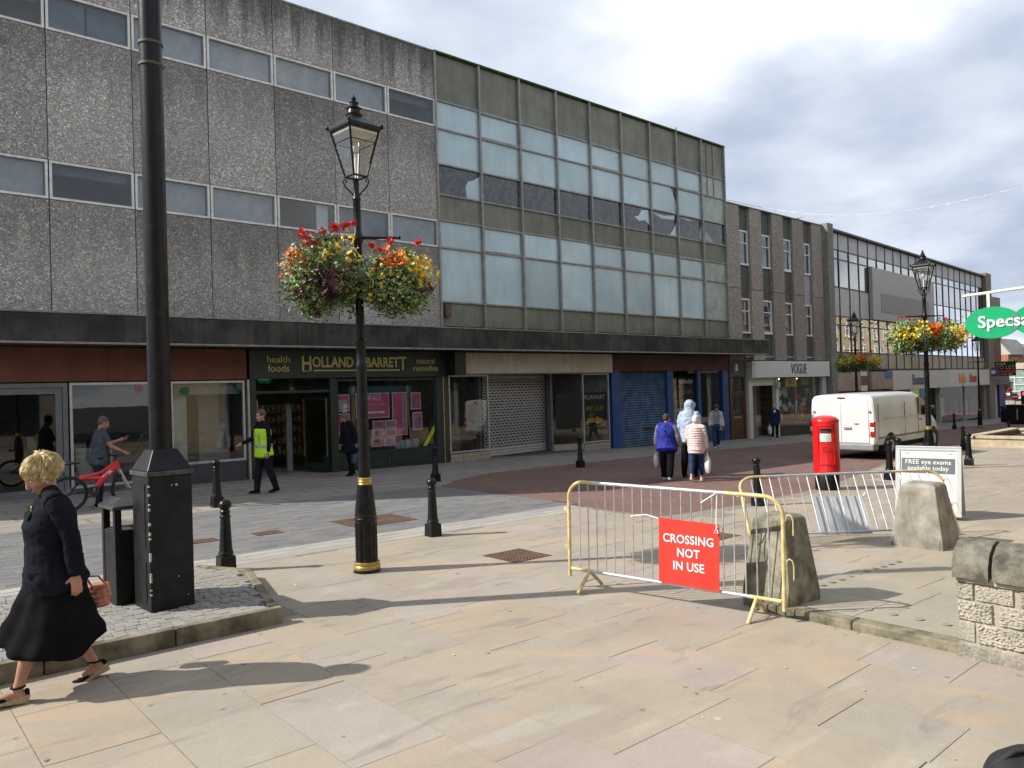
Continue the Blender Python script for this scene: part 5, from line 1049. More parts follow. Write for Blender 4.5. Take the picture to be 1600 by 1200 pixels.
basket('flower_basket', 'smaller basket of yellow and orange flowers right of the near lamp', (bx+rx*.42, by+ry*.42, bz+3.33), .35, .31, .25, 12, {
    'red': [sp_(-.22, .42, .1, 2, .035, .05), sp_(-.06, .42, .1, 1, .03, .05), sp_(.26, .44, .05, 1, .02, .05)], 'orange': [sp_(-.12, .18, .25, 13, .06, .04), sp_(.05, .2, .25, 10, .05, .04), sp_(-.05, .3, .15, 5, .03, .04)],
    'yellow': [sp_(.25, .15, .18, 30, .08, .024), sp_(.36, .04, .12, 26, .07, .024), sp_(.1, .25, .2, 10, .05, .024), sp_(-.15, .05, .28, 14, .07, .024), sp_(-.3, -.15, .25, 8, .07, .024)], 'plum': [sp_(-.2, .16, .3, 4, .03, .04), sp_(-.05, -.24, .25, 6, .08, .035), sp_(.36, -.1, .1, 4, .05, .04)]}, 4600)
for (x, y), lb, sd, sc, nl in (((20.58, 7.56), ('wide basket of yellow flowers and silver leaves left of the lamp by the van', 'wide basket of yellow flowers and silver leaves right of the lamp by the van'), 31, 1.0, 3600), ((32.6, 14.8), ('shaded flower basket left of the lamp behind the van roof', 'shaded flower basket right of the lamp behind the van roof'), 41, 1.05, 2200)):
    for k, s_ in enumerate((-1, 1)):
        basket('flower_basket', lb[k], (x+rx*.42*s_, y+ry*.42*s_, gz(x)+3.36), .5*sc, .42*sc, .30*sc, sd+k, {
            'red': [sp_(-.25, .38, 0, 2, .08, .06), sp_(.1, .4, 0, 2, .08, .06)], 'orange': [sp_(-.38*s_, .1, .3, 22, .09, .05), sp_(-.3*s_, .2, .25, 10, .06, .05)],
            'yellow': [sp_(.05*s_, .1, .35, 36, .13, .036), sp_(.34*s_, .04, .2, 36, .1, .036), sp_(.2*s_, -.1, .3, 14, .1, .036)], 'plum': [sp_(.1, -.2, .3, 8, .14, .045)]}, nl, .032)
# ---- tall black pole on its box
t = thing('camera_pole', 'tall thick black steel pole rising from a scuffed square metal box', 'pole', (2.20, 7.445, gz(2.2)+.115))
WN = M['black_worn']; bw = .215; rot45 = Matrix.Rotation(R(3), 3, 'Z')
bx_ = MB(); bx_.fbox((0, 0, .61), (.385, .43, 1.22), rot45); bxo = bx_.obj('box', WN, t, bevel=.012)
for k, (x, y, z, w_, h) in enumerate(((-.193, -.12, .86, .01, .58), (-.193, -.12, .27, .01, .38))): MB().fbox((x, .02, z), (.012, .3, h), rot45).obj('access_door', WN, bxo)
MB().fbox((0, 0, 1.24), (.415, .46, .045), rot45).obj('rim', mat('scraped black rim', (.05, .05, .045), .4, var=.6, scale=20), t, bevel=.008)
cp = MB(); h0, h1 = .20, .108; cp.add([rot45@Vector((sx_*h0, sy_*h0*1.1, 1.264)) for sx_, sy_ in ((-1,-1),(1,-1),(1,1),(-1,1))]+[rot45@Vector((sx_*h1, sy_*h1, 1.45)) for sx_, sy_ in ((-1,-1),(1,-1),(1,1),(-1,1))], [(3,2,1,0),(4,5,6,7)]+[(i, (i+1)%4, (i+1)%4+4, i+4) for i in range(4)]); cp.obj('hipped_cap', WN, t, bevel=.01)
MB().lathe([(.100, 1.42), (.098, 1.6), (.100, 6.5), (.100, 9)], 28).obj('pole', BLK, t, smooth=40)
for z in (5.0, 5.2): MB().lathe([(.100, z-.016), (.110, z-.011), (.110, z+.011), (.100, z+.016)], 28).obj('pole_ring', mat('mossy ring', (.07, .085, .05), .6), t, smooth=50)
for x, z, r_ in ((.06, 1.13, .012), (.02, 1.13, .007), (.06, .3, .007), (.14, .12, .006)):
    MB().lathe([(r_, 0), (r_*.8, .006), (0, .007)], 12).obj('bolt', M['alu'], t, loc=(x, -.215, z), rot=(R(90), 0, 0))
CHIP = mat('chipped grey green primer', (.38, .46, .42), .6, var=.2, scale=20); rg = random.Random(4)
for k, z in enumerate((.16, .2, .27, .31, .44, .47, .50, .62, .66, .74, .86, .90, .98, 1.05)):       # paint knocked off the near corner
    hh = rg.uniform(.008, .03) if k not in (3, 5) else .06; c_ = rot45@Vector((-.188, -.2105, z*1.08)); mb = MB(); mb.fbox(c_, (.016, .016, hh), rot45); mb.obj('paint_chip', CHIP, t)
# ---- litter bin beside it
t = thing('litter_bin', 'open-sided black metal litter bin next to the tall pole box', 'bin', (2.03, 7.94, gz(1.95)+.105), R(3))
MB().box(-.17, .17, -.19, .19, .0, .70).obj('body', WN, t, bevel=.012)
for sx_ in (-1, 1):
    for sy_ in (-1, 1): MB().box(*sorted((sx_*.115, sx_*.176)), *sorted((sy_*.135, sy_*.196)), .0, .90).obj('corner_post', WN, t, bevel=.006)
MB().add([(-.2, -.22, .90), (.2, -.22, .90), (.2, .22, .90), (-.2, .22, .90), (-.2, -.22, .93), (.2, -.22, .93), (.2, .22, .93), (-.2, .22, .93), (-.1, -.11, 1.0), (.1, -.11, 1.0), (.1, .11, 1.0), (-.1, .11, 1.0)], [(3,2,1,0)]+[(i+o_, (i+1)%4+o_, (i+1)%4+o_+4, i+o_+4) for o_ in (0, 4) for i in range(4)]+[(8,9,10,11)]).obj('roof', mat('scratched bin roof', (.04, .04, .043), .3, var=.5, scale=8), t, bevel=.006)
MB().box(-.15, .15, -.17, .17, .70, .703).obj('bin_mouth', M['dark'], t)
# ---- crowd barriers
def barrier(name, label, feet=True):
    t = thing(name, label, 'barrier'); Lh = 1.1; z0, z1 = .19, 1.09; rr = .17
    def arc(cx, cz, a0, a1, n=7): return [(cx+rr*math.cos(R(a0+(a1-a0)*k/n)), 0, cz+rr*math.sin(R(a0+(a1-a0)*k/n))) for k in range(n+1)]
    MB().tube([(-Lh, 0, z0-.08), (-Lh, 0, z1-rr)]+arc(-Lh+rr, z1-rr, 180, 90)+[(-Lh+.3, 0, z1)], .0185, 10).obj('end_post', M['yellow'], t, smooth=50)
    MB().tube([(Lh-.52, 0, z1)]+arc(Lh-rr, z1-rr, 90, 0)+[(Lh, 0, z0-.08)], .0185, 10).obj('end_post', M['yellow'], t, smooth=50)
    MB().tube([(-Lh+.298, 0, z1), (Lh-.518, 0, z1)], .018, 10).obj('top_rail', M['galv'], t, smooth=50)
    MB().tube([(-Lh+.02, 0, z0), (Lh-.02, 0, z0)], .0165, 10).obj('bottom_rail', M['galv'], t, smooth=50)
    for a, b_ in ((-Lh+.02, -Lh+.28), (Lh-.3, Lh-.02)): MB().tube([(a, 0, z0), (b_, 0, z0)], .018, 10).obj('painted_rail_end', M['yellow'], t, smooth=50)
    n = 20
    for k in range(n):
        x = -Lh+.13+(2*Lh-.26)*k/(n-1); zt = z1 if abs(x) < Lh-rr else z1-rr+math.sqrt(max(0, rr*rr-(abs(x)-Lh+rr)**2)); MB().tube([(x, 0, z0), (x, 0, zt)], .0065, 6).obj('bar', M['galv'], t, smooth=60)
    for z in (.42, .80):
        MB().tube([(Lh+.02, 0, z+.09), (Lh+.03, 0, z+.13), (Lh+.05, 0, z+.145), (Lh+.075, 0, z+.13), (Lh+.085, 0, z+.09), (Lh+.085, 0, z-.03)], .0065, 6).obj('hook', M['yellow'], t, smooth=60); MB().box(-Lh-.055, -Lh-.015, -.012, .012, z-.015, z+.015).obj('lug', M['yellow'], t)
    if feet:
        for x in (-Lh+.24, Lh-.24):
            for s_ in (-1, 1): MB().tube([(x, .0, z0+.0), (x, s_*.23, .012)], .0185, 8).obj('foot', M['yellow'], t, smooth=50)
            MB().tube([(x, -.12, .095), (x, .12, .095)], .006, 6).obj('foot_brace', M['galv'], t)
    return t
def along(o, a, b): o.location = ((a[0]+b[0])/2, (a[1]+b[1])/2, gz((a[0]+b[0])/2)); o.rotation_euler = (0, 0, math.atan2(b[1]-a[1], b[0]-a[0]))
br1 = barrier('crowd_barrier', 'yellow and silver crowd barrier with the red crossing sign tied to it'); along(br1, (5.62, 5.68), (6.08, 3.36)); br1.rotation_euler.y = R(.9)
br2 = copy_tree(br1)
for o in list(br2.children):
    if o.name.startswith('foot'): bpy.data.objects.remove(o)
br2['label'] = 'tilted yellow and silver crowd barrier behind the concrete blocks with a blank board'; pa, pb = Vector((8.85, 5.47, .0)), Vector((11.09, 3.76, -.035))
br2.matrix_world = Matrix.Translation((pa+pb)/2+Vector((0, 0, 0)))@Matrix.Rotation(math.atan2(pb.y-pa.y, pb.x-pa.x), 4, 'Z')@Matrix.Rotation(R(-27), 4, 'X')@Matrix.Diagonal((1.28, 1, .9, 1))@Matrix.Translation((0, 0, -.19))
for o in (br1, br2): o['group'] = 'crowd barriers'
SRED = mat('red plastic sign', (.68, .035, .022), .5, var=.13, scale=5, streak=.12, streak_col=(.55, .12, .09))
def on_barrier(o, br, loc): o.matrix_world = br.matrix_basis @ Matrix.Translation(loc); return o
def bent(x0, x1, z0, z1, bow, th=.004, n=8):
    mb = MB(); vs = []
    for s_ in (0, 1):
        for i in range(n+1):
            for j in range(n+1):
                u, v = i/n, j/n; vs.append((x0+(x1-x0)*u+.01*v, bow*math.sin(math.pi*u)*(1-.5*v)+.22*abs(bow)*math.sin(3*v)+s_*th, z0+(z1-z0)*v-.01*u))
    q = (n+1)*(n+1); id_ = lambda s_, i, j: s_*q+i*(n+1)+j
    fs = [(id_(0,i,j), id_(0,i+1,j), id_(0,i+1,j+1), id_(0,i,j+1)) for i in range(n) for j in range(n)]+[(id_(1,i,j+1), id_(1,i+1,j+1), id_(1,i+1,j), id_(1,i,j)) for i in range(n) for j in range(n)]
    for i in range(n): fs += [(id_(0,i,0), id_(1,i,0), id_(1,i+1,0), id_(0,i+1,0)), (id_(0,i+1,n), id_(1,i+1,n), id_(1,i,n), id_(0,i,n)), (id_(0,0,i+1), id_(1,0,i+1), id_(1,0,i), id_(0,0,i)), (id_(0,n,i), id_(1,n,i), id_(1,n,i+1), id_(0,n,i+1))]
    return mb.add(vs, fs)
t = thing('crossing_sign', 'red square sign reading CROSSING NOT IN USE on the near barrier', 'sign'); on_barrier(t, br1, (-.07, -.033, .03))
bd = bent(-.0, .60, .175, .785, -.003).obj('board', SRED, t, smooth=40)
for w_, z in (('CROSSING', .60), ('NOT', .475), ('IN USE', .35)): text('lettering', w_, .112, M.setdefault('signprint', mat('white sign print', (.8, .8, .78), .5, var=.03)), bd, (.305, -.006, z), bold=.002, extrude=.0006, sx=.92, space=1.03)
TIE = mat('white plastic tie', (.75, .75, .73), .5)
for pts in ([(.0, 0, .775), (-.06, -.01, .79), (-.12, .0, .80), (-.2, -.03, .79), (-.28, -.02, .775)], [(.58, 0, .77), (.575, .02, .88), (.58, .03, 1.05), (.57, .02, 1.08)], [(.58, 0, .77), (.61, -.03, .70), (.57, -.03, .70), (.6, -.02, .76)], [(.57, .02, 1.05), (.5, -.02, 1.0), (.44, -.01, .96)]): MB().tube(pts, .006, 6).obj('tie', TIE, t, smooth=60)
t = thing('blank_board', 'blank grey white board tied to the back of the tilted barrier', 'board'); on_barrier(t, br2, (-.36, .035, 0)); bent(0, .56, .17, .75, .02).obj('board', mat('grey white sheet', (.50, .52, .53), .5, var=.08), t, smooth=40)
MB().tube([(.56, 0, .72), (.58, -.04, .78), (.55, -.05, .72), (.6, -.03, .70)], .006, 6).obj('tie', TIE, t)
# ---- tapered concrete blocks
MOSS = mat('mossy cast concrete', (.21, .198, .145), .92, var=.45, scale=7, bump=1.0, bscale=70, col2=(.33, .31, .235), streak=.65, streak_col=(.09, .10, .045), spec=.2); MOSS2 = mat('grey cast concrete', (.27, .25, .21), .9, var=.3, scale=4, bump=.5, bscale=55, col2=(.36, .335, .285), streak=.55, streak_col=(.11, .11, .065), spec=.2)
for lb, x, y, ma, rz, b0_, t0_, zb in (('mossy tapered concrete block standing behind the near barrier at the kerb', 6.53, 3.73, MOSS, R(-4), .50, .34, .06), ('cleaner grey tapered concrete block in front of the advertising board', 10.42, 3.92, MOSS2, R(2), .62, .42, .0)):
    t = thing('concrete_block', lb, 'bollard', (x, y, gz(x)+zb), rz, 'tapered concrete blocks'); h = .80
    MB().add([(s_*b0_/2, q*b0_/2, -.12) for s_, q in ((-1,-1),(1,-1),(1,1),(-1,1))]+[(s_*b0_/2, q*b0_/2, .09) for s_, q in ((-1,-1),(1,-1),(1,1),(-1,1))]+[(s_*t0_/2, q*t0_/2, h-.03) for s_, q in ((-1,-1),(1,-1),(1,1),(-1,1))]+[(s_*(t0_/2-.05), q*(t0_/2-.05), h) for s_, q in ((-1,-1),(1,-1),(1,1),(-1,1))],
        [(3,2,1,0),(12,13,14,15)]+[(i+o_, (i+1)%4+o_, (i+1)%4+o_+4, i+o_+4) for o_ in (0, 4, 8) for i in range(4)]).obj('block', ma, t, bevel=.018)
    for s_ in (-1, 1): MB().fbox((-b0_/2-.001, s_*(b0_/2-.035), .05), (.006, .004, .16)).obj('mould_line', M['dim'], t)
# ---- advertising board
t = thing('advertising_board', 'white-framed pavement board with a grey notice about eye exams', 'sign', (12.74, 4.70, gz(12.7)), R(-96+180))
t.rotation_euler = (0, 0, math.atan2(4.36-5.29, 12.75-12.6))
WF = mat('silver white frame', (.5, .51, .5), .35, metal=.2, var=.05); tilt = R(-9)
def abo(sgn):
    f = MB(); f.box(-.46, .46, -.02, .02, .05, .12).box(-.46, .46, -.02, .02, 1.05, 1.12).box(-.46, -.39, -.02, .02, .12, 1.05).box(.39, .46, -.02, .02, .12, 1.05); o = f.obj('frame', WF, t, bevel=.006); o.location = (0, -.17*sgn if sgn > 0 else .17, 0); o.rotation_euler = (tilt*sgn, 0, 0 if sgn > 0 else 0)
    MB().box(-.39, .39, -.006, .006, .12, 1.05).obj('poster', mat('white poster', (.58, .60, .61), .35, var=.03), o); return o
fo = abo(1); abo(-1)
MB().box(-.37, .37, -.0125, -.0075, .70, .93).obj('notice_band', mat('dark grey band', (.11, .125, .14), .5), fo); [text('lettering', w_, .098, M['white'], fo, (0, -.015, z), extrude=.001) for w_, z in (('FREE eye exams', .87), ('available today', .775))]
for s_ in (-.3, .3): MB().box(s_-.03, s_+.03, -.012, -.008, 1.0, 1.02).obj('clip', M['alu'], fo)
MB().box(-.32, -.05, -.012, -.008, .2, .6).obj('printed_photo', mat('print pale green', (.4, .52, .46), .5, var=.3), fo)
t = thing('carrier_bag', 'crumpled pale plastic bag lying behind the grey concrete block', 'bag', (11.35, 4.0, gz(11.3)))
mb = MB(); mb.ell((0, 0, .06), (.16, .14, .07), None, 18, 10)
mb.v = [tuple(Vector(v)*(1+.35*noise.noise(Vector(v)*14))) for v in mb.v]; mb.obj('bag', mat('blue white plastic', (.55, .62, .70), .3, var=.2), t, smooth=30); MB().tube([(.1, 0, .1), (.2, .05, .09), (.24, .0, .02)], .012, 6).obj('handle', TIE, t)
# ---- post box
t = thing('post_box', 'red pillar post box with black base and white collection plate', 'post box', (15.1, 7.52, gz(15.1)), math.atan2(-7.52, -15.1)); PR = M['red_paint']
MB().lathe([(.235, -.02), (.235, .33), (.225, .345)], 32).obj('base', BLK, t, smooth=40)
def ringpart(prof): return MB().lathe(prof, 48)
bd = MB(); prof = [(.255, .34), (.262, .36), (.262, .40), (.255, .42), (.255, 1.36), (.262, 1.375), (.262, 1.40), (.25, 1.43), (.20, 1.475), (.10, 1.505), (0, 1.512)]
bd.lathe(prof, 48); bd.obj('pillar', PR, t, smooth=40)
def cyl(a0, a1, z0, z1, r0, r1):                                      # a curved plate standing off the pillar
    mb = MB(); n = 10; vs = []
    for r_ in (r0, r1):
        for k in range(n+1):
            a = R(a0+(a1-a0)*k/n); vs += [(r_*math.cos(a), r_*math.sin(a), z0), (r_*math.cos(a), r_*math.sin(a), z1)]
    q = 2*(n+1); fs = []
    for k in range(n): fs += [(2*k, 2*k+1, 2*k+3, 2*k+2), (q+2*k, q+2*k+2, q+2*k+3, q+2*k+1), (2*k+1, q+2*k+1, q+2*k+3, 2*k+3), (2*k, 2*k+2, q+2*k+2, q+2*k)]
    fs += [(0, q, q+1, 1), (2*n, 2*n+1, q+2*n+1, q+2*n)]; return mb.add(vs, fs)
for a0, a1, z0, z1 in ((-38, -33, .55, 1.30), (33, 38, .55, 1.30), (-38, 38, 1.30, 1.34), (-38, 38, .52, .55)): cyl(a0, a1, z0, z1, .25, .272).obj('door_frame', PR, t, smooth=40)
cyl(-26, 26, 1.17, 1.25, .25, .258).obj('letter_slot', M['dark'], t); cyl(-28, 28, 1.25, 1.285, .25, .285).obj('slot_hood', PR, t, smooth=40)
pl = cyl(-25, 22, .99, 1.15, .25, .262).obj('collection_plate', mat('white enamel plate', (.68, .72, .66), .3), t, smooth=40)
for k in range(4): cyl(-20, 16, 1.02+k*.03, 1.028+k*.03, .262, .2635).obj('plate_print', mat('grey print', (.25, .33, .3), .5), pl)
cr0 = MB()
for k in range(5): cr0.ell((.262, -.07+.035*k, .87+.018*math.sin(math.pi*k/4)), (.01, .014, .014), None, 8, 6)
cr0.box(.25, .266, -.075, .075, .80, .83); cr0.box(.25, .264, -.065, .065, .835, .855)
tag(cr0.obj('crown_relief', PR, t, smooth=50), kind='stuff')
# ---- rough stone wall in the corner
t = thing('stone_wall', 'low wall of rough buff stones with rounded dark coping in the corner', 'wall', (6.2, 1.6, gz(6.2)))
RST = mat('rough buff stone', (.385, .355, .295), .9, var=.2, scale=5, bump=1.0, bscale=45, rn=.12, streak=.2, streak_col=(.2, .19, .16)); MORT = mat('lime mortar', (.38, .34, .26), .95, var=.15, bump=.4); COPE = mat('lichened coping', (.095, .088, .07), .9, var=.4, scale=8, bump=.7, bscale=60, col2=(.21, .195, .15)); g0 = gz(6.2)
MB().box(6.19, 6.48, -1.5, 2.105, g0-.1, g0+.66).obj('wall_core', MORT, t, True)
def rough(x0, x1, y0, y1, z0, z1, seed, amp=.010):
    """quarry-faced block: the street face (low x) is dressed in small chisel marks"""
    mb = MB(); n, m_ = 34, 16; vs = []
    for i in range(n+1):
        for j in range(m_+1):
            u, v = i/n, j/m_; e_ = min(u, 1-u, v, 1-v); y = y0+(y1-y0)*u; z = z0+(z1-z0)*v
            d = 0 if e_ == 0 else amp*(.75+1.1*noise.noise(Vector((seed*3.1, y*55+z*20, z*75)))+.5*noise.noise(Vector((seed, y*9, z*10)))+.8*noise.noise(Vector((seed*2.3, y*120, z*130))))
            vs.append((x0+.008*(1 if e_ == 0 else 0)-d, y, z))
    fs = [(i*(m_+1)+j, i*(m_+1)+j+1, (i+1)*(m_+1)+j+1, (i+1)*(m_+1)+j) for i in range(n) for j in range(m_)]; mb.add(vs, fs)
    return mb.add([(x0+.014, y0, z0), (x0+.014, y1, z0), (x0+.014, y1, z1), (x0+.014, y0, z1), (x1, y0, z0), (x1, y1, z0), (x1, y1, z1), (x1, y0, z1)], [(0,1,5,4),(1,2,6,5),(2,3,7,6),(3,0,4,7)])
courses = [(-.1, .115, [2.125, 1.55, .9, .3], .006), (.125, .27, [2.12, 1.995, 1.6, 1.25, .9, .4], .012), (.28, .425, [2.12, 1.875, 1.85, 1.35, 1.0, .5], .012), (.435, .56, [2.12, 1.998, 1.74, 1.715, 1.4, 1.1, .6], .008)]
for ci, (z0, z1, ys, amp) in enumerate(courses):
    for k in range(len(ys)-1):
        if ys[k]-ys[k+1] < .06: continue
        rough(6.18, 6.3, ys[k+1]+.006, ys[k]-.006, g0+z0, g0+z1, ci*9+k, amp if not (k == 0 and ci in (1,)) else .002).obj('stone', RST if ci else MOSS2, t, True)
MB().box(6.2, 6.46, 2.106, 2.12, g0-.08, g0+.56).obj('wall_end', RST, t, True)
ys = [2.135, 1.875, 1.60, 1.3, 1.0, .6]
for k in range(5):
    mb = MB(); pr = [(6.12, g0+.60), (6.125, g0+.70), (6.16, g0+.78), (6.24, g0+.84), (6.34, g0+.86), (6.44, g0+.83), (6.52, g0+.76), (6.55, g0+.66), (6.55, g0+.60)]
    n = len(pr); seg = 8; vs = []
    for j in range(seg+1):
        y = ys[k]-.012-(ys[k]-ys[k+1]-.024)*j/seg
        for px, pz in pr: q = .007*noise.noise(Vector((px*12, y*14, pz*12+k*5))); vs.append((px+q, y, pz+q))
    mb.add(vs, [(j*n+i, j*n+(i+1)%n, (j+1)*n+(i+1)%n, (j+1)*n+i) for j in range(seg) for i in range(n)]+[tuple(range(n-1, -1, -1)), tuple(seg*n+i for i in range(n))]); mb.obj('coping_stone', COPE, t, True, smooth=55)
MB().box(6.16, 6.5, .6, 2.11, g0+.565, g0+.615).obj('bed_joint', MORT, t, True)
# ---- low stone planter on the far right
t = thing('stone_planter', 'low square stone planter with paved rim at the right edge', 'planter', (33.2, 8.7, gz(33))); PST = mat('planter stone', (.42, .35, .25), .8, var=.2, bump=.3)
for a in ((-2.6, 2.6, 1.0, 1.3), (-2.6, 2.6, -1.6, -1.3), (-2.6, -2.25, -1.3, 1.0), (2.25, 2.6, -1.3, 1.0)): MB().box(*a, -.3, .36).obj('wall', PST, t, bevel=.015); MB().box(a[0]-.05, a[1]+.05, a[2]-.05, a[3]+.05, .365, .46).obj('rim', PST, t, bevel=.015)
MB().box(-2.25, 2.25, -1.3, 1.0, -.1, .25).obj('soil', mat('dark soil', (.03, .025, .02), .95), t)
# ---- scraps blown about the square
lt_ = MB(); rg = random.Random(21)
for k in range(90):
    x, y = rg.uniform(.5, 13), rg.uniform(1.2, 9.6)
    if .3 < x < 3.5 and 6.4 < y < 9.3: continue
    a = rg.random()*6.28; s_ = rg.uniform(.006, .02); u = Vector((math.cos(a), math.sin(a), rg.uniform(-.2, .2)))*s_; v = Vector((-math.sin(a), math.cos(a), rg.uniform(0, .4)))*s_*rg.uniform(.3, .8); c_ = Vector((x, y, gz(x)+.007+(.075 if x > 6.2 and y < 3.9 and x < 9.2 else 0)))
    lt_.add([c_-u-v, c_+u-v*.6, c_+u*.8+v, c_-u*.7+v], [(0,1,2,3)])
tag(lt_.obj('litter', mat('dry leaf and paper scraps', (.30, .22, .12), .8, var=.6, scale=2, col2=(.6, .57, .5), rn=.4)), 'tiny dry leaves and paper scraps scattered over the flags', 'litter', kind='stuff')
# ---- dark bag cut off by the corner
t = thing('black_bag', 'rounded black fabric bag cut off by the bottom right corner', 'bag', (4.02, 1.12, gz(4))); mb = MB(); mb.ell((0, 0, .15), (.20, .15, .17), Matrix.Rotation(R(-35), 3, 'Z'), 24, 14)
mb.v = [tuple(Vector(v)*(1+.12*noise.noise(Vector(v)*6+Vector((3, 0, 0))))) for v in mb.v]; mb.obj('bag_body', mat('black fabric', (.012, .012, .015), .8, bump=.3), t, smooth=60); MB().tube([(-.1, .1, .25), (-.05, .02, .33), (.05, -.05, .33), (.1, -.1, .25)], .012, 8).obj('handle', M['rubber'], t, smooth=60)
# ================================================================ van and bicycle
t = thing('delivery_van', 'plain white panel van parked on the brick paving with its rear doors towards us', 'van', (22.45, 10.68, gz(22.5)), R(1.5)); t.scale = (1.1, 1.0, 1.02)
VW = mat('white van paint', (.70, .70, .69), .3, var=.10, scale=1.2, coat=.4); VG = mat('grey bumper plastic', (.21, .215, .23), .6, var=.1); VD = mat('dark van glass', (.015, .018, .02), .05, spec=.8); SEAM = mat('door seam', (.05, .05, .05), .8)
def sect(x, hw, top, bot=.40, k=1):
    pts = []
    half = [(hw-.03, bot), (hw, bot+.18), (hw+.012, min(.95, top-.3)), (hw-.005, min(1.25, top-.22)), (hw-.055, top-.13), (hw-.10, top-.055), (hw-.19, top-.012), (hw*.5, top+.012)]
    return [(x, y, z) for y, z in half]+[(x, -y, z) for y, z in reversed(half)]
st_ = [sect(.015, .93, 1.82), sect(.05, .965, 1.86), sect(.4, .975, 1.88), sect(1.5, .975, 1.885), sect(3.0, .97, 1.88), sect(3.32, .965, 1.84), sect(3.7, .955, 1.58), sect(4.08, .95, 1.30), sect(4.6, .93, 1.10), sect(4.88, .86, .96), sect(4.98, .78, .80)]
mb = MB(); n = 16; mb.add([p for r_ in st_ for p in r_], [(i*n+k, i*n+(k+1)%n, (i+1)*n+(k+1)%n, (i+1)*n+k) for i in range(len(st_)-1) for k in range(n)]+[tuple(range(n)), tuple((len(st_)-1)*n+k for k in range(n-1, -1, -1))])
bo = mb.obj('body', VW, t, smooth=38)
bm = bmesh.new(); bm.from_mesh(bo.data); bmesh.ops.recalc_face_normals(bm, faces=bm.faces); bm.to_mesh(bo.data); bm.free(); bo.data.shade_smooth(); bo.data.set_sharp_from_angle(angle=R(38))
for s_, nm in ((1, 'left'), (-1, 'right')):                          # two rear doors, seam between
    d = MB(); y0, y1 = (.006, .80) if s_ > 0 else (-.80, -.006); d.add([(-.012, y0, .47), (-.012, y1, .47), (.0, y1*(.985 if s_ > 0 else 1), 1.74), (.0, y0, 1.74), (.06, y0, .47), (.06, y1, .47), (.06, y1, 1.74), (.06, y0, 1.74)], [(0,3,2,1),(4,5,6,7),(0,1,5,4),(1,2,6,5),(2,3,7,6),(3,0,4,7)])
    do = d.obj('rear_door', VW, t, bevel=.02)
    for z in (.72, 1.38): MB().box(-.03, .0, *sorted((s_*.80, s_*.86)), z-.03, z+.03).obj('hinge', VG, do, bevel=.006)
    if s_ < 0: MB().box(-.035, -.008, -.30, -.08, .86, .93).obj('door_handle', VG, do, bevel=.01); MB().box(-.03, -.008, -.5, -.38, 1.02, 1.05).obj('badge', M['alu'], do)
    tl = MB().box(-.025, .10, *sorted((s_*.83, s_*.968)), .66, 1.10).obj('tail_light', mat('red tail lens', (.45, .01, .012), .15, coat=.6), t, bevel=.02)
    MB().box(-.032, .06, *sorted((s_*.84, s_*.96)), .80, .93).obj('white_lens', mat('clear lens', (.6, .58, .55), .15), tl, bevel=.008)
MB().box(-.02, .03, -.12, .12, 1.765, 1.80).obj('brake_light', mat('dark red lens', (.28, .02, .02), .2), t)
MB().box(-.09, .25, -.96, .96, .26, .45).obj('rear_bumper', VG, t, bevel=.04); MB().box(-.018, -.010, .12, .60, .60, .71).obj('number_plate', mat('yellow plate', (.62, .48, .05), .4), t)
for s_ in (-1, 1):
    MB().box(.55, 3.1, *sorted((s_*.978, s_*.990)), 1.145, 1.155).obj('side_crease', mat('crease', (.5, .5, .5), .4), t); MB().box(.3, 4.4, *sorted((s_*.972, s_*.992)), .58, .63).obj('rub_strip', VG, t)
    for x in (.22, 2.05, 3.05): MB().box(x, x+.008, *sorted((s_*.968, s_*.985)), .55, 1.6).obj('panel_seam', SEAM, t)
    q = MB(); q.prism([(3.12, 1.15), (3.98, 1.12), (3.72, 1.48), (3.42, 1.68), (3.12, 1.70)], s_*.93, s_*.982, 'y'); q.obj('cab_window', VD, t)
    MB().box(3.16, 3.3, *sorted((s_*.97, s_*.996)), .98, 1.03).obj('cab_door_handle', VG, t); MB().box(3.82, 3.95, *sorted((s_*1.0, s_*1.2)), 1.12, 1.42).obj('mirror', M['rubber'], t, bevel=.03)
    for x in (1.0, 4.2):
        MB().tube([(x, s_*.80, .33), (x, s_*.985, .33)], .405, 24).obj('wheel_arch', M['rubber'], t)
        w_ = MB(); w_.tube([(x, s_*.76, .33), (x, s_*.78, .33), (x, s_*.98, .33), (x, s_*.995, .33)], [.30, .33, .33, .30], 28); wo = w_.obj('wheel', M['rubber'], t, smooth=40); MB().tube([(x, s_*.98, .33), (x, s_*1.0, .33)], [.2, .18], 20).obj('rim', M['alu'], wo)
q = MB(); q.add([(3.40, .80, 1.80), (3.40, -.80, 1.80), (4.06, -.86, 1.33), (4.06, .86, 1.33)], [(0,1,2,3)]); q.v = [(a+.015, b_, c_+.022) for a, b_, c_ in q.v]; q.obj('windscreen', VD, t)
MB().box(.3, 4.5, -.8, .8, .22, .42).obj('underside', M['rubber'], t)
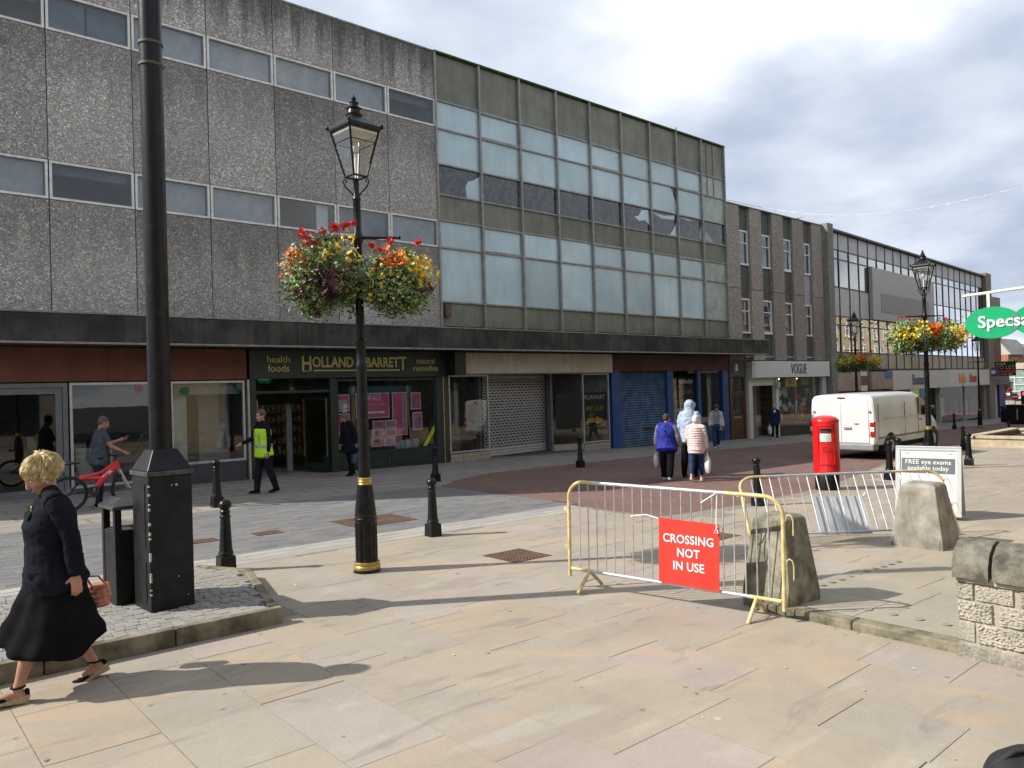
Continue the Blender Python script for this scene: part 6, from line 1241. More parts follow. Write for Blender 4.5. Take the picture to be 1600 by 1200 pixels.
# ---- red mountain bike
t = thing('bicycle', 'red full-suspension mountain bike held by the man in the grey shirt', 'bicycle', (3.15, 16.28, gz(3.5)), R(2)); BR_ = mat('red bike frame', (.55, .012, .015), .3, coat=.5); BKB = mat('black bike parts', (.015, .015, .016), .45)
def wheel(x):
    w_ = MB(); w_.tube([(x+.315*math.cos(2*math.pi*k/40), 0, .33+.315*math.sin(2*math.pi*k/40)) for k in range(40)], .024, 8, close=True); wo = w_.obj('wheel', M['rubber'], t, smooth=60)
    MB().tube([(x+.285*math.cos(2*math.pi*k/40), 0, .33+.285*math.sin(2*math.pi*k/40)) for k in range(40)], .011, 6, close=True).obj('rim', BKB, wo, smooth=60); sp2 = MB()
    for k in range(24): a = 2*math.pi*k/24; sp2.tube([(x, .02*(-1)**k, .33), (x+.285*math.cos(a), 0, .33+.285*math.sin(a))], .0016, 4)
    tag(sp2.obj('spoke', M['alu'], wo), kind='stuff'); MB().tube([(x, -.05, .33), (x, .05, .33)], .025, 10).obj('hub', BKB, wo)
wheel(.0); wheel(1.06)
f = MB(); f.tube([(.86, 0, .80), (.62, 0, .60), (.42, 0, .34)], [(.058, .036), (.066, .04), (.05, .036)], 10); fo = f.obj('down_tube', BR_, t, smooth=50); MB().tube([(.85, 0, .86), (.55, 0, .68), (.18, 0, .60)], [(.045, .03), (.034, .026), (.055, .034)], 10).obj('top_tube', BR_, t, smooth=50); MB().tube([(.55, 0, .58), (.18, 0, .62)], [(.045, .028), (.055, .03)], 10).obj('seat_strut', BR_, t, smooth=50); MB().tube([(.87, 0, .74), (.83, 0, .90)], .045, 12).obj('head_tube', BR_, t, smooth=50)
text('lettering', 'TREK', .085, mat('white frame print', (.75, .75, .75), .5), fo, (.665, -.036, .645), extrude=.001, bold=.003).rotation_euler = (R(90), R(-42), 0)
for s_ in (-1, 1):
    MB().tube([(.0, .06*s_, .33), (.40, .05*s_, .36)], .012, 8).obj('chain_stay', BKB, t); MB().tube([(.0, .06*s_, .33), (.22, .04*s_, .58)], .011, 8).obj('rear_stay', BKB, t); MB().tube([(.88, .06*s_, .72), (1.06, .06*s_, .33)], [.022, .018], 8).obj('fork_leg', M['alu'], t, smooth=50)
    MB().tube([(.82, 0, .96), (.84, .12*s_, .99), (.80, .31*s_, 1.0)], .013, 8).obj('handlebar', BKB, t, smooth=50); MB().tube([(.805, .20*s_, .998), (.80, .32*s_, 1.0)], .018, 8).obj('grip', M['rubber'], t); MB().box(.36, .48, *sorted((.1*s_, .18*s_)), .22 if s_ > 0 else .42, .24 if s_ > 0 else .44).obj('pedal', BKB, t); MB().tube([(.42, .06*s_, .34), (.42, .1*s_, .23 if s_ > 0 else .43)], .011, 6).obj('crank', M['alu'], t)
MB().tube([(.83, 0, .9), (.82, 0, .97)], .018, 8).obj('stem', BKB, t); MB().tube([(.20, 0, .60), (.12, 0, .88)], .015, 8).obj('seat_post', BKB, t); MB().loft([(-.06, 0, .90), (.06, 0, .905), (.2, 0, .90)], [(.07, .025), (.05, .025), (.02, .015)], (0, 1, 0), 12).obj('saddle', BKB, t, smooth=60); MB().tube([(.42, -.05, .34), (.42, -.065, .34)], .09, 20).obj('chain_ring', BKB, t)
# ================================================================ people
SKIN = mat('skin', (.46, .25, .18), .55, var=.12, scale=9, spec=.4); SKIN2 = mat('tanned skin', (.40, .21, .145), .55, var=.15, scale=9, spec=.4)
def fabric(n, c, r=.85, v=.2, s=12, b=.35): return mat(n, c, r, var=v, scale=s, bump=b, bscale=120, spec=.08)
wr_tex = bpy.data.textures.new('folds', 'CLOUDS'); wr_tex.noise_scale = .085; wr_tex.noise_depth = 2
fine_tex = bpy.data.textures.new('fine folds', 'CLOUDS'); fine_tex.noise_scale = .035; fine_tex.noise_depth = 2
def soft(mb, name, ma, parent, voxel=.010, smooth=4, folds=.0, tex=None):
    """fuse overlapping limbs into one continuous surface"""
    o = mb.obj(name, ma, parent)
    r_ = o.modifiers.new('fuse', 'REMESH'); r_.mode = 'VOXEL'; r_.voxel_size = voxel; r_.use_smooth_shade = True
    s_ = o.modifiers.new('smooth', 'SMOOTH'); s_.factor = .5; s_.iterations = smooth
    if folds:
        d = o.modifiers.new('folds', 'DISPLACE'); d.texture = tex or wr_tex; d.strength = folds; d.mid_level = .5; d.texture_coords = 'LOCAL'
    return o
def hand(mb, W, f, nrm, s, sc, curl):
    f, nrm, s = f.normalized(), nrm.normalized(), s.normalized()
    mb.loft([W-f*.03*sc, W+f*.02*sc, W+f*.06*sc, W+f*.092*sc], [(.024*sc, .019*sc), (.033*sc, .017*sc), (.040*sc, .016*sc), (.037*sc, .013*sc)], s, 12)
    for j, ln_ in enumerate((.070, .080, .074, .058)):
        p = W+f*.088*sc+s*(.031-.0205*j)*sc; pts = [p]; a = 0
        for k, fr in enumerate((.45, .32, .23)):
            a += R((28, 42, 30)[k])*curl; d = f*math.cos(a)+nrm*math.sin(a); p = p+d*ln_*fr*sc*1.12; pts.append(p)
        mb.loft(pts, [.0088*sc, .0085*sc, .0078*sc, .0066*sc], s, 8)
    p0 = W+f*.025*sc+s*.03*sc; d1 = (f*.6+s*.75+nrm*.35).normalized(); d2 = (f*.85+s*.25+nrm*(.3+.4*curl)).normalized()
    mb.loft([p0, p0+d1*.042*sc, p0+d1*.042*sc+d2*.036*sc, p0+d1*.042*sc+d2*.058*sc], [.0125*sc, .011*sc, .0098*sc, .008*sc], nrm, 8)
class Person:
    def __init__(s, label, loc, heading, H=1.7, w=1.0, legs=((18, 8), (-14, 22)), arms=((-14, 6, 12), (16, 6, 25)), lean=3, head=(5, 0), belly=1.0, turn=0, skin=None, voxel=.010, curl=(.5, .5), group=None, feet=(0, 0)):
        s.t = thing('person', label, 'person', loc, heading, group); s.H, s.w, s.k, s.vox, s.belly = H, w, H/1.7, voxel, belly; k = s.k
        s.skin = skin or SKIN; V = Vector; tl, sl_, an = .245*H, .24*H, .045*H
        hips, low = [], 0; s.L = []
        for i, (a, kb) in enumerate(legs):
            sd_ = 1 if i == 0 else -1; h = V((0, sd_*.058*H*(.7+.3*w), 0)); d1 = V((math.sin(R(a)), 0, -math.cos(R(a)))); d2 = V((math.sin(R(a-kb)), 0, -math.cos(R(a-kb))))
            kn = h+d1*tl; ak = kn+d2*sl_; s.L.append([h, kn, ak, feet[i]])
        def toe_low(l): 
            p = R(l[3]); return min(l[2].z-an*math.cos(p)-.06*k*math.sin(max(0, p))*1.0, l[2].z-an-.14*k*math.sin(max(0, -p)))
        low = min(toe_low(l) for l in s.L); up = V((0, 0, -low))
        for l in s.L:
            for j in range(3): l[j] = l[j]+up
        s.P = V((0, 0, 0))+up; le = R(lean); s.up = V((math.sin(le), 0, math.cos(le))); tn = R(turn); s.side = V((-math.sin(tn), math.cos(tn), 0)); s.fw = s.side.cross(s.up).normalized()
        s.C = s.P+s.up*.285*H; s.N = s.P+s.up*.33*H+s.fw*.005; s.A = []
        for i, (fw, ab, el) in enumerate(arms):
            sd_ = 1 if i == 0 else -1; sh = s.P+s.up*.298*H+s.side*sd_*.102*H*(.75+.25*w)
            d1 = (-s.up*math.cos(R(fw))+s.fw*math.sin(R(fw))); d1 = (d1*math.cos(R(ab))+s.side*sd_*math.sin(R(ab))).normalized()
            d2 = (-s.up*math.cos(R(fw+el))+s.fw*math.sin(R(fw+el))); d2 = (d2*math.cos(R(ab*.4))+s.side*sd_*math.sin(R(ab*.4))).normalized()
            eb = sh+d1*.172*H; wr = eb+d2*.145*H; s.A.append((sh, eb, wr, d2))
        hp, hy = R(head[0]), R(head[1]); s.Rh = Matrix((s.fw, s.side, s.up)).transposed()@Matrix.Rotation(hy, 3, 'Z')@Matrix.Rotation(hp, 3, 'Y')
        s.hc = s.N+s.up*.045*H+s.Rh@V((.018, 0, .072))*k; s.curl = curl
        s.body()
    def hpt(s, x, y, z): return s.hc+s.Rh@(Vector((x, y, z))*s.k)
    def torso(s, mb, off, z0=-.02, z1=.315, flare=0):
        """rings from hem (fraction of height below the hip joint) to shoulder"""
        H, w, b, k = s.H, s.w, s.belly, s.k; prof = [(-.14, .100, .088), (-.07, .102, .082), (-.02, .102, .078), (.05, .092, .070), (.12, .086, .066), (.19, .094, .070), (.25, .100, .066), (.28, .088, .054), (.305, .058, .044)]
        pts, rad = [], []
        for q, ry, rx_ in prof:
            if q < z0-1e-6 or q > z1+1e-6: continue
            fl = 1+flare*max(0, (.05-q)); bb = b if q < .24 else 1+(b-1)*.3
            pts.append(s.P+s.up*q*H+s.fw*(.012*H*(bb-1)*4 if -.05 < q < .24 else 0)); rad.append(((ry*H*w+off)*fl, (rx_*H*bb*(.6+.4*w)+off)*fl))
        mb.loft(pts, rad, s.side, 20, .3)
        if z1 > .3:
            for i in (0, 1): mb.loft([s.N+s.up*.01*k, s.N.lerp(s.A[i][0], .5)+s.up*.012*k, s.A[i][0]+s.up*.0*k], [.045*k+off*.6, .046*k+off*.8, .050*k+off], s.fw, 14, .3)
    def arm(s, mb, i, off, t0=0, t1=1, cuff=0):
        sh, eb, wr, d = s.A[i]; k = s.k*(.85+.15*s.w); pts, rad = [], []
        top = sh+(s.up*.012+s.side*(-.02 if i == 0 else .02))*s.k
        for q, p, r_ in ((0, top, .048), (.12, sh.lerp(eb, .2), .05), (.3, sh.lerp(eb, .6), .044), (.5, eb, .038), (.62, eb.lerp(wr, .25), .039), (.8, eb.lerp(wr, .62), .032), (1, wr, .0245)):
            if t0-1e-6 <= q <= t1+1e-6: pts.append(p); rad.append(((r_*k+off*(1+cuff*q)), (r_*k+off*(1+cuff*q))))
        mb.loft(pts, rad, s.side, 14, .3)
    def leg(s, mb, i, off, t0=0, t1=1, flare=0, sl=1):
        h, kn, ak, _ = s.L[i]; k = s.k*(.75+.25*s.w)*sl; pts, rad = [], []
        for q, p, r_ in ((0, h+Vector((0, 0, .04)), .088), (.15, h.lerp(kn, .3), .083), (.3, h.lerp(kn, .62), .069), (.5, kn, .054), (.62, kn.lerp(ak, .25), .054), (.75, kn.lerp(ak, .5), .047), (.9, kn.lerp(ak, .8), .034), (1, ak, .032)):
            if t0-1e-6 <= q <= t1+1e-6: pts.append(p); fl = off*(1+flare*max(0, q-.4)); rad.append((r_*k+fl, r_*k*1.02+fl))
        mb.loft(pts, rad, (0, 1, 0), 14, .25)
    def foot(s, mb, i, off, h=1, heel=0):
        ak, p, k = s.L[i][2], R(s.L[i][3]), s.k; f = Vector((math.cos(p), 0, -math.sin(p))); u = Vector((math.sin(p), 0, math.cos(p))); b = ak-u*.043*s.H
        mb.loft([b-f*.055*k+u*.034*k, b-f*.02*k+u*.038*k, b+f*.05*k+u*.033*k, b+f*.11*k+u*.024*k, b+f*.165*k+u*.018*k], [(.030*k+off, .034*k+off*.3), (.034*k+off, .038*k+off*.3), (.040*k+off, .032*k+off*.3), (.044*k+off, .023*k+off*.3), (.032*k+off, .016*k+off*.3)], (0, 1, 0), 14, .4)
        return b, f, u
    def body(s):
        mb = MB(); k = s.k; s.torso(mb, 0)
        for i in (0, 1):
            s.leg(mb, i, 0); s.foot(mb, i, -.004); s.arm(mb, i, 0); sh, eb, wr, d = s.A[i]; sd_ = 1 if i == 0 else -1
            hand(mb, wr, d, -s.side*sd_, s.fw, k*.98, s.curl[i])
        mb.loft([s.N-s.up*.05, s.N, s.hpt(-.02, 0, -.06)], [(.058*k, .055*k), (.052*k, .054*k), (.05*k, .055*k)], s.side, 14, .2)
        e = lambda c, r_, rot=None: mb.ell(s.hpt(*c), [q*k for q in r_], s.Rh if rot is None else s.Rh@rot, 20, 14)
        e((-.012, 0, .028), (.096, .076, .088)); e((.02, 0, -.03), (.072, .062, .088)); e((.04, 0, -.078), (.045, .042, .036)); e((.062, 0, -.098), (.024, .024, .018)); e((.06, 0, .03), (.034, .056, .03))
        mb.loft([s.hpt(.085, 0, .014), s.hpt(.104, 0, -.016), s.hpt(.114, 0, -.032), s.hpt(.10, 0, -.044)], [(.009*k, .01*k), (.012*k, .012*k), (.015*k, .012*k), (.016*k, .009*k)], s.side, 10, .4)
        e((.088, 0, -.066), (.012, .024, .007)); e((.086, 0, -.077), (.012, .021, .007))
        for y in (1, -1):
            e((.05, .042*y, -.03), (.032, .022, .028)); e((-.012, .076*y, -.012), (.02, .008, .032), Matrix.Rotation(R(-10), 3, 'Y')); e((.074, .03*y, .022), (.014, .02, .007))
        s.bo = soft(mb, 'body', s.skin, s.t, s.vox, 3)
        for y in (1, -1):
            MB().ell(s.hpt(.0715, .031*y, .004), [.012*k]*3, None, 10, 8).obj('eye', M.setdefault('eyewhite', mat('eye white', (.6, .57, .54), .3)), s.t, smooth=60); MB().ell(s.hpt(.0805, .031*y, .003), [.0045*k]*3, None, 8, 6).obj('iris', M.setdefault('iris', mat('iris', (.03, .03, .035), .2)), s.t, smooth=60)
        li = MB(); li.ell(s.hpt(.098, 0, -.071), [.004*k, .018*k, .006*k], s.Rh); li.obj('lips', M.setdefault('lips', mat('lips', (.38, .13, .11), .5)), s.t, smooth=60)
    def hair(s, ma, vol=.012, back=.0, nape=-.03, fold=.02, tex=None, fringe=0, voxel=.008):
        mb = MB(); k = s.k; e = lambda c, r_: mb.ell(s.hpt(*c), [q*k for q in r_], s.Rh, 20, 14)
        e((-.022, 0, .042), (.096+vol, .080+vol, .085+vol)); e((-.045, 0, nape+.03), (.066+vol+back, .076+vol*.8, .065+vol))
        if fringe: e((.045, 0, .082), (.045, .064, .026))
        o = soft(mb, 'hair', ma, s.t, voxel, 2, fold, tex or fine_tex); return o
    def trousers(s, ma, off=.012, flare=1.0, hem=1, folds=.016):
        mb = MB(); s.torso(mb, off*.8, -.07, .06)
        for i in (0, 1): s.leg(mb, i, off, 0, hem, flare)
        return soft(mb, 'trousers', ma, s.t, .011, 3, folds)
    def top(s, ma, off=.02, hem=-.07, sleeve=1, folds=.02, name='jacket', flare=0, cuff=0, collar=0):
        mb = MB(); s.torso(mb, off, hem, .315, flare)
        for i in (0, 1):
            ab = MB(); s.arm(ab, i, off*.8, 0, sleeve, cuff); soft(ab, 'sleeve', ma, s.t, .010, 3, folds*1.2)
        if collar: mb.loft([s.N-s.up*.05*s.k, s.N+s.up*.012*s.k], [(.075*s.k, .072*s.k), (.066*s.k, .066*s.k)], s.side, 16, .1)
        return soft(mb, name, ma, s.t, .010, 3, folds)
    def shoes(s, ma, sole=None, off=.008):
        for i in (0, 1):
            mb = MB(); b, f, u = s.foot(mb, i, off); o = soft(mb, 'shoe', ma, s.t, .008, 2)
            if sole: q = MB(); k = s.k; q.loft([b-f*.06*k+u*.008, b+f*.05*k+u*.008, b+f*.17*k+u*.008], [(.037*k, .009), (.046*k, .009), (.036*k, .009)], (0, 1, 0), 14, .4); q.obj('sole', sole, s.t, smooth=60)
def carrier_bag(label, loc, h, wd, ma, rot=0, group='plastic carrier bags'):
    t = thing('carrier_bag', label, 'bag', loc, rot, group); mb = MB(); n = 14; vs = []
    prof = [(-h, .55, .35), (-h*.97, .8, .6), (-h*.8, .95, .85), (-h*.5, 1, 1), (-h*.28, .8, .7), (-h*.2, .55, .35)]
    for z, a, b_ in prof:
        for k in range(n): an = 2*math.pi*k/n; q = 1+.16*noise.noise(Vector((math.cos(an)*2, math.sin(an)*2, z*9+h*30))); vs.append((wd*.5*a*math.cos(an)*q, wd*.3*b_*math.sin(an)*q, z))
    mb.add(vs, [(i*n+k, i*n+(k+1)%n, (i+1)*n+(k+1)%n, (i+1)*n+k) for i in range(len(prof)-1) for k in range(n)]+[tuple(range(n-1, -1, -1)), tuple((len(prof)-1)*n+k for k in range(n))]); mb.obj('bag', ma, t, smooth=50)
    for s_ in (-1, 1): MB().tube([(s_*wd*.2, 0, -h*.22), (s_*wd*.12, 0, -h*.08), (0, 0, .0)], [.014, .009, .008], 6).obj('handle', ma, t, smooth=50)
    return t
PLAS = mat('white carrier plastic', (.62, .64, .66), .35, var=.2, scale=8); PLAS2 = mat('printed carrier plastic', (.66, .62, .56), .35, var=.3, scale=7, col2=(.75, .75, .75))
def atp(p, v): return p.t.matrix_basis@v
bpy.context.view_layer.update()
curl_tex = bpy.data.textures.new('curl folds', 'CLOUDS'); curl_tex.noise_scale = .055; curl_tex.noise_depth = 1
NAVY = fabric('navy wool', (.010, .011, .017)); BLKC = fabric('black cloth', (.008, .008, .010), .9)
# ---- woman walking in the foreground
p = Person('woman in navy jacket and long black skirt striding past the tall pole', (1.10, 6.12, gz(1)), R(178), 1.63, 1.16, ((22, 6), (-10, 16)), ((-15, 8, 14), (-16, 6, 8)), 3, (30, 3), 1.22, 0, SKIN2, .0065, (.55, .9), None, (-8, 18))
p.top(NAVY, .022, -.115, 1, .016, 'jacket', .55, .35, 0)
k = p.k
co_ = MB(); co_.loft([p.N-p.up*.075-p.fw*.01, p.N-p.up*.0], [(.086, .082), (.066, .070)], p.side, 18, .1); soft(co_, 'collar', NAVY, p.t, .007, 2)
for y in (1, -1):                                                      # lapels, flaps
    b0v = p.P+p.up*.17*p.H+p.fw*.155+p.side*.012*y; b1v = p.N-p.up*.03+p.fw*.055+p.side*.055*y; md = p.P+p.up*.245*p.H+p.fw*.142+p.side*.095*y
    lp = MB(); q = p.fw*.012; lp.add([b0v, md, b1v, b0v+q, md+q, b1v+q], [(0,1,2),(5,4,3),(0,3,4,1),(1,4,5,2),(2,5,3,0)]); lp.obj('lapel', NAVY, p.t)
    fl = MB(); c_ = p.P+p.up*.005*p.H+p.fw*.13+p.side*y*.155; fl.fbox(c_, (.13, .012, .05), Matrix((p.fw, p.side, p.up)).transposed()@Matrix.Rotation(R(-38*y), 3, 'Z')); fl.obj('pocket_flap', NAVY, p.t, bevel=.006)
for q in (.13, .085, .04): MB().ell(p.P+p.up*q*p.H+p.fw*.172, (.010, .010, .010), None, 10, 8).obj('button', mat('pearl button', (.5, .46, .38), .3), p.t, smooth=60)
MB().ell(p.P+p.up*.27*p.H+p.fw*.125+p.side*.06, (.008, .012, .03), None, 10, 8).obj('brooch', M['gold'], p.t, smooth=60)
# the skirt swings back as she walks
sk = MB(); n = 56; rings = 16; vs = []
for i in range(rings):
    q = i/(rings-1); z = p.P.z+.09-q*(p.P.z+.09-.30)
    for j in range(n):
        a = 2*math.pi*j/n; ca, sa = math.cos(a), math.sin(a); fold = 1+q*(.11*math.sin(5*a+1.2+q)+.075*math.sin(9*a+.4+q*2.5)); rx_ = .160+.165*q**1.6; ry_ = .175+.07*q**1.4
        lift = .07*q*q*(max(0, ca)**2)+.0*sa+.025*q*math.sin(5*a+1.5)
        vs.append((ca*rx_*fold+.035*q, sa*ry_*fold, z+lift+.085*q*q*max(0, -ca)**2-.045*q*(1-abs(ca))))
sk.add(vs, [(i*n+j, i*n+(j+1)%n, (i+1)*n+(j+1)%n, (i+1)*n+j) for i in range(rings-1) for j in range(n)]); so = sk.obj('skirt', BLKC, p.t, smooth=80); dm = so.modifiers.new('folds', 'DISPLACE'); dm.texture = wr_tex; dm.strength = .035; dm.mid_level = .5; dm.texture_coords = 'LOCAL'; sol = so.modifiers.new('cloth', 'SOLIDIFY'); sol.thickness = .006
ROPE = mat('rope wedge sole', (.42, .31, .18), .85, var=.2, scale=40); SHOE = fabric('navy canvas shoe', (.012, .012, .02))
for i in (0, 1):                                                       # wedge shoes with ankle straps
    ak, pt = p.L[i][2], R(p.L[i][3]); f = Vector((math.cos(pt), 0, -math.sin(pt))); u = Vector((math.sin(pt), 0, math.cos(pt))); b = ak-u*.043*p.H
    toe = MB(); toe.loft([b+f*.07*k+u*.018*k, b+f*.12*k+u*.018*k, b+f*.175*k+u*.012*k], [(.046*k, .026*k), (.048*k, .025*k), (.034*k, .018*k)], (0, 1, 0), 14, .4); soft(toe, 'shoe_upper', SHOE, p.t, .006, 2)
    hl = MB(); hl.loft([b-f*.062*k+u*.02*k, b-f*.056*k+u*.075*k], [(.036*k, .022*k), (.03*k, .016*k)], (0, 1, 0), 14, .3); soft(hl, 'heel_cup', SHOE, p.t, .006, 2)
    MB().tube([ak+u*.022+Vector((.042*k*math.cos(a*.5236), .040*k*math.sin(a*.5236), 0)) for a in range(12)], .007, 6, close=True).obj('ankle_strap', SHOE, p.t, smooth=60)
    we = MB(); vs = []
    for q, h_, w_ in ((-.075, .062, .036), (-.02, .05, .04), (.05, .03, .046), (.12, .018, .05), (.19, .012, .034)):
        c_ = b+f*q*k; vs += [c_+Vector((0, w_*k, 0))-u*.012, c_-Vector((0, w_*k, 0))-u*.012, c_-Vector((0, w_*k, 0))*.92+u*(h_*k-.012), c_+Vector((0, w_*k, 0))*.92+u*(h_*k-.012)]
    we.add(vs, [(0,1,2,3), (19,18,17,16)]+[(4*i_+a, 4*i_+4+a, 4*i_+4+(a+1)%4, 4*i_+(a+1)%4) for i_ in range(4) for a in range(4)]); we.obj('wedge_sole', ROPE, p.t, bevel=.006)
BLOND = mat('blonde hair', (.56, .40, .16), .45, var=.35, scale=30, col2=(.80, .66, .36), spec=.4, bump=.6, bscale=70, rn=.3)
p.hair(BLOND, .008, .006, -.045, .018, curl_tex, 1, .007)
rg = random.Random(2); lk = MB()
for j in range(3400):                                                   # loose curls over the mass
    a = rg.uniform(0, 6.28); el = rg.uniform(-.5, 1.45); d = Vector((-.3+math.cos(a)*math.cos(el), math.sin(a)*math.cos(el), math.sin(el))).normalized()
    if d.x > .30 and d.z < .42: continue
    c_ = Vector((-.026, 0, .03))+Vector((d.x*.116, d.y*.099, d.z*.106)); crown = Vector((-.35, .25, .9)); tg = (d-crown); tg = (tg-d*tg.dot(d)); tg = (tg.normalized() if tg.length > .05 else d.orthogonal()); dn = d.cross(tg); pts = []; ph = a*2.0+el*3.0+rg.gauss(0, .35); fly = rg.random()**2*(2.2 if d.x < -.3 else 1)
    for m_ in range(6):
        q = m_/5; pts.append(p.hpt(*(c_+tg*.105*(q-.35)-d*.035*(q-.35)**2*4*.5+dn*.012*math.sin(q*4.6+ph)+d*(.002+.010*math.sin(q*4+ph*.6)+.022*q*fly))))
    lk.tube(pts, [.0012, .0021, .0023, .0021, .0017, .0006], 3)
tag(lk.obj('curls', BLOND, p.t, smooth=70), kind='stuff')
for y in (1, -1): MB().ell(p.hpt(-.005, .084*y, -.052), (.008, .008, .008), None, 10, 8).obj('earring', mat('pearl', (.7, .66, .6), .2), p.t, smooth=60)
lk = MB(); lk.tube([p.N+p.fw*.03+p.side*.055, p.N+p.fw*.085-p.up*.07+p.side*.02, p.N+p.fw*.11-p.up*.10, p.N+p.fw*.085-p.up*.07-p.side*.02, p.N+p.fw*.03-p.side*.055], .003, 6); lk.obj('necklace', M['gold'], p.t)
# wicker bag in her far hand
wv_ = p.A[1][2]+p.A[1][3]*.09; bl_ = atp(p, wv_); t = thing('wicker_bag', 'small red and tan wicker bag carried by the woman in navy', 'bag', (1.40, bl_.y-.02, bl_.z-.02)); WK = mat('tan red wicker', (.42, .09, .06), .7, var=.3, scale=18, col2=(.55, .26, .16), bump=.8, bscale=50)
mb = MB()
for z in range(5): mb.tube([(.09*(1-.06*abs(z-2))*math.cos(2*math.pi*k_/20), .055*math.sin(2*math.pi*k_/20), -.28+z*.042) for k_ in range(20)], .024, 8, close=True)
mb.box(-.07, .07, -.04, .04, -.28, -.10); t.scale = (.78, .8, .8); soft(mb, 'basket', WK, t, .008, 2)
MB().tube([(-.06, 0, -.10), (-.12, 0, .02), (bl_.x-1.40, .01, .0), (.0, 0, -.02), (.06, 0, -.10)], .010, 8).obj('handle', WK, t, smooth=60)
# ---- man with the bicycle
p = Person('man in grey T-shirt holding a bicycle and looking at his phone', (3.78, 16.72, gz(3.8)), R(4), 1.74, 1.12, ((4, 4), (-3, 3)), ((38, 6, 72), (28, 4, 38)), 4, (20, 0), 1.2, 0, SKIN2, .010, (.9, 1.0))
p.top(fabric('slate T-shirt', (.07, .08, .095)), .014, -.07, .36, .012, 'shirt', 0, 1.5); p.trousers(fabric('dark jeans', (.02, .03, .055)), .012); p.shoes(BLKC); p.hair(mat('cropped brown hair', (.10, .075, .055), .8, var=.3, scale=40), .002, 0, -.02, .006)
sp2 = MB(); sp2.fbox(p.P+p.up*.25*p.H+p.fw*.145+p.side*.02, (.01, .08, .06), None); sp2.obj('shirt_print', M['white'], p.t)
h_ = atp(p, p.A[0][2]+p.A[0][3]*.11); t = thing('mobile_phone', 'slim phone in the hand of the man with the bicycle', 'phone', h_, R(4)); MB().fbox((.03, 0, .025), (.14, .07, .009), Euler((0, R(-28), 0))).obj('case', BKB, t, bevel=.003); MB().fbox((.027, 0, .031), (.125, .062, .002), Euler((0, R(-28), 0))).obj('screen', mat('phone screen', (.25, .27, .3), .1), t)
# ---- man in the yellow vest
p = Person('man in bright yellow safety vest and dark clothes passing the open doorway', (6.90, 16.15, gz(6.9)), R(186), 1.80, 1.16, ((-9, 10), (10, 3)), ((-4, 5, 14), (24, 6, 46)), 2, (4, 8), 1.08, 0, SKIN, .010, (.5, .8), None, (7, -3))
DK = fabric('dark navy jumper', (.012, .013, .018)); p.top(DK, .014, -.03, 1, .014, 'jumper'); p.trousers(fabric('charcoal trousers', (.016, .017, .022)), .016, 1.6); p.shoes(BLKC, M['rubber'], .012); p.hair(mat('brown hair', (.10, .055, .03), .6, var=.3, scale=40, bump=.4), .008, 0, -.02, .012)
HV = mat('fluorescent yellow vest', (.50, .80, .02), .6, var=.08, scale=6, bump=.2, bscale=40); SV = mat('grey reflective tape', (.34, .36, .34), .4, var=.1)
mb = MB(); p.torso(mb, .026, -.07, .25)
for y in (1, -1): mb.loft([p.P+p.up*.22*p.H+p.side*.07*y+p.fw*.07, p.P+p.up*.315*p.H+p.side*.085*y, p.P+p.up*.22*p.H+p.side*.07*y-p.fw*.07], [(.06, .035), (.055, .03), (.06, .035)], p.side, 14, .3)
vo_ = soft(mb, 'safety_vest', HV, p.t, .010, 3, .014)
def band(ps, q0, q1, off, ma, name):
    mb = MB(); ps_ = [(q, a, b_) for q, a, b_ in ((-.07, .102, .082), (-.02, .102, .078), (.05, .092, .070), (.12, .086, .066), (.19, .094, .070), (.25, .102, .068))]
    def rad(q):
        for (qa, a1, b1), (qb, a2, b2) in zip(ps_, ps_[1:]):
            if qa <= q <= qb: f_ = (q-qa)/(qb-qa); return a1+(a2-a1)*f_, b1+(b2-b1)*f_
        return ps_[0][1:]
    n = 40; vs = []
    for q in (q0, q1):
        ry_, rx_ = rad(q); bb = ps.belly
        for j in range(n): a = 2*math.pi*j/n; vs.append(ps.P+ps.up*q*ps.H+ps.fw*(.012*ps.H*(bb-1)*4)+ps.side*((ry_*ps.H*ps.w+off)*math.cos(a))+ps.fw*((rx_*ps.H*bb*(.6+.4*ps.w)+off)*math.sin(a)))
    mb.add(vs, [(j, (j+1)%n, (j+1)%n+n, j+n) for j in range(n)]); return mb.obj(name, ma, ps.t, smooth=60)
band(p, .035, .065, .0375, SV, 'reflective_tape')
for y in (1, -1): MB().tube([p.P+p.up*.06*p.H+p.side*.085*y+p.fw*.15, p.P+p.up*.2*p.H+p.side*.09*y+p.fw*.158, p.P+p.up*.325*p.H+p.side*.088*y+p.fw*.02], [(.028, .006)]*3, 8, side=tuple(p.side)).obj('reflective_tape', SV, p.t, smooth=60)
MB().tube([p.hpt(-.0, .072, .006), p.hpt(.06, .066, .008), p.hpt(.098, .045, .006), p.hpt(.104, 0, .008), p.hpt(.098, -.045, .006), p.hpt(.06, -.066, .008), p.hpt(0, -.072, .006)], .004, 6).obj('glasses', BKB, p.t)
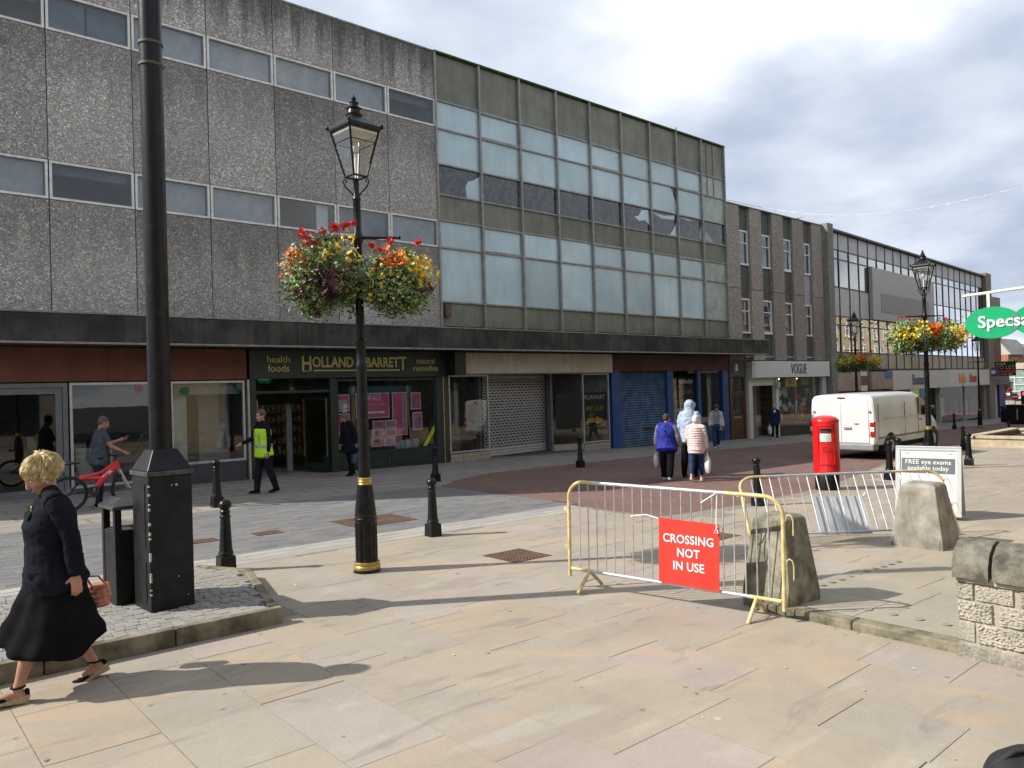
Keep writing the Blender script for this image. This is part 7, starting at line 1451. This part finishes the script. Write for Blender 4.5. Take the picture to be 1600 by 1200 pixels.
# ---- shopper by the window with the dark coat
p = Person('shopper in long dark coat and short grey-brown hair behind the near lamp post', (10.12, 18.15, gz(10.1)), R(190), 1.66, 1.0, ((6, 4), (-8, 8)), ((-10, 6, 10), (8, 6, 14)), 8, (26, 6), 1.05, 0, SKIN2, .011)
p.top(fabric('navy coat', (.012, .013, .02)), .03, -.14, 1, .016, 'coat', .5, .4, 1); p.trousers(BLKC, .018, 1.2); p.shoes(BLKC); p.hair(mat('grey brown hair', (.12, .085, .06), .7, var=.4, scale=40), .012, .004, -.04, .02)
h_ = atp(p, p.A[0][2]+p.A[0][3]*.10); t = thing('handbag', 'blue grey leather handbag held by the shopper behind the near lamp post', 'bag', h_, R(12)); mb = MB(); mb.fbox((0, 0, -.30), (.34, .13, .24), None, 0, .86); mb.obj('bag', mat('blue grey leather', (.045, .06, .095), .4, var=.2), t, bevel=.02)
for y in (-.05, .05): MB().tube([(-.1, y, -.18), (-.07, y*.6, -.05), (0, y*.2, .0), (.07, y*.6, -.05), (.1, y, -.18)], .008, 6).obj('handle', BLKC, t, smooth=60)
# ---- three shoppers walking away
p = Person('stout woman in blue and grey anorak carrying a clear bag', (14.45, 11.05, gz(14.5)), R(25), 1.53, 1.42, ((12, 4), (-12, 14)), ((6, 14, 14), (-4, 22, 22)), 3, (6, -24), 1.35, 0, SKIN, .010, (.9, .6), None, (0, 10))
AN = fabric('royal blue anorak', (.028, .035, .26), .6, .15); p.top(AN, .034, -.07, .12, .02, 'anorak', .15); AG = fabric('grey anorak sleeve', (.15, .15, .155), .7, .1)
mb = MB()
for i in (0, 1): p.arm(mb, i, .031, 0, 1, .2)
soft(mb, 'sleeves', AG, p.t, .010, 3, .018); mb = MB(); mb.loft([p.P+p.up*.235*p.H, p.P+p.up*.285*p.H, p.P+p.up*.318*p.H], [(.205, .150), (.195, .125), (.12, .09)], p.side, 20, .25); soft(mb, 'yoke', AG, p.t, .010, 3, .012)
mb = MB(); mb.loft([p.N-p.up*.05-p.fw*.07-p.side*.05, p.N-p.up*.07-p.fw*.10, p.N-p.up*.05-p.fw*.07+p.side*.05], [(.06, .05), (.075, .055), (.06, .05)], p.up, 14, .6); mb.loft([p.N-p.up*.03, p.N+p.up*.015], [(.085, .085), (.078, .078)], p.side, 16, .2); soft(mb, 'hood', AN, p.t, .010, 3, .012)
p.trousers(BLKC, .024, 1.4); p.shoes(mat('white trainers', (.5, .52, .56), .6), M['white']); p.hair(mat('dark brown hair', (.045, .03, .022), .7, var=.3, scale=40), .008, 0, -.03, .014)
MB().tube([p.P+p.up*.31*p.H-p.side*.09, p.P+p.up*.22*p.H-p.fw*.19, p.P+p.up*.05*p.H-p.side*.2-p.fw*.15], [(.016, .005)]*3, 8).obj('bag_strap', BLKC, p.t)
carrier_bag('thin clear carrier bag in the left hand of the woman in blue', atp(p, p.A[0][2]+p.A[0][3]*.09), .44, .26, PLAS, R(20))
p = Person('tall person in pale blue hooded top between the two women', (15.35, 11.05, gz(15.4)), R(22), 1.80, 1.12, ((-8, 8), (8, 4)), ((6, 8, 20), (4, 8, 40)), 4, (12, -30), 1.1, 0, SKIN, .011)
HB_ = fabric('pale blue fleece', (.36, .44, .56), .8, .1); p.top(HB_, .045, -.12, 1, .03, 'hooded_top', .1); mb = MB(); k = p.k; mb.ell(p.hpt(-.02, 0, .025), (.135*k, .115*k, .138*k), p.Rh, 22, 14); mb.loft([p.N-p.up*.09-p.fw*.02, p.N-p.up*.02-p.fw*.02, p.N+p.up*.06, p.N+p.up*.12], [(.19, .14), (.15, .135), (.125, .125), (.115, .12)], p.side, 16, .2); mb.ell(p.hpt(.05, 0, .06), (.085*k, .09*k, .085*k), p.Rh, 18, 12); soft(mb, 'hood', HB_, p.t, .010, 3, .02); p.trousers(BLKC, .022, .8); p.shoes(BLKC)
p = Person('white-haired woman in pale pink quilted jacket and jeans', (14.72, 10.42, gz(14.7)), R(28), 1.49, 1.15, ((-14, 18), (10, 4)), ((4, 10, 62), (2, 12, 10)), 4, (4, -14), 1.2, 0, SKIN, .010, (.5, .9), None, (12, 0))
PK = mat('pale pink quilting', (.64, .52, .50), .5, var=.08, scale=8, spec=.35); mb = MB(); H = p.H; p.torso(mb, .022, -.07, .305); [p.arm(mb, i, .02) for i in (0, 1)]
for j in range(11):                                                    # quilted rolls
    q = -.085+j*.037; ry_ = (.100-.010*abs(q-.05)/.1 if q < .2 else .095-.27*(q-.2)); mb.loft([p.P+p.up*(q-.011)*H, p.P+p.up*(q+.011)*H], [((ry_*H*p.w+.034), (.080*H*1.12+.03 if q < .2 else .09*H+.03-.35*(q-.2)*H*.5))]*2, p.side, 20, .14)
for i in (0, 1):
    sh, eb, wr, d = p.A[i]
    for j in range(8):
        f_ = j/7; c_ = sh.lerp(eb, f_*2) if f_ < .5 else eb.lerp(wr, f_*2-1); dd = (eb-sh if f_ < .5 else wr-eb).normalized(); r_ = .072-.026*f_; mb.loft([c_-dd*.016, c_+dd*.022], [r_, r_], p.side, 14, .5)
mb.loft([p.N-p.up*.06, p.N+p.up*.01], [(.085, .08), (.072, .072)], p.side, 16, .2); soft(mb, 'quilted_jacket', PK, p.t, .009, 1, .008)
p.trousers(fabric('blue jeans', (.025, .045, .11), .85, .3, 6), .012, .2, .9); p.shoes(mat('pink trainers', (.55, .40, .40), .6), M['white']); p.hair(mat('white hair', (.72, .70, .66), .6, var=.12, scale=40), .012, .004, -.04, .014)
carrier_bag('full printed white carrier bag in the right hand of the woman in pink', atp(p, p.A[1][2]+p.A[1][3]*.09), .50, .26, PLAS2, R(50))
# ---- people further off
p = Person('woman in cream jacket and jeans walking past the blue shop window', (24.4, 16.35, gz(24.4)), R(222), 1.62, 1.05, ((-16, 16), (16, 4)), ((4, 10, 22), (-6, 12, 40)), 3, (22, 10), 1.05, 0, SKIN2, .012, (.5, .5), None, (12, -4))
p.top(fabric('blue striped top', (.22, .26, .32), .8, .5, 30), .012, -.05, .3, .01, 'striped_top')
mb = MB()
for y in (1, -1): mb.loft([p.P-p.up*.1*p.H+p.side*.13*y-p.fw*.01, p.P+p.up*.1*p.H+p.side*.11*y-p.fw*.02, p.P+p.up*.27*p.H+p.side*.12*y-p.fw*.015], [(.075, .125), (.07, .12), (.08, .10)], p.side, 16, .3)
mb.loft([p.P-p.up*.1*p.H-p.fw*.08, p.P+p.up*.3*p.H-p.fw*.07], [(.17, .07), (.17, .06)], p.side, 16, .3)
for i in (0, 1): p.arm(mb, i, .024, 0, 1, .2)
soft(mb, 'open_jacket', fabric('cream jacket', (.50, .48, .41), .8, .1), p.t, .011, 3, .016); p.trousers(fabric('mid blue jeans', (.03, .055, .11), .85, .3, 6), .018, 1.4); p.shoes(mat('tan shoes', (.45, .38, .3), .6)); p.hair(mat('dark grey hair', (.05, .042, .038), .7, var=.3, scale=40), .016, .004, -.06, .02)
p = Person('woman in navy coat carrying a pale bag outside the clothes shop', (31.6, 18.1, gz(31.6)), R(212), 1.54, 1.12, ((8, 4), (-8, 10)), ((2, 8, 16), (2, 8, 12)), 2, (8, 0), 1.15, 0, SKIN, .013, (.6, .9))
p.top(fabric('navy anorak', (.018, .026, .065)), .034, -.12, 1, .02, 'coat', .2, .2, 1); p.trousers(BLKC, .014, .4); p.shoes(mat('pale shoes', (.5, .48, .46), .6)); p.hair(mat('grey blonde hair', (.35, .28, .2), .7, var=.3, scale=40), .012, .004, -.04, .02); MB().loft([p.N+p.fw*.10-p.up*.02, p.N+p.fw*.16-p.up*.10], [(.05, .02), (.03, .015)], p.side, 12, .4).obj('scarf', M['white'], p.t, smooth=60)
carrier_bag('pale blue carrier bag held by the woman outside the clothes shop', atp(p, p.A[1][2]+p.A[1][3]*.09), .48, .32, PLAS, R(40))
